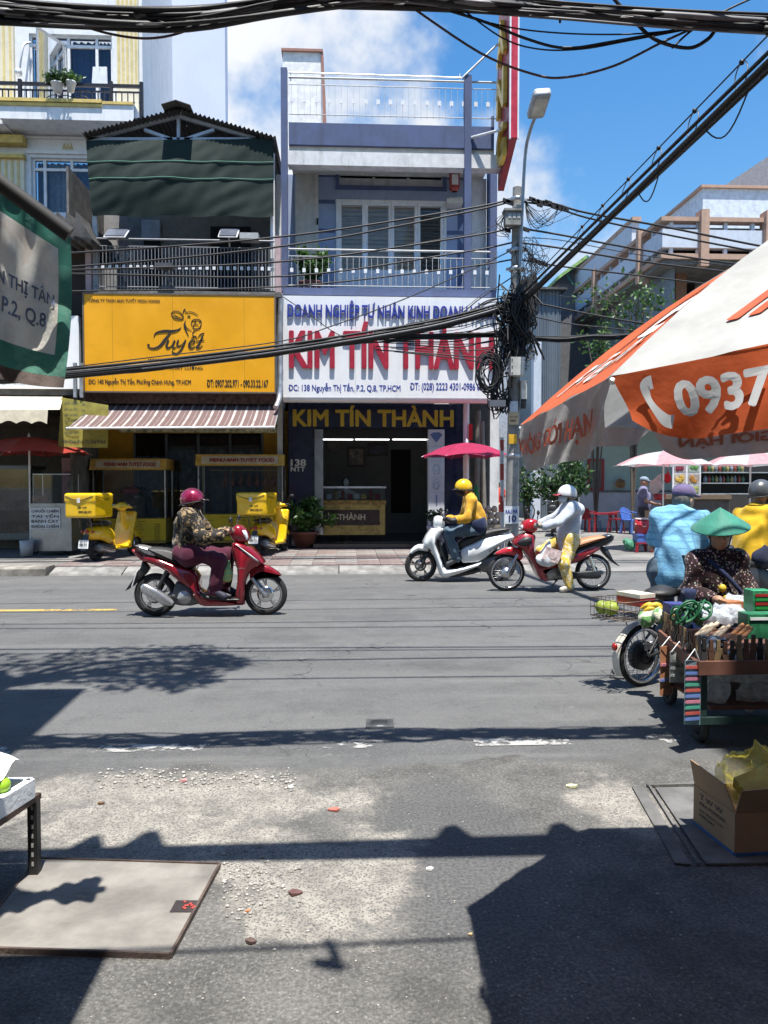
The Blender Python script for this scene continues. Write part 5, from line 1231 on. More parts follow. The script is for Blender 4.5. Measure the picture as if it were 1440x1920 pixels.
q=MB();pbox(q,977,713,988,748,PYY-0.15,0.1);tag(q.build('splice_box',M('box_white')),'slim white splice box on the side of the pole','box')
q=MB();pbox(q,978,748,987,766,PYY-0.14,0.09);tag(q.build('splice_box',M('plastic_dark',(0.03,0.03,0.035),0.5)),'small black terminal box under the slim white box','box')
q=MB();pbox(q,918,750,948,762,PYY-0.25,0.2);tag(q.build('splice_box',M('box_grey2',(0.13,0.14,0.17),0.5)),'flat grey splice box hanging beside the cable coil','box')
def sticker(x0,y0,x1,y1,m_,tilt=0.0,nm='sticker'):
 q=MB();a_,b_=P(x0,y0,PYY-0.13),P(x1,y1,PYY-0.13);q.box((a_.x,a_.y,b_.z),(b_.x,a_.y+0.003,a_.z));o=q.build(nm,m_,pole);return o
s0=sticker(956,752,971,772,M('paper_white',(0.62,0.66,0.70),0.7));s1_=sticker(954,772,972,796,M('paper_tan',(0.60,0.46,0.28),0.7));s2=sticker(954,814,969,832,M('sticker_yellow',(0.66,0.38,0.02),0.6))
s3=sticker(946,949,973,982,M('paper_white'))
ptext('RAU MÁ',948,954,971,963,PYY-0.134,bluel,s3,bold=0.03);ptext('10',954,966,968,979,PYY-0.134,M('ink_navy',(0.03,0.04,0.16),0.6),s3,bold=0.04)
ptext('CHO THUÊ',956,779,970,783,PYY-0.134,M('ink_brown',(0.2,0.08,0.03),0.6),s1_,bold=0.02);ptext('NHÀ',957,785,968,791,PYY-0.134,M('ink_brown'),s1_,bold=0.03)
q=MB();q.tube([P(942,1045,PYY+0.4),P(941,820,PYY+0.4)],0.035,8);rp_=q.build('marker_post',M('post_white',(0.5,0.5,0.5),0.7,stain=0.5));tag(rp_,'thin red and white painted post just behind the utility pole','post')
for y0_,y1_ in((825,845),(870,900),(930,960)):
 q=MB();q.tube([P(941.3,y1_,PYY+0.4),P(941.1,y0_,PYY+0.4)],0.0365,8,cap=False);q.build('red_stripe',M('post_red',(0.35,0.05,0.04),0.7,stain=0.3),rp_)
for a_,b_,lb in(((893,1000),(897,770),'old grey wooden pole under the edge of the white sign'),((908,1000),(903,790),'second old grey pole leaning beside the first behind the maroon parasol')):
 q=MB();q.tube([Vector((P(a_[0],1000,16.6).x,16.6,0.1)),P(b_[0],b_[1],16.6)],[0.075,0.06],10);tag(q.build('wooden_pole',M('grey_wood',(0.20,0.185,0.16),0.9,stain=0.5,streak=True)),lb,'pole')
 # street lamp on its own arm
sl_=thing('street_lamp','grey street lamp on a curved steel arm above the pole','street lamp',P(976,500,PYY-0.15))
arm=catmull([P(975,498,PYY-0.16),P(979,400,PYY-0.18),P(985,290,PYY-0.3),P(994,245,PYY-0.5),P(1006,214,PYY-0.8)],6)
q=MB();q.tube(arm,0.028,8);q.build('arm',M('arm_steel',(0.33,0.36,0.40),0.4,0.6),sl_)
h0,h1=P(1003,218,PYY-0.8),P(1018,170,PYY-1.25)
d_=(h1-h0);sd_=Vector((1,-0.1,0.05)).normalized();up_=d_.cross(sd_).normalized();
if up_.z>0:up_=-up_
sdf_obj('lamp_head',[('b',(0,0,0),(0.09,d_.length/2-0.05,0.035),0.05,0.02)],M('lamp_grey',(0.36,0.37,0.38),0.45),sl_,0.018,world=True,xform=Matrix(((sd_.x,d_.normalized().x,up_.x,(h0.x+h1.x)/2),(sd_.y,d_.normalized().y,up_.y,(h0.y+h1.y)/2),(sd_.z,d_.normalized().z,up_.z,(h0.z+h1.z)/2),(0,0,0,1))))
q=MB();c_=h0.lerp(h1,0.52)+up_*0.082;q.obox(c_,sd_*0.095,d_*0.34,up_*0.012);q.build('lens',M('lens_grey',(0.55,0.56,0.52),0.15,var=0.2),sl_)
# -- single cables along the street, each through points read off the photograph
def pcable(name,label,pts,r,mat=cblk,group=None,k=6,parent=None):
 q=MB();q.tube(catmull([P(*p)for p in pts],k),r,6);o=q.build(name,mat,parent)
 if parent is None:tag(o,label,'cable',group)
 return o
Y_=PYY
left=[([(962,373),(860,394),(535,443),(135,474),(-180,482)],0.017,'topmost black power cable running away from the pole across the blue balcony'),
([(962,377),(860,401),(535,461),(135,500),(-180,510)],0.017,'second black power cable from the pole top, just under the topmost one'),
([(960,428),(860,446),(535,490),(135,506),(-180,515)],0.016,'black power cable crossing the balcony plant and the grey bars'),
([(960,455),(860,474),(535,518),(135,513),(-180,520)],0.015,'black power cable just above the foot of the balcony rails'),
([(958,487),(860,502),(535,537),(135,546),(-180,552)],0.014,'lowest straight power cable skimming the top edge of both shop signs'),
([(958,470),(900,498),(760,560),(620,612),(525,640),(300,668),(120,690)],0.010,'thin cable slanting down from the pole across the white sign'),
([(530,556),(580,590),(625,622),(655,636)],0.008,'short thin cable hanging over the left corner of the white sign'),
([(960,520),(900,560),(860,590),(800,608)],0.010,'short cable dropping from the pole over the blue letters'),
([(955,410),(900,433),(860,442),(700,470),(540,486)],0.006,'very thin wire between the two upper power cables')]
for pts,r_,lb in left:pcable('power_cable',lb,[(a,b,Y_)for a,b in pts],r_,group='cables along the street')
right=[([(975,373),(1035,381),(1100,399),(1240,424),(1440,464),(1600,490)],0.020,'upper thick power cable running from the pole past the modern building'),
([(975,378),(1035,387),(1100,408),(1240,438),(1440,476),(1600,505)],0.018,'twin of the upper thick cable, hanging slightly lower'),
([(975,428),(1049,440),(1200,468),(1394,497),(1600,520)],0.018,'second level power cable crossing the white bands of the modern building'),
([(975,446),(1049,450),(1200,478),(1394,502),(1600,530)],0.008,'thin wire below the second level cable beside the modern building'),
([(975,455),(1049,465),(1200,490),(1376,511),(1600,536)],0.018,'third level power cable in front of the brown terrace column'),
([(975,487),(1049,499),(1200,517),(1336,534),(1600,570)],0.015,'lowest straight power cable above the climbing shrub'),
([(985,565),(1018,571),(1100,588),(1183,603),(1300,620)],0.018,'black cable crossing the shrub towards the orange parasol'),
([(985,590),(1060,606),(1130,614),(1240,625)],0.012,'thinner cable just under the one crossing the shrub'),
([(985,545),(1060,556),(1130,562),(1240,577)],0.005,'pale thin wire in front of the climbing shrub')]
for pts,r_,lb in right:pcable('power_cable',lb,[(a,b,Y_)for a,b in pts],r_,group='cables along the street')
rr=random.Random(17)
q=MB()
for x_,y_ in((998,374),(1004,378),(1013,379),(1022,381),(1028,380),(1040,388),(1048,390),(1056,392),(1062,393),(1012,384),(1000,489),(1008,491),(1014,493),(1022,496),(950,377),(955,380),(952,432),(985,430)):
 q.obox(P(x_,y_,Y_-0.02),Vector((0.05,0,-0.015))*rr.uniform(.7,1.4),(0,0.03,0),(0,0,0.028))
for x_,y_ in((1000,490),(1012,494),(1020,492)):q.ball(P(x_,y_,Y_),0.035,6,4)
tag(q.build('cable_connectors',cblk),'cluster of black taps and connectors on the cables beside the pole','connectors',kind='stuff')
# the heavy bundle strung across the shop signs
def bundle(name,label,centre,n,spread,r,seed,thing_=True,k=7,wob=0.6,mats=(cblk,)):
 o=thing(name,label,'cable bundle',P(*centre[0]));r_=random.Random(seed);base=catmull([P(*p)for p in centre],k)
 for i in range(n):
  a0,rad=r_.uniform(0,6.28),spread*math.sqrt(r_.random());tw=r_.uniform(-1.5,1.5);ph=r_.uniform(0,6)
  path=[p+Vector((0,math.cos(a0+tw*j/len(base))*rad,math.sin(a0+tw*j/len(base))*rad-abs(wob)*spread*0.5*(1+math.sin(ph+j*0.8))*(i%3==0)))for j,p in enumerate(base)]
  q=MB();q.tube(path,r*r_.uniform(0.7,1.3),5);q.build('strand',r_.choice(mats),o)
 return o
bundle('cable_bundle','heavy sagging black cable bundle strung across the yellow and white signs',[(-120,716,Y_),(110,701,Y_),(300,683,Y_),(500,659,Y_),(650,637,Y_),(800,612,Y_),(900,588,Y_),(960,570,Y_)],18,0.085,0.021,3,mats=(cblk,cblk,cblk,cgry))
bundle('cable_bundle','thinner black cable bundle below the heavy one near the pole',[(640,640,Y_),(760,634,Y_),(860,630,Y_),(955,628,Y_)],9,0.05,0.013,4)
bundle('cable_bundle','black cable bundle leaving the pole low towards the orange parasol',[(960,625,Y_),(1010,634,Y_),(1100,632,Y_),(1180,629,Y_),(1330,640,Y_)],9,0.05,0.015,5)
fan=thing('cable_fan','fan of thin black cables spreading from the pole over the blue letters','cables',P(950,560,Y_))
for i in range(17):
 y0,y1=545+i*7.5,596+i*3.2;q=MB();q.tube(catmull([P(962,y0,Y_-0.1),P(915,y0+8+rr.uniform(-8,8),Y_),P(860-6*rr.random(),(y0+y1)/2+16,Y_),P(740+rr.uniform(-40,30),y1+12,Y_)],6),rr.choice((0.006,0.009,0.012)),5);q.build('strand',cblk,fan)
 # diagonal bundle from the pole over the street, with its messenger wire and rings
d0,d1=P(985,556,13.2),P(1440,117,6.6);dd=d1-d0;dend=d1+dd*0.7
db=thing('diagonal_cable_bundle','thick black cable bundle rising diagonally from the pole over the street','cable bundle',d0)
r_=random.Random(6);side=dd.cross(Vector((0,0,1))).normalized();upv=side.cross(dd).normalized()
for i in range(12):
 a0=r_.uniform(0,6.28);rad=0.075*math.sqrt(r_.random());q=MB();q.tube([d0.lerp(dend,j/24)+(side*math.cos(a0+j*0.05)+upv*math.sin(a0+j*0.05))*rad for j in range(25)],r_.uniform(0.012,0.022),6);q.build('strand',cgry if i==3 else cblk,db)
m0,m1=P(1000,520,13.1),P(1440,66,6.65);m1=m1+(m1-m0)*0.7
q=MB();q.tube([m0.lerp(m1,j/12)for j in range(13)],0.008,5);q.build('messenger_wire',cblk,db)
for fx,fy in((1391,116),(1303,205),(1235,274),(1178,330),(1132,376),(1092,414)):
 t_=min(range(200),key=lambda i:abs(Vector((lambda v:(v[0],v[1]))(((lambda p:(720+FPX*((p.x*math.cos(YAW)-p.y*math.sin(YAW))/((p.x*math.sin(YAW)+p.y*math.cos(YAW))*math.cos(PITCH)-(p.z-CZ)*math.sin(PITCH))),0))(m0.lerp(m1,i/199))))).x-fx))/199
 pm,pc=m0.lerp(m1,t_),d0.lerp(dend,min(1,t_*1.0));c_=(pm+pc)/2;R_=(pm-pc).length/2
 u_=(pm-pc).normalized();w_=dd.normalized()
 q=MB();q.tube([c_+u_*R_*math.cos(a)+(w_*0.75)*R_*math.sin(a)for a in[2*math.pi*i/18 for i in range(18)]],0.006,5,closed=True);q.build('ring',cgry,db)
 q=MB();q.ball(pm,0.028,6,4);q.build('clamp',cblk,db)
lp=[]
for(x0,y0),(x1,y1)in(((1405,165),(1320,240)),((1240,310),(1195,357))):
 a_=(Vector(d0).lerp(dend,(x0-985)/(1440-985)),Vector(d0).lerp(dend,(x1-985)/(1440-985)));t0=(x0-985)/455
 q=MB()
 Yt=lambda x:1/(1/13.2+(x-985)/455*(1/6.6-1/13.2))
 pa,pb_=P(x0,y0,Yt(x0)),P(x1,y1,Yt(x1));q.tube([pa.lerp(pb_,i/10)-Vector((0,0,0.25*math.sin(math.pi*i/10)))for i in range(11)],0.008,5);q.build('loose_loop',cblk,db)
 # tangle round the pole: nobody could count it
tg=MB();r_=random.Random(9)
for i in range(120):
 y0=r_.uniform(560,665);x0=967+r_.gauss(0,12);n_=r_.randint(4,6);pts=[]
 for j in range(n_):
  pts.append(P(x0+r_.gauss(0,13),y0+r_.gauss(0,24),Y_-0.16+r_.gauss(0,0.08)))
 tg.tube(catmull(pts,5),r_.choice((0.006,0.008,0.012,0.016)),4)
for i in range(40):
 x0=r_.uniform(985,1012);tg.tube(catmull([P(x0-6+r_.gauss(0,3),520+r_.uniform(-10,20),Y_-0.1),P(x0-14+r_.gauss(0,8),580,Y_-0.15),P(972+r_.gauss(0,12),640+r_.gauss(0,15),Y_-0.15)],6),r_.choice((0.008,0.012,0.018)),4)
for i in range(40):
 tg.tube(catmull([P(985+r_.gauss(0,10),440+r_.uniform(0,60),Y_-0.05),P(1000+r_.gauss(0,18),460+r_.uniform(0,60),Y_-0.1),P(985+r_.gauss(0,14),520+r_.uniform(-20,30),Y_-0.1)],5),0.005,4)
for i in range(26):
 tg.tube(catmull([P(935+r_.gauss(0,6),650+r_.gauss(0,14),Y_-0.1),P(925+r_.gauss(0,14),720+r_.gauss(0,20),Y_-0.15),P(938+r_.gauss(0,10),760+r_.gauss(0,12),Y_-0.1),P(955,745+r_.gauss(0,15),Y_-0.14)],6),r_.choice((0.008,0.012)),4)
for i in range(14):
 tg.tube(catmull([P(985,378+r_.uniform(0,10),Y_),P(1000+r_.gauss(8,10),415+r_.gauss(0,10),Y_-.05),P(1040+r_.gauss(0,16),395+r_.gauss(0,6),Y_)],6),0.005,4)
for i in range(10):tg.tube(catmull([P(948,400,Y_-.1),P(935+r_.gauss(0,8),425+r_.gauss(0,8),Y_-.1),P(955,440+r_.gauss(0,6),Y_-.1)],6),0.005,4)
tag(tg.build('cable_tangle',cblk),'dense black knot of tangled cables wrapped round the utility pole','cable tangle',kind='stuff')
coil=thing('cable_coil','round coil of black cable hanging on the pole side by the white sign','cable coil',P(918,740,Y_-.15))
for i in range(15):
 c_=P(917+r_.gauss(0,3),702+r_.gauss(0,5),Y_-0.2+r_.gauss(0,0.02));ra,rb_=r_.uniform(0.13,0.23),r_.uniform(0.22,0.32);q=MB();q.tube([c_+Vector((ra*math.cos(2*math.pi*j/24),0.01*math.sin(3*j),rb_*math.sin(2*math.pi*j/24)))for j in range(24)],0.011,5,closed=True);q.build('turn',cblk,coil)
q=MB();r_=random.Random(12)
for i in range(24):q.tube(catmull([P(990,652,Y_-.1),P(995+r_.gauss(2,5),660+r_.gauss(0,4),Y_-.15),P(994+r_.gauss(0,9),672+r_.gauss(0,4),Y_-.15)],4),0.003,4)
tag(q.build('wire_ends',cgry),'frayed pale wire ends sticking out above the white switch box','wires')
# -- the bundle overhead on the near side of the street
OY=3.62
ov=thing('overhead_cable_bundle','black bundle of many cables sagging across the street overhead','cable bundle',P(500,20,OY));r_=random.Random(14)
ctl=[(-1600,-30),(-140,12),(0,20),(180,30),(350,30),(530,12),(720,2),(900,10),(1050,22),(1250,36),(1440,46),(1600,50),(3000,40)]
for i in range(32):
 o1,o2=r_.uniform(-24,20),r_.uniform(-22,16);dip=r_.uniform(-6,22)*(i%2)
 pts=[P(x,y+o1*(1-x/1440)+o2*x/1440+dip*math.exp(-((x-330)/200)**2)+r_.uniform(-3,3)-8*math.exp(-((x-700)/120)**2),OY+r_.uniform(-0.13,0.10))for x,y in ctl]
 q=MB();q.tube(catmull(pts,4),r_.choice((0.004,0.006,0.009,0.014)),6);q.build('strand',r_.choice((cblk,cblk,cblk,cgry,cblk)),ov)
q=MB();q.tube(catmull([P(640,10,OY),P(800,14,OY),P(1000,24,OY),P(1250,44,OY),P(1500,56,OY)],6),0.017,10);q.build('main_sheath',cblk,ov)
q=MB();q.tube(catmull([P(-100,14,OY),P(100,26,OY),P(330,32,OY),P(520,14,OY),P(700,2,OY)],6),0.016,10);q.build('main_sheath',cblk,ov)
for x_,y_ in((1049,38),(345,48),(1268,52)):
 q=MB();q.tube([P(x_,y_-30,OY),P(x_+1,y_+4,OY-0.04)],0.006,5);q.build('tie',cblk,ov)
loops=[([(760,5),(900,99),(1000,139),(1060,145),(1150,124),(1240,80),(1295,55)],0.006,cbrn,'brown loose cable loop hanging lowest from the overhead bundle'),
([(780,2),(900,38),(985,72),(1060,90),(1150,78),(1290,52)],0.007,cblk,'black loose cable loop hanging below the overhead bundle'),
([(850,4),(940,70),(1010,92),(1090,92),(1180,76),(1290,55)],0.004,cblk,'thin loose wire loop just under the black loop'),
([(1140,-15),(1185,35),(1230,75),(1290,90),(1325,75),(1340,58)],0.009,cblk,'short thick cable loop hanging where the bundle meets the sky'),
([(130,40),(200,62),(270,72),(330,64),(390,40)],0.006,cbrn,'thin brown loop under the overhead bundle before the hotel'),
([(820,12),(940,48),(1050,62),(1180,64),(1290,54)],0.004,cblk,'thin straightish wire close under the overhead bundle'),
([(1260,90),(1300,55),(1360,20),(1430,-12)],0.005,cblk,'thin wire rising steeply through the overhead bundle')]
for pts,r0,m_,lb in loops:pcable('loose_cable',lb,[(a,b,OY)for a,b in pts],r0,m_,group='loose cables under the overhead bundle')
# further cable runs above the picture whose shadows cross the road
for i,(yy,zz,r0)in enumerate(((2.12,4.3,0.06),(2.09,4.6,0.06),(1.38,4.4,0.012),(5.1,5.6,0.02),(5.3,6.2,0.016),(5.55,6.0,0.02),(6.3,7.4,0.018),(6.6,7.6,0.018),(7.3,8.0,0.016),(7.9,8.2,0.016),(4.55,5.2,0.016))):
 q=MB();q.tube([Vector((-14+28*j/24,yy+0.1*math.sin(j*.35+i),zz-0.15*math.sin(math.pi*j/24)))for j in range(25)],r0,6)
 tag(q.build('overhead_cable',cblk),'black cable strung high along the near side of the street, number %s from the houses'%('one two three four five six seven eight nine ten eleven'.split()[i]),'cable','cables high over the near side')
sbx=[(-0.62,2.09,4.36,0.07),(0.68,2.08,4.34,0.075),(1.16,2.06,4.40,0.08),(-0.85,2.09,4.36,0.05)]
for i,(x_,y_,z_,s_)in enumerate(sbx):
 q=MB();q.prism([Vector((x_+s_*a,y_+s_*1.6*b,z_))for a,b in((-1.6,-0.6),(-0.5,0.8),(0.3,1.0),(1.5,-0.6))],(0,0,0.09));tag(q.build('cable_splice',cblk),'black splice box clipped to the high cable, %s along the run'%('first second third fourth'.split()[i]),'splice box','splice boxes on the high cable')
q=MB();c_=Vector((0.15,1.4,4.25));q.torus(c_+Vector((0,-0.1,-0.1)),0.045,0.018,(0.4,1,0.5),16,6);q.tube([c_,c_+Vector((0.02,-0.05,-0.2)),c_+Vector((-0.03,-0.04,-0.3))],0.02,5);tag(q.build('cable_loop',cblk),'small loop of cable dangling from the high thin cable','cable')
# ================================================================== people
skin=M('skin',(0.36,0.20,0.13),0.55,var=0.08,sub=0.08);skinp=M('skin_pale',(0.50,0.31,0.22),0.55,var=0.08,sub=0.08)
hairm=M('hair_black',(0.012,0.010,0.010),0.5,var=0.4,scale=60)
def v_(a):return np.array(a,float)
def hand_prims(w,h,side,curl=1.0,s=1.0):
 """palm plus four unequal bent fingers and a thumb; w wrist, h palm centre, side = across the palm towards the thumb"""
 w,h=v_(w),v_(h);d=h-w;d/=np.linalg.norm(d)+1e-9;sd=v_(side)-d*np.dot(v_(side),d);sd/=np.linalg.norm(sd)+1e-9;n=np.cross(d,sd)
 if n[2]>0:n=-n
 out=[('c',w,h-d*0.01,0.026*s,0.030*s,0.015),('e',h,(0.034*s,)*3,0.015)]
 for i,L in enumerate((0.9,1.05,1.0,0.78)):
  b=h+d*0.022*s+sd*(0.027-0.018*i)*s;L=L*0.034*s
  p1=b+d*L;p2=p1+(d*(1-curl)+n*curl)*L*0.85;p3=p2+(d*(0.3-curl)+n*0.5)*L*0.7
  out+=[('c',b,p1,0.0115*s,0.0105*s,0.005),('c',p1,p2,0.0105*s,0.0095*s,0.004),('c',p2,p3,0.0095*s,0.0085*s,0.004)]
 t0=h-d*0.015+sd*0.028*s;t1=t0+(sd*0.6+d*0.6+n*0.3)*0.034*s;t2=t1+(d*0.7+n*0.7)*0.028*s
 return out+[('c',t0,t1,0.013*s,0.0115*s,0.008),('c',t1,t2,0.0115*s,0.0095*s,0.004)]
def frame(f,up=(0,0,1)):
 f=v_(f);f/=np.linalg.norm(f);u=v_(up);l=np.cross(u,f);l/=np.linalg.norm(l);u=np.cross(f,l);return f,l,u
def person(label,J,loc,rz=0.0,top=None,legs=None,shoe=None,glove=None,sk=skin,vox=0.016,sleeve=1.0,hem=0.0,build=1.0,folds=0.022,seed=1,mask=None,face=True,dress=False,hood=None,name='person',cat='person'):
 o=thing(name,label,cat,loc,rz)
 g_=lambda k:v_(J[k]);f,l,u=frame(J.get('face',(1,0,0)),J.get('up',(0,0,1)));Mh=np.stack([f,l,u],1)
 hd=g_('head');B=build
 hp=lambda a,b,c:hd+f*a+l*b+u*c
 neck=(g_('sh_l')+g_('sh_r'))/2;hips=(g_('hip_l')+g_('hip_r'))/2;chest=neck*0.72+hips*0.28;belly=neck*0.3+hips*0.7
 head=[('e',hp(-0.008,0,0.018),(0.096,0.076,0.10),0.02,Mh),('e',hp(0.028,0,-0.045),(0.062,0.056,0.066),0.03,Mh),('c',hp(0.082,0,0.0),hp(0.106,0,-0.028),0.011,0.016,0.012),('e',hp(0.084,0,-0.062),(0.014,0.024,0.010),0.01,Mh),('e',hp(0.078,0,0.022),(0.016,0.05,0.010),0.015,Mh),
('-e',hp(0.098,0.032,0.002),(0.018,0.016,0.011),0.012,Mh),('-e',hp(0.098,-0.032,0.002),(0.018,0.016,0.011),0.012,Mh),('e',hp(-0.012,0.080,-0.012),(0.018,0.010,0.030),0.006,Mh),('e',hp(-0.012,-0.080,-0.012),(0.018,0.010,0.030),0.006,Mh),('c',neck+v_((0,0,0.0)),hp(-0.02,0,-0.06),0.056,0.050,0.03)]
 body=head+[('c',g_('sh_l'),g_('sh_r'),0.055,0.055,0.06),('c',chest,belly,0.115*B,0.105*B,0.06),('c',g_('hip_l'),g_('hip_r'),0.085,0.085,0.06),('c',belly,hips,0.105,0.095,0.05)]
 for s in 'lr':
  body+=[('c',g_('sh_'+s),g_('el_'+s),0.046,0.038,0.03),('c',g_('el_'+s),g_('wr_'+s),0.038,0.026,0.02),('c',g_('hip_'+s),g_('kn_'+s),0.080,0.054,0.04),('c',g_('kn_'+s),g_('an_'+s),0.052,0.036,0.03),('c',g_('an_'+s),g_('toe_'+s),0.036,0.026,0.02)]
  body+=hand_prims(g_('wr_'+s),g_('ha_'+s),J.get('thumb_'+s,(0,1 if s=='r' else-1,0)),J.get('curl',0.9),1.0)
 sdf_obj('body',body,sk,o,vox)
 ax=hips-neck
 if top is not None:
  hemv=hips*(1-hem)+(hips+ax*0.25)*hem
  tp_=[('c',g_('sh_l'),g_('sh_r'),0.072,0.072,0.07),('c',chest,belly,0.145*B,0.148*B,0.07),('c',belly,hemv,0.148*B,0.15*B,0.06),('c',neck+v_((0,0,0.03)),neck,0.062,0.08,0.04)]
  lat=g_('hip_l')-g_('hip_r');tp_+=[('c',neck+v_((0,0,0.045)),g_('sh_'+s)+(neck-g_('sh_'+s))*0.15,0.062,0.070,0.06)for s in 'lr'];tp_+=[('c',belly+lat*0.22,chest+lat*0.3,0.115*B,0.12*B,0.06),('c',belly-lat*0.22,chest-lat*0.3,0.115*B,0.12*B,0.06),('c',hemv+lat*0.3,hemv-lat*0.3,0.12*B,0.12*B,0.05)]
  for s in 'lr':
   e=g_('el_'+s);w=g_('wr_'+s)
   if sleeve>=0.6:tp_+=[('c',g_('sh_'+s),e,0.072,0.060,0.05),('c',e,e+(w-e)*(sleeve*0.95 if sleeve<=1 else 1.0),0.060,0.048,0.03)]
   else:tp_+=[('c',g_('sh_'+s),g_('sh_'+s)+(e-g_('sh_'+s))*(sleeve/0.6*0.9),0.074,0.066,0.05)]
  if hood is not None:tp_+=[('e',neck+v_(hood),(0.10,0.12,0.08),0.05)]
  sdf_obj('dress' if dress else 'jacket' if sleeve>=0.6 else 'shirt',tp_,top,o,vox,folds=folds,fscale=23,seed=seed,cuts=[(hemv-v_((0,0,J.get('cut',0.09))),(0,0,-1.0))])
 if legs is not None:
  lg=[('c',g_('hip_l'),g_('hip_r'),0.118*B,0.118*B,0.06)]
  for s in 'lr':lg+=[('c',g_('hip_'+s),g_('kn_'+s),0.108*B,0.078,0.05),('c',g_('kn_'+s),g_('an_'+s),0.076,0.058,0.03)]
  sdf_obj('trousers',lg,legs,o,vox,folds=folds*0.9,fscale=25,seed=seed+3)
 for s in 'lr':
  if shoe is not None:a,t=g_('an_'+s),g_('toe_'+s);sdf_obj('shoe',[('c',a-v_((0,0,0.0)),t,0.048,0.040,0.03),('c',a+(a-t)*0.3-v_((0,0,0.01)),t,0.036,0.034,0.02)],shoe,o,vox*0.8)
  if glove is not None:
   w,e=g_('wr_'+s),g_('el_'+s);hpz=[tuple([p[0],p[1],p[2],p[3]+0.005,p[4]+0.005,p[5]])if p[0]=='c' else('e',p[1],tuple(x+0.006 for x in p[2]),p[3])for p in hand_prims(w,g_('ha_'+s),J.get('thumb_'+s,(0,1 if s=='r' else-1,0)),J.get('curl',0.9),1.06)]
   sdf_obj('glove',hpz+[('c',w,w+(e-w)*0.45,0.040,0.050,0.02)],glove,o,vox*0.75)
 if face and not mask:
  for s in(1,-1):q=MB();q.ball(hp(0.084,0.032*s,0.003),0.0095,8,6);q.build('eye',M('eye_dark',(0.03,0.02,0.018),0.2),o,world=False)
 if mask is not None:
  sdf_obj('face_mask',[('e',hp(0.045,0,-0.045),(0.068,0.068,0.060),0.02,Mh),('c',hp(0.05,0,-0.03),hp(0.11,0,-0.035),0.05,0.02,0.03),('-e',hp(0.13,0,0.06),(0.06,0.08,0.045),0.02,Mh)],mask,o,vox*0.8)
 o['_h']=[float(x)for x in(*hd,*f,*l,*u)]
 return o
def hpt(o):
 a=v_(list(o['_h']));hd,f,l,u=a[:3],a[3:6],a[6:9],a[9:];del o['_h']
 return(lambda x,y,z:hd+f*x+l*y+u*z),np.stack([f,l,u],1),u,f
def helmet(o,mat,visor=None,vox=0.013,peak=True,strap=True,trim=None):
 hp,Mh,u,f=hpt(o)
 h=sdf_obj('helmet',[('e',hp(-0.012,0,0.022),(0.140,0.118,0.132),0.02,Mh)],mat,o,vox,cuts=[(hp(0.0,0,-0.028),-(u*0.95-f*0.25))])
 q=MB();n=28;pts=[]
 for i in range(n):a=2*math.pi*i/n;c,s=math.cos(a),math.sin(a);zz=-0.028+0.25*0.142*c;pts.append(Vector(hp(-0.012+0.141*c,0.117*s,zz+0.006)))
 q.tube(pts,0.008,5,closed=True);q.build('rim_trim',trim or M('rubber',(0.015,0.015,0.016),0.7),h,world=False)
 if peak:sdf_obj('peak',[('e',hp(0.130,0,0.025),(0.075,0.085,0.010),0.01,Mh)],visor or M('visor_dark',(0.02,0.02,0.025),0.2),h,vox)
 if strap:
  q=MB()
  for s in(1,-1):q.tube([Vector(hp(0.01,0.088*s,0.0)),Vector(hp(0.02,0.07*s,-0.08)),Vector(hp(0.045,0.0,-0.12))],0.009,4)
  q.build('strap',M('rubber'),h,world=False)
 return h
def mapper(x0,y0,s,flip=False):
 """side view measured on an enlarged photograph: rear wheel contact at (x0, y0), s picture units per metre"""
 return(lambda x,y:((x0-x)/s if flip else(x-x0)/s,(y0-y)/s))
def prof(m,pts):return[m(*p)for p in pts]
# ================================================================== motorbikes
rub=M('rubber',(0.015,0.015,0.016),0.7);tyrem=M('tyre',(0.018,0.018,0.019),0.85,var=0.3,scale=40,bump=0.4,bscale=120);alu=M('alloy',(0.50,0.50,0.51),0.3,0.85,var=0.1);chrome=M('chrome',(0.62,0.62,0.63),0.12,1.0,var=0.05)
blackp=M('black_plastic',(0.018,0.018,0.02),0.45,var=0.3);engm=M('engine_grey',(0.13,0.13,0.135),0.45,0.6,var=0.3);engl=M('engine_alloy',(0.34,0.34,0.35),0.4,0.7,var=0.2)
redp=M('paint_red',(0.26,0.008,0.018),0.22,0.25,var=0.08,coat=0.8);redb=M('paint_bright_red',(0.42,0.012,0.02),0.22,0.1,var=0.08,coat=0.8);whitep=M('paint_white',(0.74,0.77,0.78),0.25,var=0.04,coat=0.6);yelp=M('paint_yellow',(0.78,0.47,0.005),0.28,var=0.05,coat=0.6)
silv=M('paint_silver',(0.46,0.46,0.47),0.25,0.7);lensr=M('lens_red',(0.35,0.01,0.01),0.15,coat=0.8);lensw=M('lens_clear',(0.68,0.70,0.72),0.08,coat=0.8);seatb=M('seat_vinyl',(0.028,0.027,0.027),0.5,var=0.2,bump=0.2,bscale=200);plate=M('plate_white',(0.70,0.71,0.71),0.5)
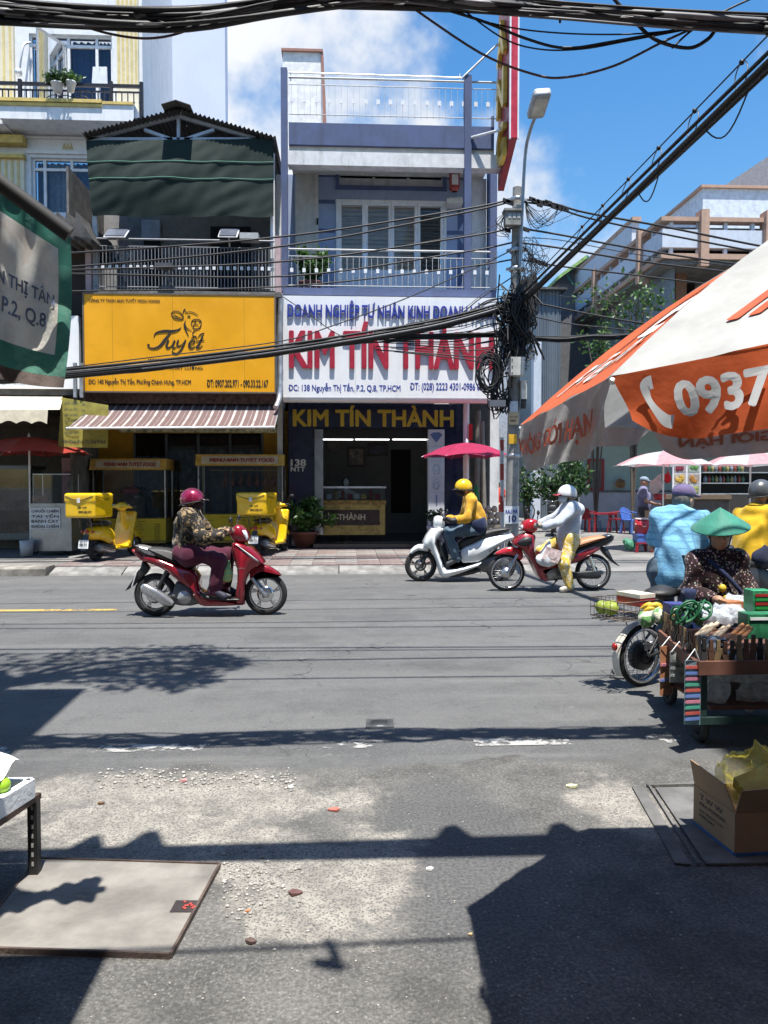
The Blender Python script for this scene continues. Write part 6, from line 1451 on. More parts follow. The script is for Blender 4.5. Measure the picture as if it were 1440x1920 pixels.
def wheel(par,x,r,tr,style='alloy',y=0.0,rimm=None,disc=True):
 c=(x,y,r);rimm=rimm or alu
 q=MB();ri=r-tr*1.75
 q.lathe(c,[(0.03,-0.05),(0.045,-0.045),(0.045,0.045),(0.03,0.05),(0.0,0.05)],14,axis=(0,1,0));q.lathe(c,[(0.0,-0.05),(0.03,-0.05)],14,axis=(0,1,0))
 if style=='alloy':
  for k in range(5):
   a=2*math.pi*k/5+0.3;d=Vector((math.cos(a),0,math.sin(a)));p0=Vector(c)+d*0.03;p1=Vector(c)+d*(ri+0.004);q.bar(p0,p1,0.022,0.030,up=(0,1,0));q.bar(p0.lerp(p1,0.45),Vector(c)+Vector((math.cos(a+0.24),0,math.sin(a+0.24)))*ri,0.016,0.018,up=(0,1,0))
 else:
  for k in range(32):
   a=2*math.pi*k/32;s=0.03 if k%2 else-0.03;b=a+(0.35 if k%4<2 else-0.35);q.tube([Vector(c)+Vector((0.04*math.cos(b),s,0.04*math.sin(b))),Vector(c)+Vector((ri*math.cos(a),0,ri*math.sin(a)))],0.0022,4)
 w=q.build('wheel',rimm,par,world=False)
 q=MB();q.lathe(c,[(ri,-0.028),(ri+0.016,-0.032),(ri+0.012,-0.015),(ri+0.006,0),(ri+0.012,0.015),(ri+0.016,0.032),(ri,0.028),(ri-0.004,0),(ri,-0.028)],32,axis=(0,1,0));q.build('rim',rimm,w,world=False)
 q=MB();q.torus(c,r-tr,tr,(0,1,0),36,10,sq=0.92);q.build('tyre',tyrem,w,world=False)
 if disc:q=MB();q.lathe((x,y-0.055,r),[(0.05,0),(0.095,0),(0.095,0.004),(0.05,0.004)],24,axis=(0,1,0));q.build('brake_disc',chrome,w,world=False)
 return w
def pp(par,nm,m,pts,w,mat,edge=0.02,y0=0.0,k=2,taper=0.6,loc=None):
 q=MB();q.puff(prof(m,pts),w,edge,taper,y0,k);return q.build(nm,mat,par,world=False)
def two(par,nm,fn,mat):
 for s in(1,-1):q=MB();fn(q,s);q.build(nm,mat,par,world=False)
def mirrors(par,base,top,w=0.24,mat=None):
 def fn(q,s):
  b,t=Vector((base[0],s*w*0.7,base[1])),Vector((top[0],s*w*1.3,top[1]));q.tube([b,(b+t)/2+Vector((0,s*0.02,0.03)),t],0.007,6)
  q.ball(t+Vector((0,s*0.03,0.02)),(0.018,0.055,0.036),10,7)
 two(par,'mirror',fn,mat or blackp)
def bars(par,x,z,w=0.31,mat=blackp):
 q=MB();q.tube(catmull([(x-0.03,-w,z-0.01),(x+0.02,-w*0.5,z+0.015),(x+0.04,0,z-0.02),(x+0.02,w*0.5,z+0.015),(x-0.03,w,z-0.01)],5),0.013,7);h=q.build('handlebar',chrome,par,world=False)
 for s in(1,-1):
  q=MB();q.tube([(x-0.035,s*w*1.03,z-0.012),(x-0.01,s*w*0.68,z+0.003)],0.019,8);q.build('grip',rub,h,world=False)
  q=MB();q.tube([(x+0.05,s*w*0.6,z-0.0),(x+0.05,s*w*0.98,z-0.02)],0.006,5);q.build('brake_lever',alu,h,world=False)
  # ------------------------------------------------------------------ dark red scooter crossing the street
RS=G(292,1155);red_sc=thing('scooter','dark red scooter with silver exhaust ridden by a person in camouflage jacket','scooter',(RS.x,8.9,0.0))
m=mapper(300,1180,688)
wheel(red_sc,0.0,0.247,0.045);wheel(red_sc,1.255,0.247,0.040)
pp(red_sc,'front_fender',m,[(1040,880),(1050,810),(1120,775),(1200,795),(1290,862),(1240,868),(1150,842),(1095,862),(1060,905)],0.06,redp)
pp(red_sc,'leg_shield',m,[(908,605),(950,592),(1060,642),(1150,745),(1152,772),(1072,805),(1012,905),(1002,1062),(962,1088),(928,1052),(948,900),(945,800),(918,720),(905,650)],lambda x,z:0.16,redp,0.03)
pp(red_sc,'front_lamp',m,[(940,616),(962,612),(1062,682),(1142,752),(1118,757),(1030,694)],0.166,lensw,0.012)
pp(red_sc,'cowl',m,[(915,482),(950,457),(1010,490),(1042,560),(1030,592),(960,602),(902,562),(892,512)],0.13,redp,0.03)
pp(red_sc,'headlight',m,[(985,500),(1015,500),(1038,555),(1025,585),(1000,545)],0.134,lensw,0.012)
pp(red_sc,'side_skirt',m,[(638,958),(720,1012),(860,1044),(960,1044),(1002,1080),(960,1092),(690,1097),(640,1062),(598,1000)],0.15,redp)
pp(red_sc,'floorboard',m,[(660,985),(760,1018),(860,1034),(965,1030),(965,1050),(860,1052),(700,1036)],0.17,blackp,0.008)
pp(red_sc,'rear_body',m,[(205,702),(262,692),(345,714),(480,767),(590,802),(646,870),(652,960),(700,1042),(650,1062),(582,962),(500,905),(400,822),(300,772),(215,737)],lambda x,z:0.10+0.06*min(1,max(0,(x+0.14)/0.35)),redp,0.035)
pp(red_sc,'grab_rail',m,[(148,624),(200,620),(300,648),(352,696),(300,708),(230,684)],0.115,silv,0.02)
pp(red_sc,'tail_lamp',m,[(125,662),(160,655),(260,738),(240,755),(190,732)],0.08,lensr,0.015)
pp(red_sc,'seat',m,[(250,642),(330,638),(452,660),(540,738),(602,788),(592,815),(480,772),(340,718),(300,692)],0.135,seatb,0.03)
pp(red_sc,'engine_cover',m,[(470,905),(560,930),(640,970),(650,1080),(500,1095),(415,1060),(400,1005),(440,980)],0.09,engm,0.03)
q=MB();c=m(540,1025);q.lathe((c[0],-0.13,c[1]),[(0.0,-0.012),(0.045,-0.012),(0.05,0.0),(0.075,0.0),(0.085,0.05)],24,axis=(0,1,0));q.build('fan_cover',engl,red_sc,world=False)
pp(red_sc,'exhaust',m,[(218,925),(258,915),(400,998),(462,1055),(450,1082),(380,1072),(240,992),(214,955)],0.045,silv,0.03,y0=-0.15)
pp(red_sc,'rear_mudguard',m,[(205,742),(258,802),(205,870),(140,930),(68,977),(140,872),(190,792)],0.05,blackp,0.01)
q=MB();a=Vector((m(148,880)[0],0,m(148,880)[1]));q.obox(a,(0.03,0,0.09),(0,0.085,0),(-0.004,0,0.0015));q.build('licence_plate',plate,red_sc,world=False)
two(red_sc,'fork_leg',lambda q,s:q.tube([(m(1060,880)[0],s*0.075,m(1060,880)[1]),(m(1158,1012)[0],s*0.075,m(1158,1012)[1])],0.021,8),alu)
q=MB();q.tube([(m(1075,870)[0],0,m(1060,860)[1]),(m(965,560)[0],0,m(965,560)[1])],0.03,8);q.build('steering_column',blackp,red_sc,world=False)
bars(red_sc,m(905,500)[0],m(905,500)[1]+0.01,0.30);mirrors(red_sc,m(920,470),m(925,425))
two(red_sc,'shock_absorber',lambda q,s:q.tube([(0.02,s*0.11,0.27),(0.16,s*0.11,0.55)],0.02,8),M('spring_dark',(0.06,0.06,0.06),0.4,0.5))
text('Vision',(m(330,0)[0],-0.158,m(0,742)[1]),(1,0,-0.38),(0,0,1),w=0.11,h=0.024,mat=silv,parent=red_sc,name='badge',world=False,bold=0.02,shear=0.3);text('HONDA',(m(958,0)[0],-0.164,m(0,800)[1]),(1,0,0),(0,0,1),w=0.075,h=0.013,mat=silv,parent=red_sc,name='badge',world=False,bold=0.03)
camo=cloth('camo',(0.020,0.018,0.015),(0.30,0.21,0.11),'camo',scale=19)
J=dict(head=(0.43,0,1.315),face=(1,-0.12,-0.05),sh_l=(0.40,0.19,1.15),sh_r=(0.40,-0.19,1.15),el_l=(0.60,0.26,0.91),el_r=(0.58,-0.27,0.90),wr_l=(0.80,0.27,0.945),wr_r=(0.79,-0.28,0.945),ha_l=(0.865,0.275,0.985),ha_r=(0.865,-0.275,0.985),hip_l=(0.36,0.10,0.72),hip_r=(0.36,-0.10,0.72),kn_l=(0.80,0.12,0.68),kn_r=(0.76,-0.16,0.66),an_l=(0.76,0.11,0.31),an_r=(0.68,-0.15,0.31),toe_l=(0.88,0.11,0.245),toe_r=(0.80,-0.155,0.24))
pr_=person('person in camouflage jacket and maroon trousers riding the dark red scooter',J,RS+Vector((0,0,0)),0,camo,cloth('maroon_trouser',(0.075,0.012,0.03)),M('sandal_dark',(0.03,0.03,0.05),0.6),None,skin,0.015,build=1.12,folds=0.024,seed=4,mask=cloth('mask_dark',(0.045,0.018,0.022)))
pr_.location=(RS.x,8.9,0.0);helmet(pr_,M('helmet_maroon',(0.24,0.012,0.05),0.2,0.2,var=0.2,scale=14,coat=0.7))
for s in 'lr':
 w_,e_=v_(J['wr_'+s]),v_(J['el_'+s]);sdf_obj('arm_sleeve',[('c',w_+(v_(J['ha_'+s])-w_)*0.3,w_+(e_-w_)*0.5,0.037,0.052,0.02)],cloth('sleeve_black',(0.02,0.02,0.024)),pr_,0.014)
q=MB();bm_=m(868,830)
gb=sdf_obj('plastic_bag',[('e',(RS.x+bm_[0],8.9-0.12,bm_[1]-0.03),(0.075,0.05,0.085),0.02),('c',(RS.x+bm_[0]+0.01,8.78,bm_[1]+0.04),(RS.x+bm_[0]+0.03,8.80,bm_[1]+0.13),0.045,0.012,0.03)],cloth('bag_green',(0.25,0.45,0.22),(0.5,0.42,0.08),'flower',0.4,9),None,0.012,folds=0.008,fscale=40);tag(gb,'green and yellow plastic bag hanging on the dark red scooter','bag')
# ------------------------------------------------------------------ white scooter
WS=Vector((P(938,1040,11.9).x,11.9,0));wsx=thing('scooter','white scooter with black seat ridden by a person in a yellow jacket','scooter',WS,math.pi)
m=mapper(645,712,384,True)
wheel(wsx,0.0,0.25,0.048);wheel(wsx,1.25,0.25,0.043,rimm=M('alloy_dark',(0.14,0.14,0.15),0.4,0.6))
pp(wsx,'front_fender',m,[(95,537),(128,500),(170,488),(207,510),(202,532),(150,524),(110,546)],0.065,whitep)
pp(wsx,'leg_shield',m,[(178,472),(230,394),(298,392),(272,440),(248,482),(290,590),(312,632),(420,622),(520,592),(500,622),(330,682),(280,672),(254,592),(222,522),(190,502)],0.17,whitep,0.025)
pp(wsx,'cowl',m,[(246,327),(284,320),(302,346),(300,388),(242,388)],0.12,whitep,0.03)
pp(wsx,'headlight',m,[(180,468),(228,398),(245,398),(205,470)],0.11,lensw,0.02)
pp(wsx,'rear_body',m,[(393,522),(480,480),(560,442),(704,425),(712,464),(650,482),(560,560),(500,596),(440,602),(400,596)],0.15,whitep,0.035)
pp(wsx,'seat',m,[(520,415),(600,395),(690,390),(692,406),(620,432),(540,452),(400,512),(393,472),(460,440)],0.14,seatb,0.03)
pp(wsx,'floorboard',m,[(262,470),(300,480),(330,560),(330,615),(490,592),(400,560),(400,505),(420,620),(330,640),(300,610)],0.13,blackp,0.015)
pp(wsx,'engine_cover',m,[(480,605),(560,570),(650,560),(690,600),(660,650),(560,660),(500,640)],0.10,engm,0.03)
pp(wsx,'engine_skirt',m,[(300,672),(420,650),(510,630),(515,655),(420,678),(330,684)],0.12,blackp,0.02)
pp(wsx,'tail_lamp',m,[(700,425),(722,435),(735,462),(708,464)],0.07,lensr,0.012)
pp(wsx,'rear_mudguard',m,[(700,470),(740,540),(770,600),(745,600),(690,530)],0.05,blackp,0.01)
two(wsx,'fork_leg',lambda q,s:q.tube([(m(200,545)[0],s*0.075,m(200,545)[1]),(m(165,620)[0],s*0.075,0.25)],0.022,8),blackp)
q=MB();q.tube([(m(215,540)[0],0,m(200,530)[1]),(m(275,370)[0],0,m(275,370)[1])],0.03,8);q.build('steering_column',blackp,wsx,world=False)
text('SH MODE',(m(565,0)[0],0.158,m(0,535)[1]),(-1,0,0.55),(0,0,1),w=0.20,h=0.03,mat=blk,parent=wsx,name='badge',world=False,bold=0.03)
bars(wsx,m(312,345)[0]+0.02,m(312,345)[1]+0.02,0.31);mirrors(wsx,m(300,330),m(305,295))
J=dict(head=(0.59,0,1.445),face=(1,0.15,-0.25),sh_l=(0.47,0.20,1.27),sh_r=(0.47,-0.20,1.27),el_l=(0.57,0.27,1.00),el_r=(0.58,-0.27,1.0),wr_l=(0.80,0.29,0.955),wr_r=(0.80,-0.29,0.955),ha_l=(0.865,0.285,0.98),ha_r=(0.865,-0.285,0.98),hip_l=(0.38,0.10,0.84),hip_r=(0.38,-0.10,0.84),kn_l=(0.82,0.15,0.75),kn_r=(0.82,-0.15,0.75),an_l=(0.70,0.14,0.37),an_r=(0.72,-0.14,0.37),toe_l=(0.84,0.145,0.29),toe_r=(0.86,-0.145,0.29))
jeans=cloth('jeans',(0.075,0.115,0.155),(0.05,0.08,0.11));yj=cloth('jacket_yellow',(0.62,0.33,0.03))
pr_=person('person in yellow jacket and jeans riding the white scooter',J,WS,math.pi,yj,jeans,M('shoe_grey',(0.06,0.065,0.07),0.6),M('glove_black',(0.02,0.02,0.025),0.6),skin,0.016,seed=7,mask=cloth('mask_black',(0.02,0.018,0.022)))
helmet(pr_,M('helmet_yellow',(0.75,0.45,0.01),0.25,var=0.05,coat=0.6))
sdf_obj('navy_hem',[('c',(0.40,0.07,0.93),(0.40,-0.07,0.93),0.158,0.158,0.05),('c',(0.38,0.08,0.86),(0.38,-0.08,0.86),0.155,0.155,0.05)],cloth('navy_cloth',(0.012,0.02,0.06)),pr_,0.018,cuts=[((0.4,0,0.97),(0.3,0,0.95))])
# ------------------------------------------------------------------ red underbone motorbike
BS=Vector((P(1112,1060,10.75).x,10.75,0));bk=thing('motorbike','red underbone motorbike with tan seat and spoked wheels','motorbike',BS,math.pi)
m=mapper(1225,765,417,True)
wheel(bk,0.0,0.262,0.036,'spoke');wheel(bk,1.245,0.262,0.032,'spoke')
q=MB();q.lathe((1.245,0,0.262),[(0.0,-0.06),(0.07,-0.055),(0.075,0.05),(0,0.06)],18,axis=(0,1,0));q.build('front_hub',alu,bk,world=False)
pp(bk,'front_fender',m,[(632,548),(680,515),(740,503),(792,520),(802,560),(786,582),(750,556),(690,546)],0.055,redb)
pp(bk,'leg_shield',m,[(738,472),(800,420),(852,425),(872,442),(862,520),(900,620),(942,692),(900,694),(850,600),(800,520),(750,492)],lambda x,z:0.09+0.1*max(0,min(1,(0.95-z)*1.6)),redp,0.02)
pp(bk,'shield_panel',m,[(752,480),(800,440),(846,445),(840,480),(800,500)],0.165,blackp,0.015)
pp(bk,'cowl',m,[(788,388),(810,350),(850,338),(882,350),(882,400),(850,425),(800,405)],0.12,redb,0.03)
pp(bk,'headlight',m,[(784,390),(800,366),(830,375),(820,400),(796,402)],0.10,lensw,0.02)
pp(bk,'frame_cover',m,[(872,560),(960,572),(1060,575),(1120,532),(1235,492),(1255,520),(1130,592),(1050,612),(960,650),(900,694)],0.10,redp,0.03)
pp(bk,'tail',m,[(1085,532),(1180,492),(1320,430),(1338,465),(1252,512),(1150,562),(1080,592)],0.085,blackp,0.02)
pp(bk,'tail_stripe',m,[(1100,545),(1190,508),(1235,498),(1200,520),(1120,556)],0.09,silv,0.008)
pp(bk,'tail_lamp',m,[(1290,462),(1335,452),(1330,478),(1295,500)],0.06,lensw,0.01)
pp(bk,'seat',m,[(1085,508),(1108,478),(1180,450),(1272,438),(1284,455),(1200,482),(1122,508)],0.13,M('seat_tan',(0.40,0.19,0.09),0.5,var=0.1),0.03)
pp(bk,'grab_rail',m,[(1280,440),(1320,428),(1325,440),(1290,455)],0.10,M('rail_dark',(0.08,0.09,0.10),0.4,0.6),0.01)
pp(bk,'engine',m,[(905,640),(960,618),(1010,625),(1030,680),(990,700),(930,695)],0.10,engl,0.02)
pp(bk,'chain_case',m,[(1040,640),(1110,650),(1240,640),(1258,665),(1240,690),(1100,685),(1040,675)],0.03,blackp,0.012,y0=0.10)
pp(bk,'exhaust',m,[(960,690),(1100,680),(1290,650),(1300,680),(1100,705),(960,705)],0.04,silv,0.02,y0=-0.14)
pp(bk,'rear_mudguard',m,[(1260,500),(1310,520),(1340,580),(1380,620),(1330,590),(1280,540)],0.055,blackp,0.01)
two(bk,'shock_absorber',lambda q,s:q.tube([(m(1190,560)[0],s*0.11,m(0,560)[1]),(m(1218,645)[0],s*0.11,m(0,645)[1])],0.024,8),chrome)
two(bk,'fork_leg',lambda q,s:q.tube([(m(765,560)[0],s*0.075,m(0,545)[1]),(1.245,s*0.075,0.262)],0.022,8),chrome)
q=MB();q.tube([(m(770,540)[0],0,m(0,540)[1]),(m(850,380)[0],0,m(0,380)[1])],0.03,8);q.build('steering_column',blackp,bk,world=False)
q=MB();q.tube([(m(1000,690)[0],0.1,m(0,690)[1]),(m(960,740)[0],0.16,m(0,735)[1])],0.01,6);q.build('side_stand',engm,bk,world=False)
q=MB();q.tube([(m(985,690)[0],-0.2,m(0,695)[1]),(m(985,690)[0],0.2,m(0,695)[1])],0.014,6);q.build('foot_peg',rub,bk,world=False)
bars(bk,m(872,372)[0],m(0,368)[1],0.31);mirrors(bk,m(870,350),m(858,305))
text('SUPER',(m(1150,0)[0],0.094,m(0,543)[1]),(-1,0,0.38),(0,0,1),w=0.16,h=0.022,mat=plate,parent=bk,name='badge',world=False,bold=0.03)
J=dict(head=(0.39,0,1.355),face=(1,0.12,-0.12),sh_l=(0.34,0.18,1.18),sh_r=(0.34,-0.18,1.18),el_l=(0.55,0.24,0.99),el_r=(0.56,-0.24,0.99),wr_l=(0.78,0.28,0.925),wr_r=(0.78,-0.28,0.925),ha_l=(0.845,0.28,0.945),ha_r=(0.845,-0.28,0.945),hip_l=(0.36,0.11,0.73),hip_r=(0.36,-0.10,0.73),kn_l=(0.47,0.20,0.41),kn_r=(0.72,-0.14,0.55),an_l=(0.39,0.20,0.085),an_r=(0.60,-0.14,0.20),toe_l=(0.50,0.20,0.04),toe_r=(0.73,-0.14,0.18))
pr_=person('person in pale grey hooded jacket and yellow patterned trousers on the red motorbike',J,BS,math.pi,cloth('hoodie_grey',(0.46,0.50,0.56)),cloth('floral_yellow',(0.62,0.42,0.05),(0.70,0.66,0.50),'flower',scale=26),M('shoe_cream',(0.55,0.50,0.42),0.7),M('glove_beige',(0.30,0.26,0.22),0.8),skin,0.015,seed=12,hem=0.7,hood=(-0.10,0,-0.03),mask=cloth('mask_blue',(0.42,0.50,0.58)))
h_=helmet(pr_,M('helmet_white',(0.72,0.71,0.70),0.25,var=0.05,coat=0.5),M('visor_red',(0.35,0.02,0.03),0.3))
xb=BS.x-m(925,0)[0];zb=m(0,555)[1]
wbg=sdf_obj('plastic_bag',[('e',(xb,10.75-0.22,zb-0.03),(0.15,0.09,0.12),0.03),('c',(xb,10.53,zb+0.06),(xb+0.03,10.5,zb+0.24),0.08,0.015,0.05)],cloth('bag_white',(0.66,0.67,0.68),(0.5,0.5,0.52),None,0.35),None,0.014,folds=0.014,fscale=30,seed=3);tag(wbg,'white plastic shopping bag with a box hanging on the red motorbike','bag')
q=MB();q.obox((xb+0.05,10.62-0.12,zb+0.03),(0.11,0.0,-0.035),(0,0.05,0),(0.035,0,0.085));q.obox((xb+0.05,10.448,zb+0.03),(0.055,0.0,-0.0175),(0,0.0015,0),(0.018,0,0.045));q.build('box_inside',M('box_pinkish',(0.62,0.48,0.46),0.6,var=0.4,scale=16),wbg)
# ------------------------------------------------------------------ yellow delivery scooters
def delivery(label,loc,rz):
 o=thing('delivery_scooter',label,'scooter',loc,rz,'yellow delivery scooters');
 wheel(o,0.0,0.235,0.052,rimm=engm);wheel(o,1.24,0.235,0.048,rimm=engm)
 sdf_obj('rear_body',[('e',(0.08,0,0.50),(0.36,0.19,0.155),0.06),('e',(0.22,0,0.42),(0.26,0.20,0.15),0.06),('c',(0.35,0,0.40),(0.48,0,0.24),0.13,0.08,0.06),('-e',(0.0,0,0.22),(0.30,0.16,0.20),0.04)],yelp,o,0.018)
 sdf_obj('leg_shield',[('b',(0.93,0,0.56),(0.02,0.17,0.30),0.03,0.05,np.array(Matrix.Rotation(R(18),3,'Y'))),('c',(1.0,0,0.4),(0.88,0,0.86),0.085,0.06,0.08),('b',(0.66,0,0.21),(0.24,0.15,0.012),0.02,0.06)],yelp,o,0.018)
 sdf_obj('front_fender',[('e',(1.24,0,0.33),(0.25,0.075,0.19),0.03),('-e',(1.24,0,0.17),(0.245,0.12,0.22),0.02)],yelp,o,0.016)
 sdf_obj('headset',[('e',(0.84,0,0.97),(0.10,0.11,0.085),0.03),('c',(0.82,0.22,0.97),(0.82,-0.22,0.97),0.035,0.035,0.05)],yelp,o,0.016)
 q=MB();q.lathe((0.93,0,0.99),[(0.0,0.02),(0.06,0.015),(0.07,-0.02)],16,axis=(1,0,0));q.build('headlight',lensw,o,world=False)
 bars(o,0.82,0.99,0.29);mirrors(o,(0.84,1.0),(0.80,1.14))
 sdf_obj('seat',[('e',(0.10,0,0.685),(0.33,0.13,0.045),0.03),('e',(0.26,0,0.665),(0.16,0.13,0.05),0.04)],seatb,o,0.016)
 q=MB();q.ball((-0.265,0.0,0.545),(0.03,0.055,0.04),12,8);q.build('tail_lamp',lensr,o,world=False)
 two(o,'turn_lamp',lambda q,s:q.ball((-0.235,s*0.11,0.545),(0.03,0.028,0.024),8,6),lensr)
 q=MB();q.obox((-0.36,0,0.33),(0.012,0,0.075),(0,0.10,0),(-0.003,0,0.0005));lp_=q.build('licence_plate',plate,o,world=False)
 text('59-X1',(-0.372,0.07,0.352),(0,-1,0),(0.15,0,1),w=0.14,h=0.035,mat=blk,parent=lp_,name='plate_number',world=False,bold=0.03);text('486.52',(-0.378,0.08,0.30),(0,-1,0),(0.15,0,1),w=0.16,h=0.042,mat=blk,parent=lp_,name='plate_number',world=False,bold=0.03)
 q=MB();q.obox((-0.32,0,0.36),(0.05,0,0.14),(0,0.05,0),(-0.01,0,0.004));q.build('mudguard',blackp,o,world=False)
 pp(o,'engine_cover',lambda x,y:(x,y),[(-0.08,0.16),(0.2,0.12),(0.42,0.16),(0.42,0.28),(0.1,0.33),(-0.1,0.3)],0.13,engm,0.03)
 q=MB();q.tube([(0.35,-0.15,0.16),(0.1,-0.17,0.2),(-0.15,-0.17,0.25)],[0.03,0.05,0.055],10);q.build('exhaust',silv,o,world=False)
 q=MB();q.tube([(0.3,-0.15,0.3),(0.05,-0.15,0.5)],0.02,8);q.build('shock_absorber',lensr,o,world=False)
 two(o,'fork_leg',lambda q,s:q.tube([(1.1,s*0.06,0.45),(1.24,s*0.06,0.235)],0.02,6),engm)
 q=MB()
 for x_ in(-0.28,0.02):
  for s in(1,-1):q.tube([(x_,s*0.12,0.6),(x_-0.04,s*0.12,0.80)],0.01,5)
 for s in(1,-1):q.tube([(-0.45,s*0.14,0.80),(0.1,s*0.14,0.80)],0.012,6)
 q.build('rack',engm,o,world=False)
 return o
def dbox(o,rz):
 """the rider's food box strapped on the rack"""
 b=thing('delivery_box',o['label'].replace('delivery scooter','food box strapped on the delivery scooter'),'box',o.location,rz,'yellow delivery boxes')
 sdf_obj('box',[('b',(-0.18,0,1.02),(0.25,0.27,0.19),0.03,0.01),('b',(-0.18,0,1.15),(0.262,0.282,0.055),0.03,0.01)],yelp,b,0.02)
 q=MB();q.tube([(-0.475,-0.28,1.19),(-0.478,-0.1,1.13),(-0.48,0.0,1.11),(-0.478,0.12,1.13),(-0.475,0.28,1.19)],0.005,4);q.tube([(-0.45,-0.318,1.19),(-0.1,-0.322,1.12),(0.1,-0.318,1.2)],0.005,4);q.build('seam_cord',blk,b,world=False)
 q=MB();q.box((-0.487,-0.03,1.07),(-0.475,0.03,1.15));q.build('latch',plate,b,world=False)
 text('Ánh Tuyết',(-0.4635,0.02,0.96),(0,-1,0),(0,0,1),w=0.17,h=0.06,mat=blk,parent=b,name='lettering',world=False,bold=0.02,shear=0.3);text('0907.202.971',(-0.4635,0.02,0.885),(0,-1,0),(0,0,1),w=0.26,h=0.045,mat=blk,parent=b,name='lettering',world=False,bold=0.04)
 return b
for px,py,yy,rz_,lb in((180,1050,14.2,73,'yellow delivery scooter parked beside the stainless snack cart'),(489,1034,15.2,73,'yellow delivery scooter parked behind the dark red scooter rider')):
 c_=Vector((P(px,py,yy).x,yy,0.12));o=delivery(lb,c_,R(rz_));dbox(o,R(rz_))
 # dark motorbike parked in the lane
c_=P(1036,960,22.0);pk=thing('motorbike','dark parked motorbike standing in the lane behind the helmeted rider','motorbike',(c_.x,22.0,0.02),R(75))
wheel(pk,0,0.26,0.045,rimm=engm);wheel(pk,1.25,0.26,0.04,rimm=engm)
idm=lambda x,y:(x,y)
pp(pk,'body',idm,[(-0.25,0.62),(0.2,0.66),(0.5,0.5),(0.8,0.35),(0.98,0.6),(1.0,0.9),(1.1,0.85),(1.15,0.55),(0.95,0.25),(0.4,0.2),(0.1,0.35),(-0.2,0.5)],0.15,blackp,0.03)
pp(pk,'seat',idm,[(-0.2,0.7),(0.2,0.72),(0.55,0.66),(0.5,0.6),(0.1,0.62)],0.13,seatb,0.02)
q=MB();q.obox((-0.33,0,0.55),(0.01,0,0.07),(0,0.09,0),(-0.004,0,0.001));q.build('licence_plate',plate,pk,world=False)
bars(pk,0.95,1.0);mirrors(pk,(0.98,1.0),(0.95,1.16))
# ================================================================== carts, parasols and stalls across the street
def parasol(label,c,base_z,R_,rise,mats,n=8,rot=0.0,skirt=0.0,group=None,tilt=(0,0),sag=0.04,name='parasol',pole_r=0.02):
 """cloth canopy on ribs and a pole; c = hub at rim height"""
 o=thing(name,label,'parasol',(c[0],c[1],base_z),group=group);c=Vector(c);top=c+Vector((0,0,rise))
 rim=[c+Vector((R_*math.cos(rot+2*math.pi*i/n),R_*math.sin(rot+2*math.pi*i/n),tilt[0]*math.cos(rot+2*math.pi*i/n)+tilt[1]*math.sin(rot+2*math.pi*i/n)))for i in range(n)]
 for i in range(n):
  a,b=rim[i],rim[(i+1)%n]
  def fn(u,v):
   e=a.lerp(b,u);p=top.lerp(e,v);bow=4*u*(1-u)
   return p+Vector((0,0,0.22*rise*math.sin(math.pi*v)*(1-0.5*bow)+sag*bow*v*v))
  q=MB();q.grid(fn,6,7);q.build('canopy_panel',mats[i%len(mats)],o)
  q=MB();q.tube([top-Vector((0,0,0.03)),top.lerp(a,0.5)+Vector((0,0,0.20*rise)),a],0.007,4);q.build('rib',galv,o)
 q=MB();q.tube([(c.x,c.y,base_z),top],pole_r,8);q.build('pole',steelw,o)
 q=MB();q.lathe(top,[(0.03,-0.02),(0.03,0.02),(0.012,0.07),(0.0,0.08)],8);q.build('finial',steelw,o)
 return o
c_=P(875,850,15.4);parasol('maroon parasol open beside the gold shop entrance',(c_.x,15.4,P(875,858,15.4).z),0.12,0.95,0.30,[cloth('cloth_maroon',(0.36,0.012,0.07),thin=0.25,rough=0.7)],rot=0.2)
c_=P(55,850,15.6);parasol('faded red parasol open over the stainless snack cart',(c_.x,15.6,P(58,853,15.6).z),0.12,1.2,0.36,[cloth('cloth_red',(0.38,0.035,0.02),thin=0.25,rough=0.75)],rot=0.1)
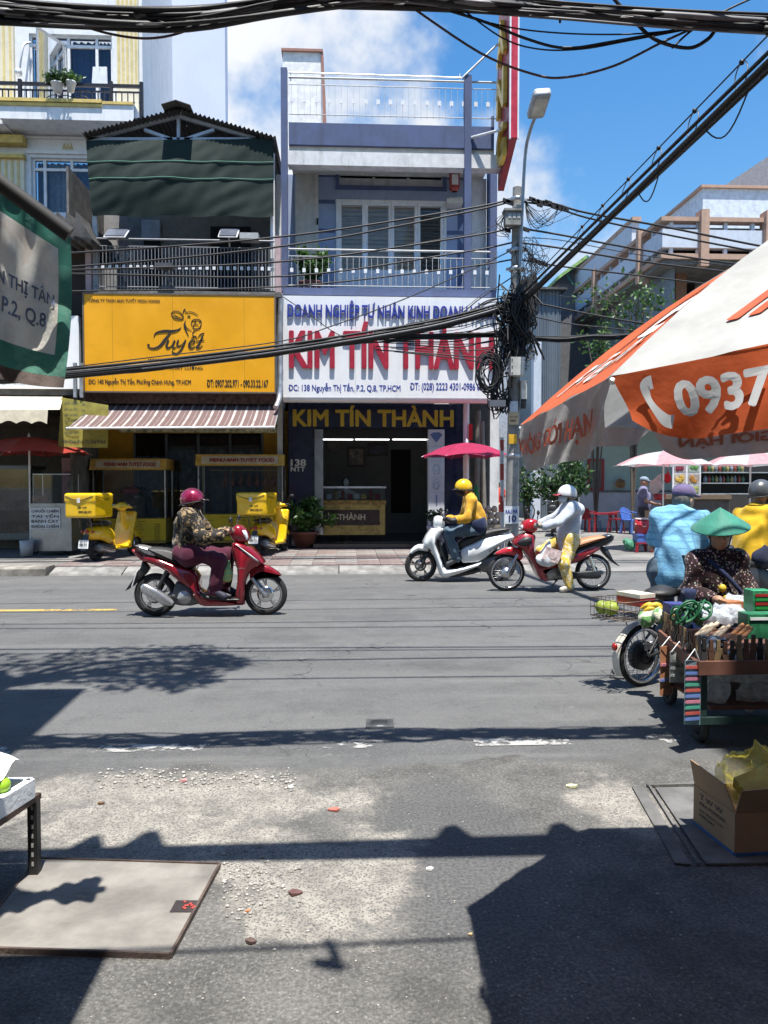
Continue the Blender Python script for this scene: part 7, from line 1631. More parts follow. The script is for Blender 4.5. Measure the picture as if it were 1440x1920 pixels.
# glass food carts
def food_cart(label,x0,x1,y0,y1,Y,seed):
 o=thing('food_cart',label,'food cart',P((x0+x1)/2,y1,Y),group='glass food carts');L=P(x0,950,Y).x;Rr=P(x1,950,Y).x;D=0.7
 zt,zh,zg,zb=P(x0,y0,Y).z,P(x0,y0+21,Y).z,P(x0,y0+112,Y).z,0.14
 q=MB();q.prism([(L-0.03,Y-0.12,zh),(L-0.03,Y+D,zh),(L-0.03,Y+D,zt),(L-0.03,Y-0.02,zt)][::-1],(Rr-L+0.06,0,0));hd=q.build('header',M('cart_header',(0.72,0.46,0.10),0.45,var=0.2,scale=10),o)
 a_=(L+0.10,Y-0.125,zh+0.03);q=MB();q.prism([(L+0.1,Y-0.128+0.01,zh+0.04),(Rr-0.1,Y-0.118,zh+0.04),(Rr-0.1,Y-0.052,zt-0.04),(L+0.1,Y-0.052,zt-0.04)],(0,0.004,0));q.build('name_strip',M('strip_cream',(0.68,0.58,0.42),0.5),hd)
 text('MENU ANH TUYET FOOD',(L+0.28,Y-0.115,zh+0.075),(1,0,0),(0,0.32,0.95),w=Rr-L-0.46,h=zt-zh-0.15,mat=M('cart_red',(0.36,0.02,0.02),0.5),parent=hd,bold=0.035)
 q=MB();q.box((L,Y,zb+0.1),(Rr,Y+D,zg));q.build('base',M('cart_base',(0.34,0.25,0.05),0.5,var=0.15),o)
 q=MB();q.box((L+0.01,Y-0.008,zb+0.16),(Rr-0.01,Y-0.001,zg-0.01));mp=q.build('menu_panel',M('menu_yellow',(0.80,0.55,0.02),0.45,var=0.08),o)
 r_=random.Random(seed);ink=M('menu_ink',(0.12,0.05,0.01),0.6)
 text('THỰC ĐƠN ÁNH TUYẾT',(L+(Rr-L)*0.28,Y-0.012,zg-0.09),(1,0,0),(0,0,1),w=(Rr-L)*0.45,h=0.035,mat=ink,parent=mp,bold=0.03)
 words=('Vịt quay','Heo quay','Gà ta','Bò viên','Chả lụa','Nem chua','Bánh bao','Xá xíu')
 for cidx in range(2):
  for k in range(8):
   zz=zg-0.145-k*0.052;xx=L+0.08+cidx*(Rr-L)*0.48
   text(words[(k+cidx*3)%8],(xx,Y-0.012,zz),(1,0,0),(0,0,1),w=0.18+0.10*r_.random(),h=0.026,mat=ink,parent=mp,bold=0.02);text('%d.000'%r_.choice((35,50,65,80,120)),(xx+(Rr-L)*0.31,Y-0.012,zz),(1,0,0),(0,0,1),w=0.12,h=0.026,mat=ink,parent=mp,bold=0.02)
 for x_ in(L,Rr-0.03):
  for y_ in(Y,Y+D-0.03):q=MB();q.box((x_,y_,zg),(x_+0.03,y_+0.03,zh));q.build('corner_post',alu,o)
 gm=glass('cart_glass',(0.72,0.76,0.76),0.55)
 for pts in([(L+.03,Y+.01,zg),(Rr-.03,Y+.01,zg),(Rr-.03,Y+.01,zh),(L+.03,Y+.01,zh)],[(L+.01,Y+.03,zg),(L+.01,Y+D-.03,zg),(L+.01,Y+D-.03,zh),(L+.01,Y+.03,zh)],[(Rr-.01,Y+.03,zg),(Rr-.01,Y+D-.03,zg),(Rr-.01,Y+D-.03,zh),(Rr-.01,Y+.03,zh)]):
  q=MB();q.add(pts,[(0,1,2,3)]);q.build('glass_pane',gm,o)
 for x_ in(L+0.12,Rr-0.12):
  q=MB();q.torus((x_,Y+0.12,0.10+0.07),0.05,0.02,(0,1,0),16,6);q.build('wheel',rub,o)
 return o,L,Rr,zg,zh
fc1=food_cart('glass food cart with yellow menu panel, nearer the menu banner',174,311,860,1026,16.9,1)
fc2=food_cart('glass food cart with roast ducks, beside the potted plant',371,531,852,1028,16.9,2)
duck=M('roast_meat',(0.22,0.055,0.02),0.3,var=0.4,scale=20,coat=0.4)
for i in range(7):
 L,Rr=fc2[1],fc2[2];x_=L+(Rr-L)*(0.30+0.095*i);z_=fc2[4]-0.13
 d_=sdf_obj('roast_duck',[('e',(x_,17.2,z_-0.22),(0.055,0.07,0.12),0.03),('c',(x_,17.2,z_-0.12),(x_+0.01,17.18,z_),0.03,0.015,0.03),('c',(x_-0.05,17.18,z_-0.2),(x_-0.06,17.15,z_-0.28),0.02,0.012,0.02)],duck,None,0.016,world=True)
 tag(d_,'glossy roast duck hanging in the glass cart, %s from the yellow lamp post'%('first second third fourth fifth sixth seventh'.split()[i]),'roast duck','roast ducks in the glass cart')
q=MB();q.tube([(fc2[1]+0.2,17.2,fc2[4]-0.1),(fc2[2]-0.1,17.2,fc2[4]-0.1)],0.01,5);q.tube([(fc2[1]+0.10,16.97,fc2[3]),(fc2[1]+0.10,16.97,fc2[4])],0.012,6);tag(q.build('hanging_rail',M('rail_yellowish',(0.6,0.5,0.2),0.4)),'yellowish hanging rail inside the roast duck cart','rail')
pot_=sdf_obj('steaming_pot',[('c',(fc1[1]+0.75,17.25,fc1[3]+0.02),(fc1[1]+0.75,17.25,fc1[3]+0.30),0.28,0.26,0.02),('e',(fc1[1]+0.75,17.25,fc1[3]+0.34),(0.24,0.24,0.1),0.05)],M('pot_brown',(0.16,0.09,0.04),0.4),None,0.03,world=True);tag(pot_,'brown covered basket of food inside the first glass cart','basket')
rb_=sdf_obj('plastic_bag',[('e',(fc1[1]+0.72,17.2,fc1[3]+0.60),(0.22,0.14,0.09),0.03)],M('plastic_red',(0.36,0.02,0.03),0.35),None,0.03,folds=0.012);tag(rb_,'red plastic bag bundle on top of the food basket','bag')
# stainless snack cart
sc=thing('snack_cart','stainless steel snack cart with handwritten white price sign','food cart',P(96,1034,15.5));SYY=15.5
steel=M('stainless',(0.36,0.37,0.38),0.32,0.75,var=0.15,scale=4)
q=MB();pbox(q,58,948,134,1033,SYY,0.6);q.build('body',steel,sc)
q=MB();pbox(q,54,944,137,949,SYY-0.04,0.68);q.build('worktop',steel,sc)
q=MB();a_,b_=P(60,890,SYY),P(132,944,SYY)
for x_ in(a_.x,b_.x-0.02):
 for y_ in(SYY+0.02,SYY+0.5):q.box((x_,y_,b_.z),(x_+0.02,y_+0.02,a_.z))
q.box((a_.x,SYY+.02,a_.z),(b_.x,SYY+.52,a_.z+0.02));q.build('canopy_frame',steel,sc)
q=MB();q.add([(a_.x,SYY+.02,b_.z),(b_.x,SYY+.02,b_.z),(b_.x,SYY+.02,a_.z),(a_.x,SYY+.02,a_.z)],[(0,1,2,3)]);q.build('glass_pane',glass('cart_glass'),sc)
for x_ in(66,126):
 q=MB();c_=P(x_,1040,SYY+0.15);q.torus((c_.x,c_.y,0.19),0.055,0.02,(0,1,0),14,6);q.build('caster',rub,sc)
q=MB();pbox(q,56,952,113,992,SYY-0.02,0.012);sg=q.build('price_sign',M('card_white',(0.66,0.67,0.66),0.6),sc)
for i,s_ in enumerate(('CHUỐI CHIÊN','TAI YẾN','BÁNH CAY','KHOAI CHIÊN')):ptext(s_,59,953.5+9.7*i,110,961+9.7*i,SYY-0.026,M('ink_dark',(0.05,0.05,0.06),0.6),sg,bold=0.02)
rr=random.Random(4)
for i in range(8):
 p_=P(62+3.6*i,942,SYY+0.25);q=MB();q.tube([p_,p_+Vector((0,0,0.14))],[0.02,0.017],8);tag(q.build('sauce_bottle',M('sauce_red',(0.22,0.05,0.02),0.4)),'small red brown sauce bottle lined up on the snack cart','bottle','sauce bottles on the snack cart')
q=MB();p_=P(50,1034,15.3);q.lathe((p_.x,15.3,0.12),[(0.0,0),(0.11,0),(0.13,0.3),(0.125,0.3),(0.1,0.03)],16);tag(q.build('bucket',M('bucket_grey',(0.42,0.43,0.43),0.6)),'small pale grey bucket standing beside the snack cart','bucket')
po=thing('poster','pink hair salon poster with a dark haired portrait print','poster',P(145,940,17.3));q=MB();pbox(q,116,859,178,945,17.3,0.02);q.build('sheet',M('poster_pink',(0.36,0.17,0.18),0.5,var=0.1),po)
ptext('GÀNH DA - NHỎ NAM',119,881,172,888,17.295,M('poster_ink',(0.16,0.04,0.06),0.6),po,bold=0.02);ptext('CHĂM SÓC MỌI NGÀY',122,891,170,895,17.295,M('poster_ink'),po,bold=0.02)
q=MB();c_=P(146,918,17.292);q.add([c_]+[c_+Vector((0.21*math.cos(a),0,0.26*math.sin(a)))for a in[2*math.pi*i/20 for i in range(20)]],[(0,i+1,(i+1)%20+1)for i in range(20)]);q.build('portrait_print',M('print_skin',(0.42,0.25,0.20),0.6),po)
q=MB();c2=c_+Vector((0.03,-0.004,0.12));q.add([c2]+[c2+Vector((0.24*math.cos(a),0,0.18*math.sin(a)))for a in[2*math.pi*i/20 for i in range(20)]],[(0,i+1,(i+1)%20+1)for i in range(20)]);q.build('portrait_print',dark,po)
# coconut stall by the wooden poles
cs=thing('coconut_stand','low stall table stacked with peeled coconuts under the maroon parasol','stall',P(905,1010,15.2));q=MB();pbox(q,880,984,945,990,15.1,0.6);q.build('table_top',M('grey_wood'),cs)
for x_ in(883,940):
 for y_ in(15.15,15.6):q=MB();p_=P(x_,988,15.1);q.box((p_.x-0.02,y_,0.12),(p_.x+0.02,y_+0.04,p_.z));q.build('leg',M('grey_wood'),cs)
coc=M('coconut_pale',(0.42,0.33,0.25),0.75,var=0.2,scale=15);k=0
ords='first second third fourth fifth'.split()
for row,nn in enumerate((5,4,3)):
 for i in range(nn):
  p_=P(893+11.5*i+row*5.5,979-12.0*row,15.25);q=MB();q.lathe(p_-Vector((0,0,0.06)),[(0.0,0),(0.045,0.0),(0.062,0.03),(0.062,0.08),(0.035,0.125),(0.0,0.135)],10)
  tag(q.build('coconut',coc),'%s pale peeled coconut along the %s row of the stack'%(ords[i],('bottom','middle','top')[row]),'coconut','stack of peeled coconuts')
for i,x_ in enumerate((921,936,948)):
 p_=P(x_,1000,15.0);q=MB();q.ball((p_.x,15.0,p_.z),(0.11,0.10,0.09),12,8);tag(q.build('coconut',M('coconut_yellow',(0.38,0.27,0.09),0.6)),'yellowish coconut on the ground below the stack, %s from the pole'%('third','second','nearest')[i],'coconut','yellowish coconuts by the pole')
gs=sdf_obj('green_sheet',[('c',(P(890,950,15.35).x,15.35,0.9),(P(893,905,15.35).x,15.35,P(893,908,15.35).z),0.13,0.03,0.03)],cloth('sheet_green',(0.02,0.20,0.06)),None,0.02,folds=0.02,fscale=20);tag(gs,'folded green plastic sheet leaning behind the coconuts','sheet')
c_=P(817,985,16.3);potted('potted_plant','small plant wrapped in pale plastic beside the gem panel',(c_.x,16.3,0.12),0.18,0.52,0.26,0.35,300,0.1,14,cloth('wrap_lilac',(0.52,0.48,0.58)),lfd)
q=MB();pbox(q,879,795,886,825,16.1,0.03);tag(q.build('red_plate',M('plate_red',(0.5,0.01,0.02),0.5)),'small red sign plate beside the sign post','sign')
# woman in red
B_=Vector((P(932,985,25.0).x,25.0,0.03));J=dict(head=(0,0,1.47),face=(1,0,0),sh_l=(0,0.17,1.28),sh_r=(0,-0.17,1.28),el_l=(0.02,0.23,1.03),el_r=(0.02,-0.23,1.03),wr_l=(0.15,0.08,0.87),wr_r=(0.15,-0.08,0.87),ha_l=(0.18,0.02,0.84),ha_r=(0.18,-0.02,0.84),hip_l=(0,0.09,0.86),hip_r=(0,-0.09,0.86),kn_l=(0.02,0.10,0.46),kn_r=(0.02,-0.10,0.46),an_l=(0,0.10,0.08),an_r=(0,-0.10,0.08),toe_l=(0.12,0.11,0.03),toe_r=(0.12,-0.11,0.03),cut=0.30)
pr_=person('woman with long black hair in a red dress standing in the lane',J,B_,R(-95),cloth('dress_red',(0.50,0.025,0.02),(0.6,0.18,0.10),'flower',scale=20),None,M('sandal_dark'),None,skinp,0.02,sleeve=0.4,hem=1.3,dress=True,seed=3);hp,Mh,u,f=hpt(pr_)
sdf_obj('hair',[('e',hp(-0.02,0,0.03),(0.105,0.09,0.10),0.02,Mh),('c',hp(-0.06,0.05,0),hp(-0.05,0.09,-0.26),0.05,0.04,0.03),('c',hp(-0.06,-0.05,0),hp(-0.05,-0.09,-0.26),0.05,0.04,0.03),('-e',hp(0.10,0,-0.03),(0.07,0.055,0.085),0.01,Mh)],hairm,pr_,0.018)
# ------------------------------------------------------------------ stalls round the corner
def chair(label,px,Y,mat,rz,group,scale=1.0):
 c_=Vector((P(px,980,Y).x,Y,0.02));o=thing('plastic_chair',label,'chair',c_,rz,group);o.scale=(scale,)*3
 q=MB();q.box((-0.2,-0.2,0.40),(0.2,0.2,0.43));q.build('seat',mat,o,world=False)
 for x_,y_ in((-1,-1),(1,-1),(-1,1),(1,1)):q=MB();q.bar((x_*0.18,y_*0.18,0.41),(x_*0.22,y_*0.22,0.0),0.05,0.035);q.build('leg',mat,o,world=False)
 q=MB();q.grid(lambda u,v:Vector((-0.2-0.06*v+0.05*math.cos(math.pi*(u-.5))*-1,-0.22+0.44*u,0.43+0.38*v*(0.75+0.25*math.sin(math.pi*u)))),8,4);q.grid(lambda u,v:Vector((-0.185-0.06*v-0.05*math.cos(math.pi*(u-.5)),0.22-0.44*u,0.43+0.38*v*(0.75+0.25*math.sin(math.pi*u)))),8,4);q.build('backrest',mat,o,world=False)
 for s in(1,-1):q=MB();q.tube(catmull([(-0.2,s*0.21,0.66),(0.05,s*0.24,0.63),(0.17,s*0.22,0.60),(0.18,s*0.2,0.42)],4),0.018,6);q.build('armrest',mat,o,world=False)
 return o
pred=M('plastic_dark_red',(0.24,0.012,0.02),0.45);pblu=M('plastic_blue',(0.07,0.14,0.42),0.45)
chair('dark red plastic chair nearest the window with red frame',1101,24.0,pred,R(40),'plastic chairs');chair('dark red plastic chair at the red table, turned to the wall',1155,23.6,pred,R(150),'plastic chairs');chair('blue plastic chair beside the red cooler stack',1183,23.0,pblu,R(-60),'plastic chairs');chair('small blue plastic chair between the two red ones',1116,24.3,M('plastic_pale_blue',(0.16,0.26,0.42),0.5),R(-30),'plastic chairs',0.75)
tb=thing('low_table','dark red plastic table among the plastic chairs','table',(P(1130,980,24).x,24.0,0.02));c_=tb.location
q=MB();q.box((c_.x-0.38,23.7,0.58),(c_.x+0.38,24.3,0.62));q.build('table_top',pred,tb)
for x_,y_ in((-1,-1),(1,-1),(1,1),(-1,1)):q=MB();q.bar((c_.x+x_*0.33,24+y_*0.25,0.58),(c_.x+x_*0.36,24+y_*0.28,0.02),0.045);q.build('leg',pred,tb)
X_=P(1203,1000,16.8).x
st_o=thing('plastic_stool','low dark red plastic stool under the blue crate','stool',(X_,16.8,0.012));q=MB();q.box((X_-0.17,16.63,0.20),(X_+0.17,16.97,0.235));q.build('seat',pred,st_o)
for x_,y_ in((-1,-1),(1,-1),(1,1),(-1,1)):q=MB();q.bar((X_+x_*0.14,16.8+y_*0.14,0.20),(X_+x_*0.17,16.8+y_*0.17,0.012),0.05);q.build('leg',pred,st_o)
q=MB();q.prism([(X_-0.15,16.66,0.237),(X_+0.15,16.66,0.237),(X_+0.15,16.94,0.237),(X_-0.15,16.94,0.237)],(0,0,0.18));q.box((X_-0.165,16.645,0.38),(X_+0.165,16.955,0.42));tag(q.build('crate',pblu),'blue plastic crate between the red stool and the red cooler','crate')
q=MB();q.lathe((X_,16.8,0.421),[(0.0,0),(0.145,0),(0.155,0.17),(0.165,0.18),(0.165,0.21),(0.155,0.22),(0.16,0.32),(0,0.32)],20);ck=tag(q.build('cooler_bucket',M('plastic_red',(0.36,0.02,0.03),0.35)),'round red drink cooler bucket on the blue crate','cooler')
q=MB();q.lathe((X_,16.8,0.742),[(0.165,0),(0.165,0.03),(0.0,0.035)],20);q.build('lid',M('lid_pale',(0.6,0.5,0.5),0.5),ck);q=MB();q.tube([(X_-0.17,16.75,0.64),(X_,16.62,0.585),(X_+0.17,16.75,0.64)],0.008,5);q.build('handle',white,ck)
gb=sdf_obj('plastic_bag',[('e',(P(1181,1005,16.9).x,16.9,0.16),(0.13,0.11,0.13),0.03),('e',(P(1176,1000,16.9).x,16.95,0.25),(0.07,0.06,0.07),0.03)],cloth('bag_dark_green',(0.03,0.16,0.09),(0.1,0.3,0.2),'flower',0.4),None,0.018,folds=0.02,fscale=30);tag(gb,'dark green rubbish bag beside the red cooler stack','bag')
for i,(x0,y0,x1,y1,lb)in enumerate(((1220,958,1243,975,'upper cardboard box beside the standing man'),(1218,976,1246,994,'lower cardboard box beside the standing man'))):
 q=MB();pbox(q,x0,y0,x1,y1-0.4,17.6,0.35);o=tag(q.build('cardboard_box',M('cardboard',(0.36,0.24,0.14),0.85,var=0.12)),lb,'box');q=MB();pbox(q,x0+4,y0+5,x1-4,y1-6,17.595,0.004);q.build('printed_band',M('print_redbrown',(0.32,0.10,0.07),0.7),o)
bs_=thing('stall_counter','drinks stall counter with dark shelves behind the orange parasol','stall',P(1310,990,19.5))
q=MB();pbox(q,1248,928,1372,936,19.2,0.7);q.build('counter_top',M('counter_wood',(0.16,0.11,0.07),0.6),bs_)
q=MB();pbox(q,1254,936,1368,996,19.3,0.5);q.build('counter_body',M('counter_dark',(0.10,0.085,0.075),0.7,var=0.3),bs_)
q=MB();pbox(q,1315,868,1480,928,21.0,0.06);q.build('shelf_back',dark,bs_)
for y_ in(885,905,925):
 q=MB();pbox(q,1318,y_,1470,y_+2,20.6,0.4);q.build('shelf',galv,bs_)
rr=random.Random(6)
for k in range(22):
 p_=P(1322+7*(k%11)+rr.uniform(-1,1),(885,905)[k//11],20.75);q=MB();q.lathe(p_,[(0,0),(0.05,0),(0.05,0.13),(0.02,0.17),(0.02,0.2),(0,0.2)],7);tag(q.build('bottle',M('bottle_%d'%(k%4),[(0.25,0.05,0.03),(0.05,0.12,0.06),(0.3,0.25,0.1),(0.2,0.22,0.26)][k%4],0.3)),'small drink bottle on the dark shelves of the drinks stall','bottle','bottles on the stall shelves')
fb=thing('fruit_banner','white banner with a grid of fruit pictures at the drinks stall','banner',P(1287,930,20.2));q=MB();pbox(q,1261,864,1314,930,20.2,0.03);q.build('board',white,fb)
for k,cidx in enumerate(((0.22,0.02,0.04),(0.10,0.26,0.06),(0.58,0.36,0.06),(0.45,0.20,0.03),(0.08,0.12,0.30),(0.30,0.32,0.10))):
 x0=1264+26*(k%2);y0=868+21*(k//2);q=MB();pbox(q,x0,y0,x0+22,y0+18,20.193,0.004);pc_=q.build('fruit_picture',M('fruit_bg_%d'%k,tuple(0.25+0.3*v for v in cidx),0.5,var=0.3,scale=12),fb)
 q=MB();c_=P(x0+11,y0+9,20.185)
 for j in range(5):q.ball(c_+Vector((rr.uniform(-.07,.07),0.0,rr.uniform(-.06,.06))),(0.06,0.004,0.055),8,5)
 q.build('fruit_print',M('fruit_%d'%k,cidx,0.5,var=0.4,scale=20),pc_)
q=MB();pbox(q,1315,868,1370,990,22.5,0.3);pbox(q,1370,860,1560,1010,22.6,0.3);tag(q.build('stall_backdrop',M('stall_dark',(0.035,0.03,0.028),0.8)),'dark rear partition of the drinks stall','partition')
pnk=[cloth('cloth_pale',(0.48,0.47,0.48),thin=0.3),cloth('cloth_pink',(0.55,0.30,0.32),thin=0.3)]
for px_,lb in((1244,'pale pink and white parasol over the standing man'),(1407,'pink and white parasol at the edge beside the grey helmet')):
 c_=P(px_,872,17.2);parasol(lb,(c_.x,17.2,P(px_,874,17.2).z),0.012,1.12,0.34,pnk,rot=0.25,group='pink parasols',sag=0.03)
q=MB();pb2=P(1232,912,17.3)
hb_=sdf_obj('plastic_bag',[('e',(pb2.x,17.4,pb2.z),(0.15,0.12,0.17),0.03),('c',(pb2.x,17.4,pb2.z+0.1),(pb2.x+0.1,17.3,pb2.z+0.32),0.08,0.015,0.05)],cloth('bag_pinkwhite',(0.50,0.42,0.44)),None,0.022,folds=0.02,fscale=24);tag(hb_,'big pale plastic bag hanging under the pink parasol','bag')
pb3=P(1255,897,17.3);hb_=sdf_obj('plastic_bag',[('e',(pb3.x,17.4,pb3.z),(0.08,0.07,0.11),0.03),('c',(pb3.x,17.4,pb3.z+0.06),(pb3.x,17.4,pb3.z+0.22),0.04,0.012,0.03)],cloth('bag_red',(0.45,0.02,0.03)),None,0.02,folds=0.02,fscale=24);tag(hb_,'small red plastic bag hanging by the parasol pole','bag')
q=MB();p_=P(1236,938,17.5);q.lathe(p_,[(0,0),(0.11,0),(0.15,0.15),(0.14,0.15),(0.10,0.02)],14);tag(q.build('basin',M('plastic_red')),'red plastic basin beside the standing man','basin')
p_=P(1163,906,RYF+0.1);sdf=sdf_obj('hanging_basket',[('e',(p_.x,RYF+0.08,p_.z),(0.17,0.12,0.18),0.02),('-e',(p_.x,RYF,p_.z+0.12),(0.13,0.12,0.12),0.02)],M('basket_orange',(0.28,0.14,0.05),0.7),None,0.03,folds=0.02);tag(sdf,'small orange basket hanging on the pale green wall','basket')
B_=Vector((P(1207,1000,18.6).x,18.6,0.012));J=dict(head=(0.0,0,1.56),face=(1,0.1,-0.1),sh_l=(-0.02,0.20,1.36),sh_r=(-0.02,-0.20,1.36),el_l=(0.06,0.26,1.09),el_r=(0.06,-0.26,1.09),wr_l=(0.27,0.16,1.02),wr_r=(0.27,-0.16,1.02),ha_l=(0.34,0.12,1.02),ha_r=(0.34,-0.12,1.02),hip_l=(0,0.10,0.88),hip_r=(0,-0.10,0.88),kn_l=(0.02,0.11,0.47),kn_r=(0.02,-0.11,0.47),an_l=(-0.02,0.11,0.08),an_r=(-0.02,-0.11,0.08),toe_l=(0.12,0.12,0.03),toe_r=(0.12,-0.12,0.03),cut=0.25)
pr_=person('man in a slate purple t-shirt and cap standing by the stall',J,B_,R(-25),cloth('tee_purple',(0.15,0.15,0.26)),cloth('short_dark',(0.05,0.05,0.06)),M('sandal_dark'),None,skin,0.02,sleeve=0.4,hem=0.5,seed=5);hp,Mh,u,f=hpt(pr_)
sdf_obj('cap',[('e',hp(-0.01,0,0.07),(0.11,0.09,0.075),0.02,Mh),('e',hp(0.10,0,0.05),(0.08,0.075,0.01),0.02,Mh)],cloth('cap_blue',(0.20,0.26,0.32)),pr_,0.016,cuts=[(hp(0,0,0.035),-u)])
# ================================================================== near things
# orange and white parasol
UC=Vector((1.531,1.773,0));UR,UROT,UZ,UTX,UTY,USK,URI=1.121,0.358,1.779,0.0885,-0.0289,0.132,0.455
rimv=[Vector((UC.x+UR*math.cos(UROT+i*math.pi/4),UC.y+UR*math.sin(UROT+i*math.pi/4),UZ+UTX*UR*math.cos(UROT+i*math.pi/4)+UTY*UR*math.sin(UROT+i*math.pi/4)))for i in range(8)]
utop=Vector((UC.x,UC.y,UZ+URI))
up_o=thing('market_parasol','large orange and white advertising parasol close to the viewer','parasol',(UC.x,UC.y,0))
c_or=cloth('cloth_orange',(0.72,0.14,0.04),thin=0.34,rough=0.75,bump=0.08);c_wh=cloth('cloth_white',(0.50,0.51,0.50),(0.4,0.4,0.4),thin=0.28,rough=0.75,bump=0.08);c_gw=cloth('cloth_dirty_white',(0.46,0.45,0.43),thin=0.28,rough=0.6,bump=0.1)
def upanel(i,u,v,off=0.0):
 a,b=rimv[i],rimv[(i+1)%8];e=a.lerp(b,u);bow=4*u*(1-u);p=utop.lerp(e,v)
 nrm=((b-a).cross(utop-(a+b)/2)).normalized();nrm=nrm if nrm.z>0 else-nrm
 return p+Vector((0,0,0.27*URI*math.sin(math.pi*v)))-nrm*0.03*bow*math.sin(math.pi*min(v,1))+nrm*(off+0.004*math.sin(17*u+9*v)*v)
def uskirt(i,u,v,off=0.0):
 a,b=rimv[i],rimv[(i+1)%8];e=a.lerp(b,u);out=Vector(((a+b)/2-UC).x,)if False else Vector((((a+b)/2-UC).x,((a+b)/2-UC).y,0)).normalized()
 edge=min(u,1-u);cut=max(0.0,1-edge/0.16)**2*0.35
 sq=0.5+(u-0.5)*(1-0.10*v)
 e=a.lerp(b,sq)if v>0 else e
 return e+Vector((0,0,-USK*(0.5 if i==2 else 1.06 if i==3 else 1.0)*v*(1-cut)))+out*(off+0.012*v*math.sin(9*u+i)+0.006*v*math.sin(31*u+5*v+2*i)+0.01*v)
for i in range(8):
 org=i%2==1
 q=MB();q.grid(lambda u,v:upanel(i,u,v),12,14);q.build('canopy_panel',c_or if org else c_wh,up_o)
 q=MB();q.grid(lambda u,v:uskirt(i,u,v),48,8);q.build('skirt_panel',c_gw if org or i==2 else c_or,up_o)
 q=MB();q.tube([utop-Vector((0,0,0.05))]+[upanel(i,0,k/8)-Vector((0,0,0.012))for k in range(1,9)],0.007,5);q.build('rib',steelw,up_o)
q=MB();q.tube([(UC.x,UC.y,0),utop+Vector((0,0,0.05))],0.022,10);q.build('pole',steelw,up_o)
q=MB();q.lathe((UC.x,UC.y,0),[(0,0),(0.24,0),(0.24,0.1),(0.2,0.13),(0,0.13)],20);q.build('base',concd,up_o)
prw=M('print_white',(0.66,0.66,0.65),0.6);pro=M('print_orange',(0.55,0.075,0.02),0.6);prf=M('print_show_through',(0.33,0.16,0.11),0.7)
def utext(s_,i,fn,u0,u1,v0,v1,mat_,off,bold=0.02,shear=0.0,mirror=False):
 text(s_,(0,0,0),(1,0,0),(0,0,1),w=1.0,h=1.0,mat=mat_,parent=up_o,name='printed_lettering',bold=bold,shear=shear,mirror=mirror,warp=lambda x,y,z:fn(i,u0+(u1-u0)*x,v1+(v0-v1)*y,off+(z if off>0 else-z)))
for i in(3,7):utext('KHÔNG GIỚI HẠN',i,uskirt,0.04,0.92,0.28,0.78,pro,0.012,0.03)
for i in(1,5):utext('KHÔNG GIỚI HẠN',i,uskirt,0.06,0.90,0.30,0.72,pro,0.008,0.035);utext('KHÔNG GIỚI HẠN',i,uskirt,0.06,0.90,0.30,0.72,prf,-0.006,0.035)  # inner copy stands in for the print showing through the lit cloth
for i in(4,0):
 utext('0937',i,uskirt,0.125,0.315,0.24,0.72,prw,0.010,0.045)
 q=MB();pts=[uskirt(i,0.052+0.05*(1-math.cos(t)),0.22+0.0+t/2.6*0.62,0.006)for t in[k*2.6/8 for k in range(9)]]
 nn=(rimv[i]-UC);nn=Vector(((rimv[i]+rimv[(i+1)%8])/2-UC));nn.z=0;nn.normalize()
 pts=[uskirt(i,0.062+x,y,0.006)for x,y in((0.022,0.20),(0.006,0.24),(0.002,0.42),(0.012,0.60),(0.030,0.76),(0.046,0.78))]
 stroke(q,pts,[0.024,0.022,0.012,0.012,0.02,0.024],nn);q.build('printed_handset',prw,up_o)
 utext('FPT',i,upanel,0.24,0.80,0.60,0.80,pro,0.004,0.04,0.3);utext('Internet',i,upanel,0.16,0.84,0.82,0.91,pro,0.004,0.025,0.3)
utext('FPT Telecom',3,upanel,0.12,0.80,0.84,0.93,prw,0.004,0.02,0.3)
q=MB();cen=(0.52,0.68)
for rr0,rr1 in((0.17,0.23),(0.0,0.09)):
 vs=[];n_=28
 for k in range(n_):a_=2*math.pi*k/n_;vs+=[upanel(3,cen[0]+rr0*1.3*math.cos(a_),cen[1]+rr0*0.55*math.sin(a_),0.005),upanel(3,cen[0]+rr1*1.3*math.cos(a_),cen[1]+rr1*0.55*math.sin(a_),0.005)]
 q.add(vs,[(2*k,2*k+1,(2*k+3)%(2*n_),(2*k+2)%(2*n_))for k in range(n_ if rr0==0 else 22)])
q.build('printed_logo',prw,up_o)
# faded green and white canopy at the left edge
ca=thing('faded_canopy','faded green and white stall canopy hanging from a dark tube at the left edge','canopy',P(60,700,2.2))
def can(u,v):
 x=-420+(552+6*math.sin(2.6*v))*u-16*v*v*u;yt=40+402*u;ybt=560+160*u-25*math.sin(6*u)
 return P(x,yt+(ybt-yt)*v,2.05+0.25*u+0.03*math.sin(14*u+3*v)+0.05*math.sin(3*v)+0.014*math.sin(37*u-9*v)+0.008*math.sin(61*u+14*v))
gcan=cloth('canopy_green',(0.06,0.20,0.15),(0.09,0.24,0.18),'flower',scale=7,thin=0.4);wcan=cloth('canopy_grey',(0.60,0.58,0.52),(0.53,0.48,0.42),'flower',scale=5,thin=0.45);bcan=cloth('canopy_brown',(0.10,0.075,0.065),thin=0.1)
for nm,m_,u0,u1,v0,v1 in(('cloth_centre',wcan,0,.955,.14,.80),('cloth_border',gcan,.955,1,.0,.93),('cloth_border',gcan,0,.955,.0,.14),('cloth_border',gcan,0,.955,.80,.93),('cloth_hem',bcan,0,1,.93,1.0)):
 q=MB();q.grid(lambda u,v:can(u0+(u1-u0)*u,v0+(v1-v0)*v),60,16);q.build(nm,m_,ca)
bl=M('faded_blue',(0.13,0.17,0.27),0.8)
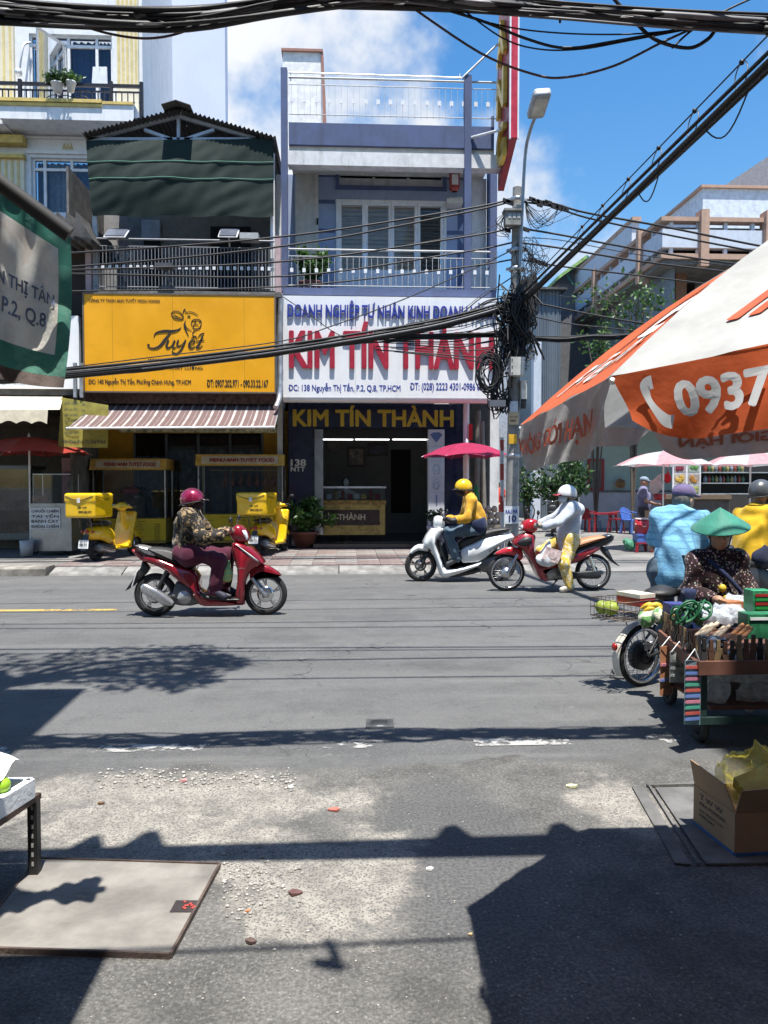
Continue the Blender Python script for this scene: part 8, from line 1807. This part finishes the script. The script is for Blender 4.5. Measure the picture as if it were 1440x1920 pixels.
for s_,u0,u1,v0,v1,sl_a in(('NGUYỄN THỊ TẦN',0.62,0.945,0.40,0.53,0.0),('P.2, Q.8',0.77,0.92,0.57,0.67,0.0)):
 text(s_,(0,0,0),(1,0,0),(0,0,1),w=1.0,h=1.0,mat=bl,parent=ca,name='printed_lettering',bold=0.025,warp=lambda x,y,z:can(u0+(u1-u0)*x,v1+(v0-v1)*y)+Vector((0,-0.006-z,0)))
q=MB();q.tube([P(-420,30,2.0),P(130,440,2.26)],0.024,10);q.tube([P(-420,30,2.0)+Vector((0,0,0.02)),Vector((P(-420,30,2.0).x-0.03,1.95,0))],0.022,8);q.build('tube',M('tube_dark',(0.03,0.03,0.03),0.6,stain=0.5),ca)
q=MB();q.box((-3.2,-1.0,2.86),(-0.62,1.72,2.9));ta=thing('tin_awning','sheet metal awning of the corner house above the alley mouth','awning',(-1.9,0.4,2.86));q.build('sheet',zinc,ta);q=MB();q.bar((-3.2,1.66,2.84),(-0.64,1.66,2.84),0.04);q.build('edge_bar',galv,ta)
# low table with fruit tray at the left edge
LT=G(62,1648);tt=thing('low_table','low steel angle table with a foam fruit tray at the left edge','table',LT);dk=M('angle_steel',(0.03,0.03,0.032),0.5,0.5)
TZ=P(62,1505,LT.y).z
for dx,dy in((0,0),(-0.9,0),(-0.12,-0.55),(-1.0,-0.55)):
 q=MB();q.box((LT.x+dx-0.018,LT.y+dy,0),(LT.x+dx+0.018,LT.y+dy+0.005,TZ));q.box((LT.x+dx+0.013,LT.y+dy+.005,0),(LT.x+dx+0.018,LT.y+dy+0.036,TZ));lg=q.build('leg',dk,tt)
 for k in range(7):q=MB();zc=0.05+k*0.036;q.box((LT.x+dx-0.004,LT.y+dy-0.002,zc),(LT.x+dx+0.004,LT.y+dy-0.0005,zc+0.016));q.build('slot',M('slot_pale',(0.3,0.29,0.27),0.8),lg)
q=MB();q.prism([(LT.x+0.02,LT.y+0.04,TZ),(LT.x-1.0,LT.y+0.04,TZ),(LT.x-1.1,LT.y-0.56,TZ),(LT.x-0.10,LT.y-0.56,TZ)],(0,0,0.022));q.build('table_top',M('top_rust',(0.10,0.06,0.045),0.8,stain=0.4),tt)
fo=thing('foam_tray','white foam tray lined with crumpled paper on the low table','tray',(LT.x-0.3,LT.y-0.2,TZ+0.022));fm=M('foam_white',(0.74,0.75,0.76),0.7,var=0.05,bump=0.2)
q=MB();a_=[(LT.x+0.0,LT.y+0.0),(LT.x-0.6,LT.y+0.02),(LT.x-0.7,LT.y-0.5),(LT.x-0.12,LT.y-0.52)];z_=TZ+0.023
for i in range(4):q.bar((*a_[i],z_+0.035),(*a_[(i+1)%4],z_+0.035),0.03,0.07)
q.prism([(x,y,z_)for x,y in a_],(0,0,0.02));q.build('tray',fm,fo)
q=MB();rn2=np.random.RandomState(2);q.grid(lambda u,v:Vector((LT.x-0.02-0.55*u-0.1*v,LT.y-0.02-0.46*v,z_+0.08+0.035*math.sin(9*u+4*v)+0.03*math.sin(17*v+6*u)+0.05*(1-v)*(1-u))),26,20);q.build('crumpled_paper',M('tissue_white',(0.78,0.79,0.80),0.8,var=0.04,bump=0.6,bscale=60),fo)
for px_,py_ in((2,1472),(-25,1490)):p_=P(px_,py_,LT.y-0.12);q=MB();q.ball(p_,(0.033,0.033,0.03),14,10);tag(q.build('lime_fruit',M('lime_green',(0.30,0.52,0.03),0.35,var=0.12)),{2:'bright green lime resting on the foam tray paper',-25:'second green lime mostly out of view on the foam tray'}[px_],'fruit')
# carton with yellow bag
C0=G(1380,1607);cb=thing('carton','open brown cardboard carton with a blue bottom band on the ground','carton',C0)
kraft=M('kraft',(0.34,0.22,0.13),0.85,var=0.1,stain=0.15);X0,Y0,X1,Y1,H_=1.555,2.96,2.02,3.26,0.185
def wallq(p0,p1,z0,z1,nm,m_,th=0.006):q=MB();q.bar((*p0,(z0+z1)/2),(*p1,(z0+z1)/2),th,z1-z0);return q.build(nm,m_,cb)
cs4=[(X0,Y0),(X1,Y0+0.03),(X1-0.03,Y1+0.03),(X0-0.03,Y1)]
for i in range(4):wallq(cs4[i],cs4[(i+1)%4],0.0,H_,'side',kraft)
for i in range(4):wallq(tuple(np.array(cs4[i])*1.0+(0,-0.004 if i==0 else 0)),tuple(np.array(cs4[(i+1)%4])+(0,-0.004 if i==0 else 0)),0.001,0.026,'blue_band',M('print_blue',(0.03,0.10,0.26),0.6),0.0085)
q=MB();q.prism([(*cs4[3],H_),(*cs4[0],H_),(X0-0.035,Y0+0.03,H_+0.11),(X0-0.06,Y1-0.02,H_+0.12)],(0.005,0,0));q.build('flap',kraft,cb)
q=MB();q.prism([(*cs4[0],H_),(*cs4[1],H_),(X1,Y0-0.0,H_+0.12),(X0+0.005,Y0-0.035,H_+0.105)],(0,0.005,0));q.build('flap',kraft,cb)
ink=M('ink_grey',(0.10,0.08,0.07),0.8);lv=(Vector((*cs4[0],0))-Vector((*cs4[3],0))).normalized();lo_=Vector((*cs4[3],0))+Vector((-0.005,0,0))
for k,(s_,w_,h_,z_)in enumerate((('T W W',0.17,0.022,0.145),('MILK POWDER',0.19,0.015,0.118),('NET WEIGHT 12 KG',0.18,0.010,0.09),('KEEP DRY',0.12,0.010,0.07))):text(s_,lo_+lv*0.05+Vector((0,0,z_)),lv,(0,0,1),w=w_,h=h_,mat=ink,parent=cb,name='printed_lettering',bold=0.02)
ybag=M('bag_yellow',(0.72,0.62,0.05),0.22,var=0.2,alpha=0.38,bump=0.7,bscale=30)
cx,cy=(X0+X1)/2,(Y0+Y1)/2
bg_=sdf_obj('plastic_bag',[('e',(cx-0.03,cy,H_+0.07),(0.19,0.14,0.11),0.04),('e',(cx-0.16,cy,H_+0.10),(0.06,0.08,0.09),0.04),('c',(cx-0.02,cy+0.02,H_+0.14),(cx-0.06,cy,H_+0.21),0.06,0.02,0.04),('c',(cx+0.12,cy,H_+0.12),(cx+0.16,cy,H_+0.19),0.07,0.025,0.04)],ybag,None,0.009,folds=0.016,fscale=85,seed=6);tag(bg_,'crinkled translucent yellow plastic bag stuffed in the carton','bag')
for k,(x_,y_,z_,rx)in enumerate(((cx-0.09,cy-0.06,H_+0.07,-0.3),(cx+0.08,cy-0.06,H_+0.08,-0.25))):
 q=MB();o=thing('paper_pack',('tan paper pack with brown stamp in the yellow bag, nearer the flap','pale yellow paper pack with dark stripe in the yellow bag')[k],'pack',(x_,y_,z_),rot=(0.5,rx,0.1));q.box((-0.075,-0.06,-0.03),(0.075,0.06,0.03));q.build('pack',M('pack_%d'%k,((0.55,0.43,0.16),(0.66,0.58,0.20))[k],0.7,var=0.15),o,world=False)
 q=MB()
 for j in range(5):q.box((-0.045+0.004*j,-0.062,-0.02+j*0.009),(0.04-0.006*(j%2),-0.0605,-0.015+j*0.009))
 q.build('stamp',M('stamp_brown',(0.16,0.09,0.03),0.7),o,world=False)
 # ------------------------------------------------------------------ vendor's electric bicycle
BK=Vector((2.2,5.6,0));EBR=R(26);eb=thing('electric_bicycle','white electric bicycle with black hub motor pulling the goods cart','bicycle',BK,EBR)
w_=wheel(eb,0,0.23,0.024,'spoke',disc=False);wheel(eb,1.02,0.23,0.024,'spoke',disc=False)
q=MB();q.lathe((0,0,0.23),[(0.0,-0.055),(0.085,-0.05),(0.11,-0.03),(0.11,0.03),(0.085,0.05),(0,0.055)],24,axis=(0,1,0));q.lathe((0,0,0.23),[(0.055,-0.062),(0.06,-0.05),(0.05,-0.05)],20,axis=(0,1,0));q.build('hub_motor',blackp,eb,world=False)
q=MB();crm=M('fender_cream',(0.62,0.58,0.50),0.4)
q.grid(lambda u,v:Vector((0.262*math.cos(R(60+150*u)),(v-0.5)*0.07,0.23+(0.262-0.012*(2*v-1)**2)*math.sin(R(60+150*u)))),20,6);q.build('rear_fender',crm,eb,world=False)
q=MB();q.ball((-0.275,0,0.32),(0.018,0.026,0.03),10,7);q.build('tail_lamp',lensr,eb,world=False)
for pts,r0 in(([(0,0.06,0.23),(0.33,0.05,0.28)],0.012),([(0,-0.06,0.23),(0.33,-0.05,0.28)],0.012),([(0,0.06,0.23),(0.25,0.03,0.5)],0.01),([(0,-0.06,0.23),(0.25,-0.03,0.5)],0.01),([(0.33,0,0.25),(0.24,0,0.64)],0.02),([(0.33,0,0.28),(0.85,0,0.52)],0.03),([(1.02,0,0.23),(0.82,0,0.85)],0.02),([(0.74,-0.26,0.92),(0.82,0,0.87),(0.74,0.26,0.92)],0.013),([(-0.25,-0.07,0.10),(-0.30,-0.09,0.11),(-0.38,-0.06,0.12),(-0.36,-0.06,0.17),(-0.30,-0.02,0.13)],0.007)):
 q=MB();q.tube(pts,r0,7);q.build('frame_tube',blackp,eb,world=False)
sdf_obj('saddle',[('e',(0.18,0,0.685),(0.12,0.105,0.045),0.04),('c',(0.2,0,0.69),(0.40,0,0.675),0.05,0.028,0.05)],seatb,eb,0.012)
q=MB();
for y_ in(-0.08,0,0.08):q.tube([(-0.42,y_,0.53),(0.12,y_,0.53)],0.006,5)
q.tube([(0,0.07,0.23),(-0.1,0.08,0.53)],0.006,5);q.tube([(0,-0.07,0.23),(-0.1,-0.08,0.53)],0.006,5);q.build('rack',chrome,eb,world=False)
def basket(o,x0,x1,y0,y1,z0,z1,mat_,nx=9,ny=5):
 q=MB()
 for z_ in(z0,(z0+z1)/2,z1):q.tube([(x0,y0,z_),(x1,y0,z_),(x1,y1,z_),(x0,y1,z_)],0.004,4,closed=True)
 for i in range(nx+1):
  x=x0+(x1-x0)*i/nx;q.tube([(x,y0,z1),(x,y0,z0),(x,y1,z0),(x,y1,z1)],0.0025,4)
 for i in range(ny+1):
  y=y0+(y1-y0)*i/ny;q.tube([(x0,y,z1),(x0,y,z0),(x1,y,z0),(x1,y,z1)],0.0025,4)
 return q.build('wire_basket',mat_,o,world=False)
wire=M('wire_rust',(0.14,0.11,0.09),0.5,0.6)
bt=thing('bicycle_basket','rusty wire basket of produce on the rack of the electric bicycle','basket',BK,EBR);basket(bt,-0.36,-0.02,-0.17,0.16,0.54,0.67,wire)
def at_b(x,y,z):return Matrix.Rotation(EBR,3,'Z')@Vector((x,y,z))+BK
cab=leafmat('cabbage',(0.38,0.46,0.08),0.3)
for i,(x,y)in enumerate(((-0.29,0.02),(-0.30,0.10),(-0.22,0.09))):q=MB();q.ball(at_b(x,y,0.60),(0.055,0.055,0.05),10,7);tag(q.build('cabbage',cab),'yellow green cabbage in the bicycle basket, %s from the wheel'%('nearest','farthest','middle one')[i],'vegetable','cabbages in the basket')
q=MB();q.obox(at_b(-0.13,-0.06,0.66),Matrix.Rotation(EBR,3,'Z')@Vector((0.075,0,0)),Matrix.Rotation(EBR,3,'Z')@Vector((0,0.11,0)),(0,0,0.03));bx_=tag(q.build('lunch_box',M('plastic_red')),'red plastic lunch box with a cream lid in the basket','lunch box');q=MB();q.obox(at_b(-0.13,-0.06,0.704),Matrix.Rotation(EBR,3,'Z')@Vector((0.077,0,0)),Matrix.Rotation(EBR,3,'Z')@Vector((0,0.112,0)),(0,0,0.014));q.build('lid',M('lid_cream',(0.62,0.56,0.46),0.5),bx_)
# ------------------------------------------------------------------ goods cart
ct=thing('goods_cart','wooden hawker cart loaded with knives, cords and tools','cart',(2.6,4.6,0));wood=M('cart_wood',(0.13,0.055,0.035),0.7,var=0.3,scale=5,stain=0.3)
FL,BL=G(1308,1246,0.5),G(1237,1186,0.5);FR,BR=Vector((3.5,FL.y+0.02,0.5)),Vector((3.5,BL.y+0.1,0.5))
for a_,b_ in((BL,FL),(FL,FR),(FR,BR),(BR,BL)):q=MB();q.bar(a_+Vector((0,0,-0.02)),b_+Vector((0,0,-0.02)),0.025,0.075);q.build('tray_board',wood,ct)
q=MB();q.prism([FL,FR,BR,BL],(0,0,-0.02));q.build('tray_floor',wood,ct)
for p_ in(FL,FR,BL,BR):
 q=MB();q.bar((p_.x+(0.06 if p_.x<3 else-0.06),p_.y+(0.06 if p_.y<4.5 else-0.06),0.48),(p_.x+(0.06 if p_.x<3 else-0.06),p_.y+(0.06 if p_.y<4.5 else-0.06),0.16),0.035);q.build('leg',M('cart_green',(0.012,0.035,0.03),0.6,stain=0.3),ct)
q=MB();q.bar((FL.x,FL.y+0.05,0.17),(3.45,FL.y+0.05,0.17),0.04);q.bar((FL.x+0.05,FL.y+0.1,0.15),(BL.x+0.4,BL.y,0.42),0.03);q.build('lower_rail',M('cart_green'),ct)
q=MB();q.prism([(2.1,4.3,0.2),(3.4,4.3,0.2),(3.4,5.0,0.2),(2.1,5.0,0.2)],(0,0,0.02));q.build('lower_shelf',wood,ct)
for x_,y_ in((2.06,4.35),(3.35,4.35),(2.2,5.1)):q=MB();q.torus((x_,y_,0.1),0.075,0.025,(1,0,0.0),18,7);q.lathe((x_,y_,0.1),[(0,-0.02),(0.06,-0.015),(0.06,0.015),(0,0.02)],12,axis=(1,0,0));q.build('wheel',rub,ct)
rg=random.Random(33);ws='black brown tan'.split()
shm=[M('sheath_black',(0.02,0.018,0.018),0.5),M('sheath_brown',(0.075,0.035,0.02),0.6,var=0.3),M('sheath_tan',(0.20,0.14,0.07),0.6)]
k=0
for a_,b_,n_ in((BL,FL,20),(FL,FR,38)):
 for i in range(n_):
  t_=(i+0.5)/n_;p_=a_.lerp(b_,t_)+Vector((0.03,0.03,0));h_=rg.uniform(0.06,0.10);d_=(b_-a_).normalized();mm=rg.choice((0,0,1,1,2))
  q=MB();q.obox(p_+Vector((0,0,h_/2+0.01)),d_*0.016,Vector((-d_.y,d_.x,0))*0.006,Vector((rg.uniform(-.01,.01),rg.uniform(-.01,.01),h_/2)));q.obox(p_+Vector((0,0,h_+0.03)),d_*0.010,Vector((-d_.y,d_.x,0))*0.007,(0,0,0.03))
  tag(q.build('sheathed_knife',shm[mm]),'%s sheathed knife standing along the %s edge of the cart tray'%(ws[mm],'side' if a_ is BL else 'front'),'knife','knives along the cart edge, %s, %s'%(ws[mm],'side' if a_ is BL else 'front'))
cg=thing('cord_bundle','bundle of dark green garden cord loops on the cart','cord',P(1295,1165,4.9));gcm=M('cord_dark_green',(0.01,0.10,0.035),0.5)
for i in range(16):
 c_=P(1275+3.2*i+rg.uniform(-4,4),1150+rg.uniform(-8,8),4.75+rg.uniform(-0.1,0.15));a0=rg.uniform(0,6.28);ax_=Vector((rg.gauss(0,1),rg.gauss(0,.5),rg.gauss(0.4,.4))).normalized();u_=ax_.orthogonal().normalized();v2=ax_.cross(u_)
 q=MB();r0=rg.uniform(0.05,0.09);q.tube([c_+(u_*math.cos(2*math.pi*j/16)*r0+v2*math.sin(2*math.pi*j/16)*r0*0.75)for j in range(16)],0.008,5,closed=True);q.build('loop',gcm,cg)
hm_=[(M('handle_pale',(0.55,0.42,0.28),0.5),'pale wood'),(M('handle_orange',(0.42,0.17,0.05),0.4),'orange wood'),(M('handle_blue',(0.25,0.35,0.55),0.4),'pale blue')]
for i,(px_,py_,mm,dy)in enumerate(((1310,1188,0,0),(1320,1184,0,0),(1330,1182,0,0),(1342,1190,0,0),(1352,1188,0,0),(1378,1185,1,0),(1388,1188,1,0),(1395,1192,1,0),(1322,1212,2,0),(1332,1215,2,0),(1342,1212,2,0),(1352,1210,2,0))):
 p_=P(px_,py_,4.5-0.004*i);d_=Vector((0.075,0.05,0.035));q=MB();q.tube([p_-d_,p_,p_+d_],[0.010,0.013,0.012],7);q.tube([p_-d_*1.0,p_-d_*2.0],[0.007,0.004],5)
 tag(q.build('hand_tool',hm_[mm][0]),'%s handled tool on the cart, place %s in its row'%(hm_[mm][1],'one two three four five one two three one two three four'.split()[i]),'tool','%s handled tools on the cart'%hm_[mm][1])
clr=M('clear_plastic',(0.62,0.66,0.70),0.12,var=0.3,scale=18,alpha=0.55,bump=0.8,bscale=30);
for i,(px_,py_,Y,rr3,lb)in enumerate(((1340,1155,4.8,(0.12,0.09,0.05),'heap of clear plastic packets on the cart behind the wooden handles'),(1375,1150,4.9,(0.13,0.1,0.06),'clear plastic bag of pale goods on the cart under the vendor'),(1390,1130,5.1,(0.09,0.07,0.05),'glossy clear packets at the back of the cart'),(1405,1250,4.35,(0.35,0.05,0.10),'clear plastic sheets hanging below the front board of the cart'),(1330,1215,4.32,(0.07,0.05,0.05),'pale blue clear packet of tools at the cart corner'),(1345,1290,4.4,(0.10,0.04,0.10),'clear plastic sleeves hanging under the cart near the coloured combs'),(1425,1300,4.42,(0.12,0.04,0.11),'clear plastic sleeves hanging under the cart at the picture edge'),(1310,1135,5.05,(0.07,0.05,0.04),'small glossy packet heap between the cords and the vendor'))):
 c_=P(px_,py_,Y);o=sdf_obj('plastic_packet',[('e',tuple(c_),rr3,0.03)],clr,None,0.014,folds=0.03,fscale=40,seed=i+2);tag(o,lb,'packet')
gd=[(1362,1128,1394,1150,5.0,(0.40,0.16,0.07),'orange lattice box at the back of the cart'),(1412,1108,1450,1152,4.8,(0.03,0.22,0.10),'green framed stack of red and green packs on the cart'),(1402,1152,1460,1198,4.55,(0.02,0.14,0.06),'dark green box at the edge of the cart'),(1335,1200,1362,1238,4.28,(0.02,0.02,0.025),'black boxed tool with a pale tag at the cart front'),(1256,1133,1290,1158,5.0,(0.05,0.05,0.20),'blue patterned packet standing on the cart')]
for x0,y0,x1,y1,Y,col,lb in gd:
 o=thing('goods_box',lb,'box',P((x0+x1)/2,y1,Y));q=MB();pbox(q,x0,y0,x1,y1,Y,0.12);q.build('box',M('goods_%d'%x0,col,0.5,var=0.4,scale=20),o)
 for j in range(5 if x0==1412 else 1):q=MB();pbox(q,x0+5,y0+6+8*j,x1-4,y0+11+8*j,Y-0.006,0.005);q.build('pack',[M('pk_red',(0.30,0.02,0.02),0.4),M('pk_green',(0.02,0.25,0.05),0.4),M('card_white')][(j%2)if x0==1412 else 2],o)
q=MB();c_=P(1222,1136,5.3);bn=thing('banana_bunch','ripe yellow banana bunch on the bicycle rack by the cart','fruit',c_);bm=M('banana',(0.60,0.40,0.03),0.5,var=0.2)
for i in range(9):
 a_=-1.2+0.3*i;p_=c_+Vector((-0.03+0.008*i,-0.02*(i%2),-0.02-0.022*(i%3)));q=MB();q.tube([p_+Vector((-0.05+0.11*t/6,-0.03*math.sin(t/2),0.035*math.sin(math.pi*t/6)))for t in range(7)],[0.006,0.014,0.017,0.018,0.017,0.013,0.006],7);q.build('banana',bm,bn)
gp_=sdf_obj('produce_pile',[('e',tuple(P(1212,1160,5.25)),(0.07,0.06,0.05),0.02),('e',tuple(P(1236,1155,5.2)),(0.06,0.05,0.045),0.02)],cloth('bean_cream',(0.50,0.50,0.38),(0.10,0.25,0.08),'flower',scale=16),None,0.014,folds=0.02,fscale=40);tag(gp_,'bagged cream and green produce beside the bananas','produce')
q=MB();q.ball(P(1261,1160,4.95),(0.022,0.02,0.032),10,7);tag(q.build('mango_fruit',bm),'single yellow fruit against the green cords','fruit')
def hang(label,x0,y0,x1,y1,Y,base,stripes,tilt=0.0,n=9):
 o=thing('hanging_card',label,'card',P((x0+x1)/2,y0,Y));a_,b_=P(x0,y0,Y),P(x1,y1,Y+tilt);q=MB();q.prism([(a_.x,a_.y,a_.z),(b_.x,b_.y,a_.z-0.02),(b_.x,b_.y,b_.z-0.02),(a_.x,a_.y,b_.z)],(0.003,0.006,0));q.build('card',base,o)
 for i in range(n):
  z_=a_.z+(b_.z-a_.z)*(i+1.2)/(n+1.2);q=MB();q.bar((a_.x+0.006,a_.y-0.006,z_),(b_.x-0.008,b_.y-0.006,z_-0.015),0.009,0.016);q.build('item',stripes[i%len(stripes)],o)
 q=MB();q.tube([(a_.x+0.01,a_.y,a_.z),((a_.x+b_.x)/2,a_.y+0.01,a_.z+0.06),(b_.x-0.01,b_.y,a_.z-0.02)],0.003,4);q.build('string',plate,o)
hang('hanging card of small coloured combs on the cart corner',1284,1238,1313,1352,4.12,M('card_teal',(0.16,0.26,0.29),0.5,var=0.3),[M('it_red',(0.50,0.10,0.08),0.4),M('it_blue',(0.14,0.22,0.50),0.4),M('it_pink',(0.55,0.2,0.28),0.4),M('it_green',(0.08,0.35,0.25),0.4)],0.06,10)
hang('hanging orange and pink striped board below the cart side',1238,1212,1262,1296,4.75,M('board_orange',(0.45,0.20,0.10),0.5),[M('it_pink'),M('it_blue'),M('handle_orange')],0.1,2)
hang('hanging pale grey sheet of blades below the cart side',1256,1222,1286,1275,4.55,M('sheet_grey',(0.38,0.40,0.38),0.4,var=0.3,scale=15),[M('sheet_grey')],0.05,3)
# ------------------------------------------------------------------ people round the cart
vs_=thing('plastic_stool','tall stool under the vendor behind the cart','stool',(P(1345,1000,5.78).x,5.78,0));q=MB();c_=vs_.location;q.lathe(c_,[(0,0.44),(0.16,0.44),(0.17,0.42),(0.2,0.0),(0.18,0.0),(0.15,0.4)],14);q.build('stool_body',pblu,vs_)
J=dict(head=(0.05,0,1.125),face=(1,0.05,-0.12),sh_l=(0.0,0.15,0.92),sh_r=(0.0,-0.15,0.92),el_l=(0.09,0.22,0.69),el_r=(0.09,-0.22,0.69),wr_l=(0.27,0.13,0.66),wr_r=(0.27,-0.12,0.66),ha_l=(0.33,0.10,0.66),ha_r=(0.33,-0.09,0.66),hip_l=(0,0.10,0.54),hip_r=(0,-0.10,0.54),kn_l=(0.36,0.13,0.50),kn_r=(0.36,-0.13,0.50),an_l=(0.36,0.12,0.10),an_r=(0.36,-0.12,0.10),toe_l=(0.48,0.12,0.04),toe_r=(0.48,-0.12,0.04))
vn=person('woman in green conical hat and dark flowered blouse sitting behind the cart',J,c_,R(-98),cloth('blouse_dark',(0.020,0.007,0.008),(0.24,0.10,0.06),'speckle',scale=55),cloth('trouser_black',(0.02,0.02,0.022)),M('sandal_dark'),None,skin,0.011,build=0.98,folds=0.014,seed=9);hp,Mh,u,f=hpt(vn)
sdf_obj('hair',[('e',hp(-0.025,0,0.03),(0.10,0.088,0.10),0.02,Mh),('-e',hp(0.11,0,-0.02),(0.08,0.075,0.09),0.01,Mh)],hairm,vn,0.014)
q=MB();ap=Vector(hp(-0.02,0,0.205));axv=Vector(u*1.0+f*0.12+v_((0,-0.12,0))).normalized();q.lathe(ap,[(0.001,0),(0.07,-0.05),(0.14,-0.10),(0.212,-0.155),(0.214,-0.162),(0.205,-0.158),(0.13,-0.105),(0.001,-0.012)],32,axis=axv);q.build('conical_hat',cloth('hat_green',(0.04,0.22,0.155),(0.05,0.25,0.2),rough=0.6),vn,world=False)
q=MB();q.tube(catmull([hp(0.02,0.085,0.02),hp(0.02,0.06,-0.10),hp(0.03,0,-0.125),hp(0.02,-0.06,-0.10),hp(0.02,-0.085,0.02)],4),0.006,5);q.build('chin_strap',blk,vn,world=False)
q=MB();q.tube(catmull([(0.02,-0.13,0.97),(0.15,-0.02,0.86),(0.19,0.1,0.72),(0.15,0.17,0.62)],5),0.018,6);q.build('bag_strap',M('navy_cloth'),vn,world=False)
q=MB();q.ball((0.19,-0.02,0.73),(0.02,0.03,0.03),8,6);q.ball((0.2,0.01,0.66),(0.015,0.03,0.02),8,6);q.build('yellow_motif',bm,vn,world=False)
M1=Vector((P(1268,1000,6.3).x,6.3,0))
J=dict(head=(0.40,0,1.355),face=(1,-0.35,-0.12),sh_l=(0.34,0.20,1.17),sh_r=(0.34,-0.20,1.17),el_l=(0.42,0.28,0.93),el_r=(0.42,-0.28,0.93),wr_l=(0.70,0.26,0.95),wr_r=(0.68,-0.27,0.95),ha_l=(0.85,0.25,1.0),ha_r=(0.85,-0.26,1.0),hip_l=(0.20,0.11,0.76),hip_r=(0.20,-0.11,0.76),kn_l=(0.64,0.15,0.68),kn_r=(0.62,-0.15,0.66),an_l=(0.60,0.15,0.30),an_r=(0.58,-0.15,0.30),toe_l=(0.72,0.15,0.25),toe_r=(0.70,-0.15,0.25),cut=0.13)
Jm=dict(head=(0.24,0,1.375),face=(1,-0.45,-0.15),sh_l=(0.10,0.165,1.22),sh_r=(0.10,-0.165,1.22),el_l=(0.15,0.235,0.97),el_r=(0.18,-0.235,0.97),wr_l=(0.40,0.22,0.94),wr_r=(0.42,-0.22,0.94),ha_l=(0.49,0.2,0.93),ha_r=(0.5,-0.2,0.93),hip_l=(0.0,0.11,0.78),hip_r=(0.0,-0.11,0.78),kn_l=(0.07,0.12,0.43),kn_r=(0.07,-0.12,0.43),an_l=(0,0.12,0.08),an_r=(0,-0.12,0.08),toe_l=(0.13,0.12,0.035),toe_r=(0.13,-0.12,0.035),cut=0.10)
mn=person('man in light blue checked shirt and purple cap with his back to the viewer',Jm,M1,R(52),cloth('shirt_check',(0.20,0.46,0.66),(0.05,0.16,0.34),'check',scale=17,amount=0.45),jeans,M('shoe_grey'),None,skinp,0.012,build=1.0,sleeve=0.5,hem=0.2,folds=0.016,seed=8);hp,Mh,u,f=hpt(mn)
sdf_obj('hair',[('e',hp(-0.03,0,0.0),(0.085,0.085,0.095),0.02,Mh),('-e',hp(0.09,0,-0.03),(0.085,0.10,0.11),0.01,Mh)],M('hair_grey',(0.10,0.095,0.09),0.7,var=0.4,scale=50),mn,0.012)
cap=sdf_obj('cap',[('e',hp(-0.012,0,0.055),(0.112,0.094,0.082),0.02,Mh),('e',hp(0.115,0,0.048),(0.075,0.078,0.010),0.02,Mh)],cloth('cap_purple',(0.13,0.10,0.20)),mn,0.011,cuts=[(hp(0,0,0.03),-u)])
M2=Vector((P(1416,1050,8.0).x,8.0,0));dup(pk,(M2.x-0.25,7.85,0),R(30),'dark motorbike under the rider in mustard yellow jacket at the edge')
sdf_obj('shoulder_bag',[('b',(0.10,-0.24,0.60),(0.08,0.03,0.09),0.03,0.02)],M('navy_cloth'),vn,0.016)
J2=dict(J);J2.update(head=(0.38,0,1.41),face=(1,-0.1,-0.1),cut=0.09)
yr=person('rider in mustard yellow jacket and grey helmet at the right edge',J2,(M2.x-0.25,7.85,0),R(30),cloth('jacket_mustard',(0.60,0.36,0.015)),cloth('trouser_navy',(0.015,0.02,0.045)),M('shoe_grey'),M('glove_yellowish',(0.45,0.40,0.10),0.7),skin,0.014,build=1.1,seed=15,hood=(-0.05,0,0.06),mask=cloth('mask_red',(0.2,0.03,0.03)))
helmet(yr,M('helmet_grey',(0.10,0.105,0.11),0.35,0.2,var=0.1,coat=0.4),peak=False)
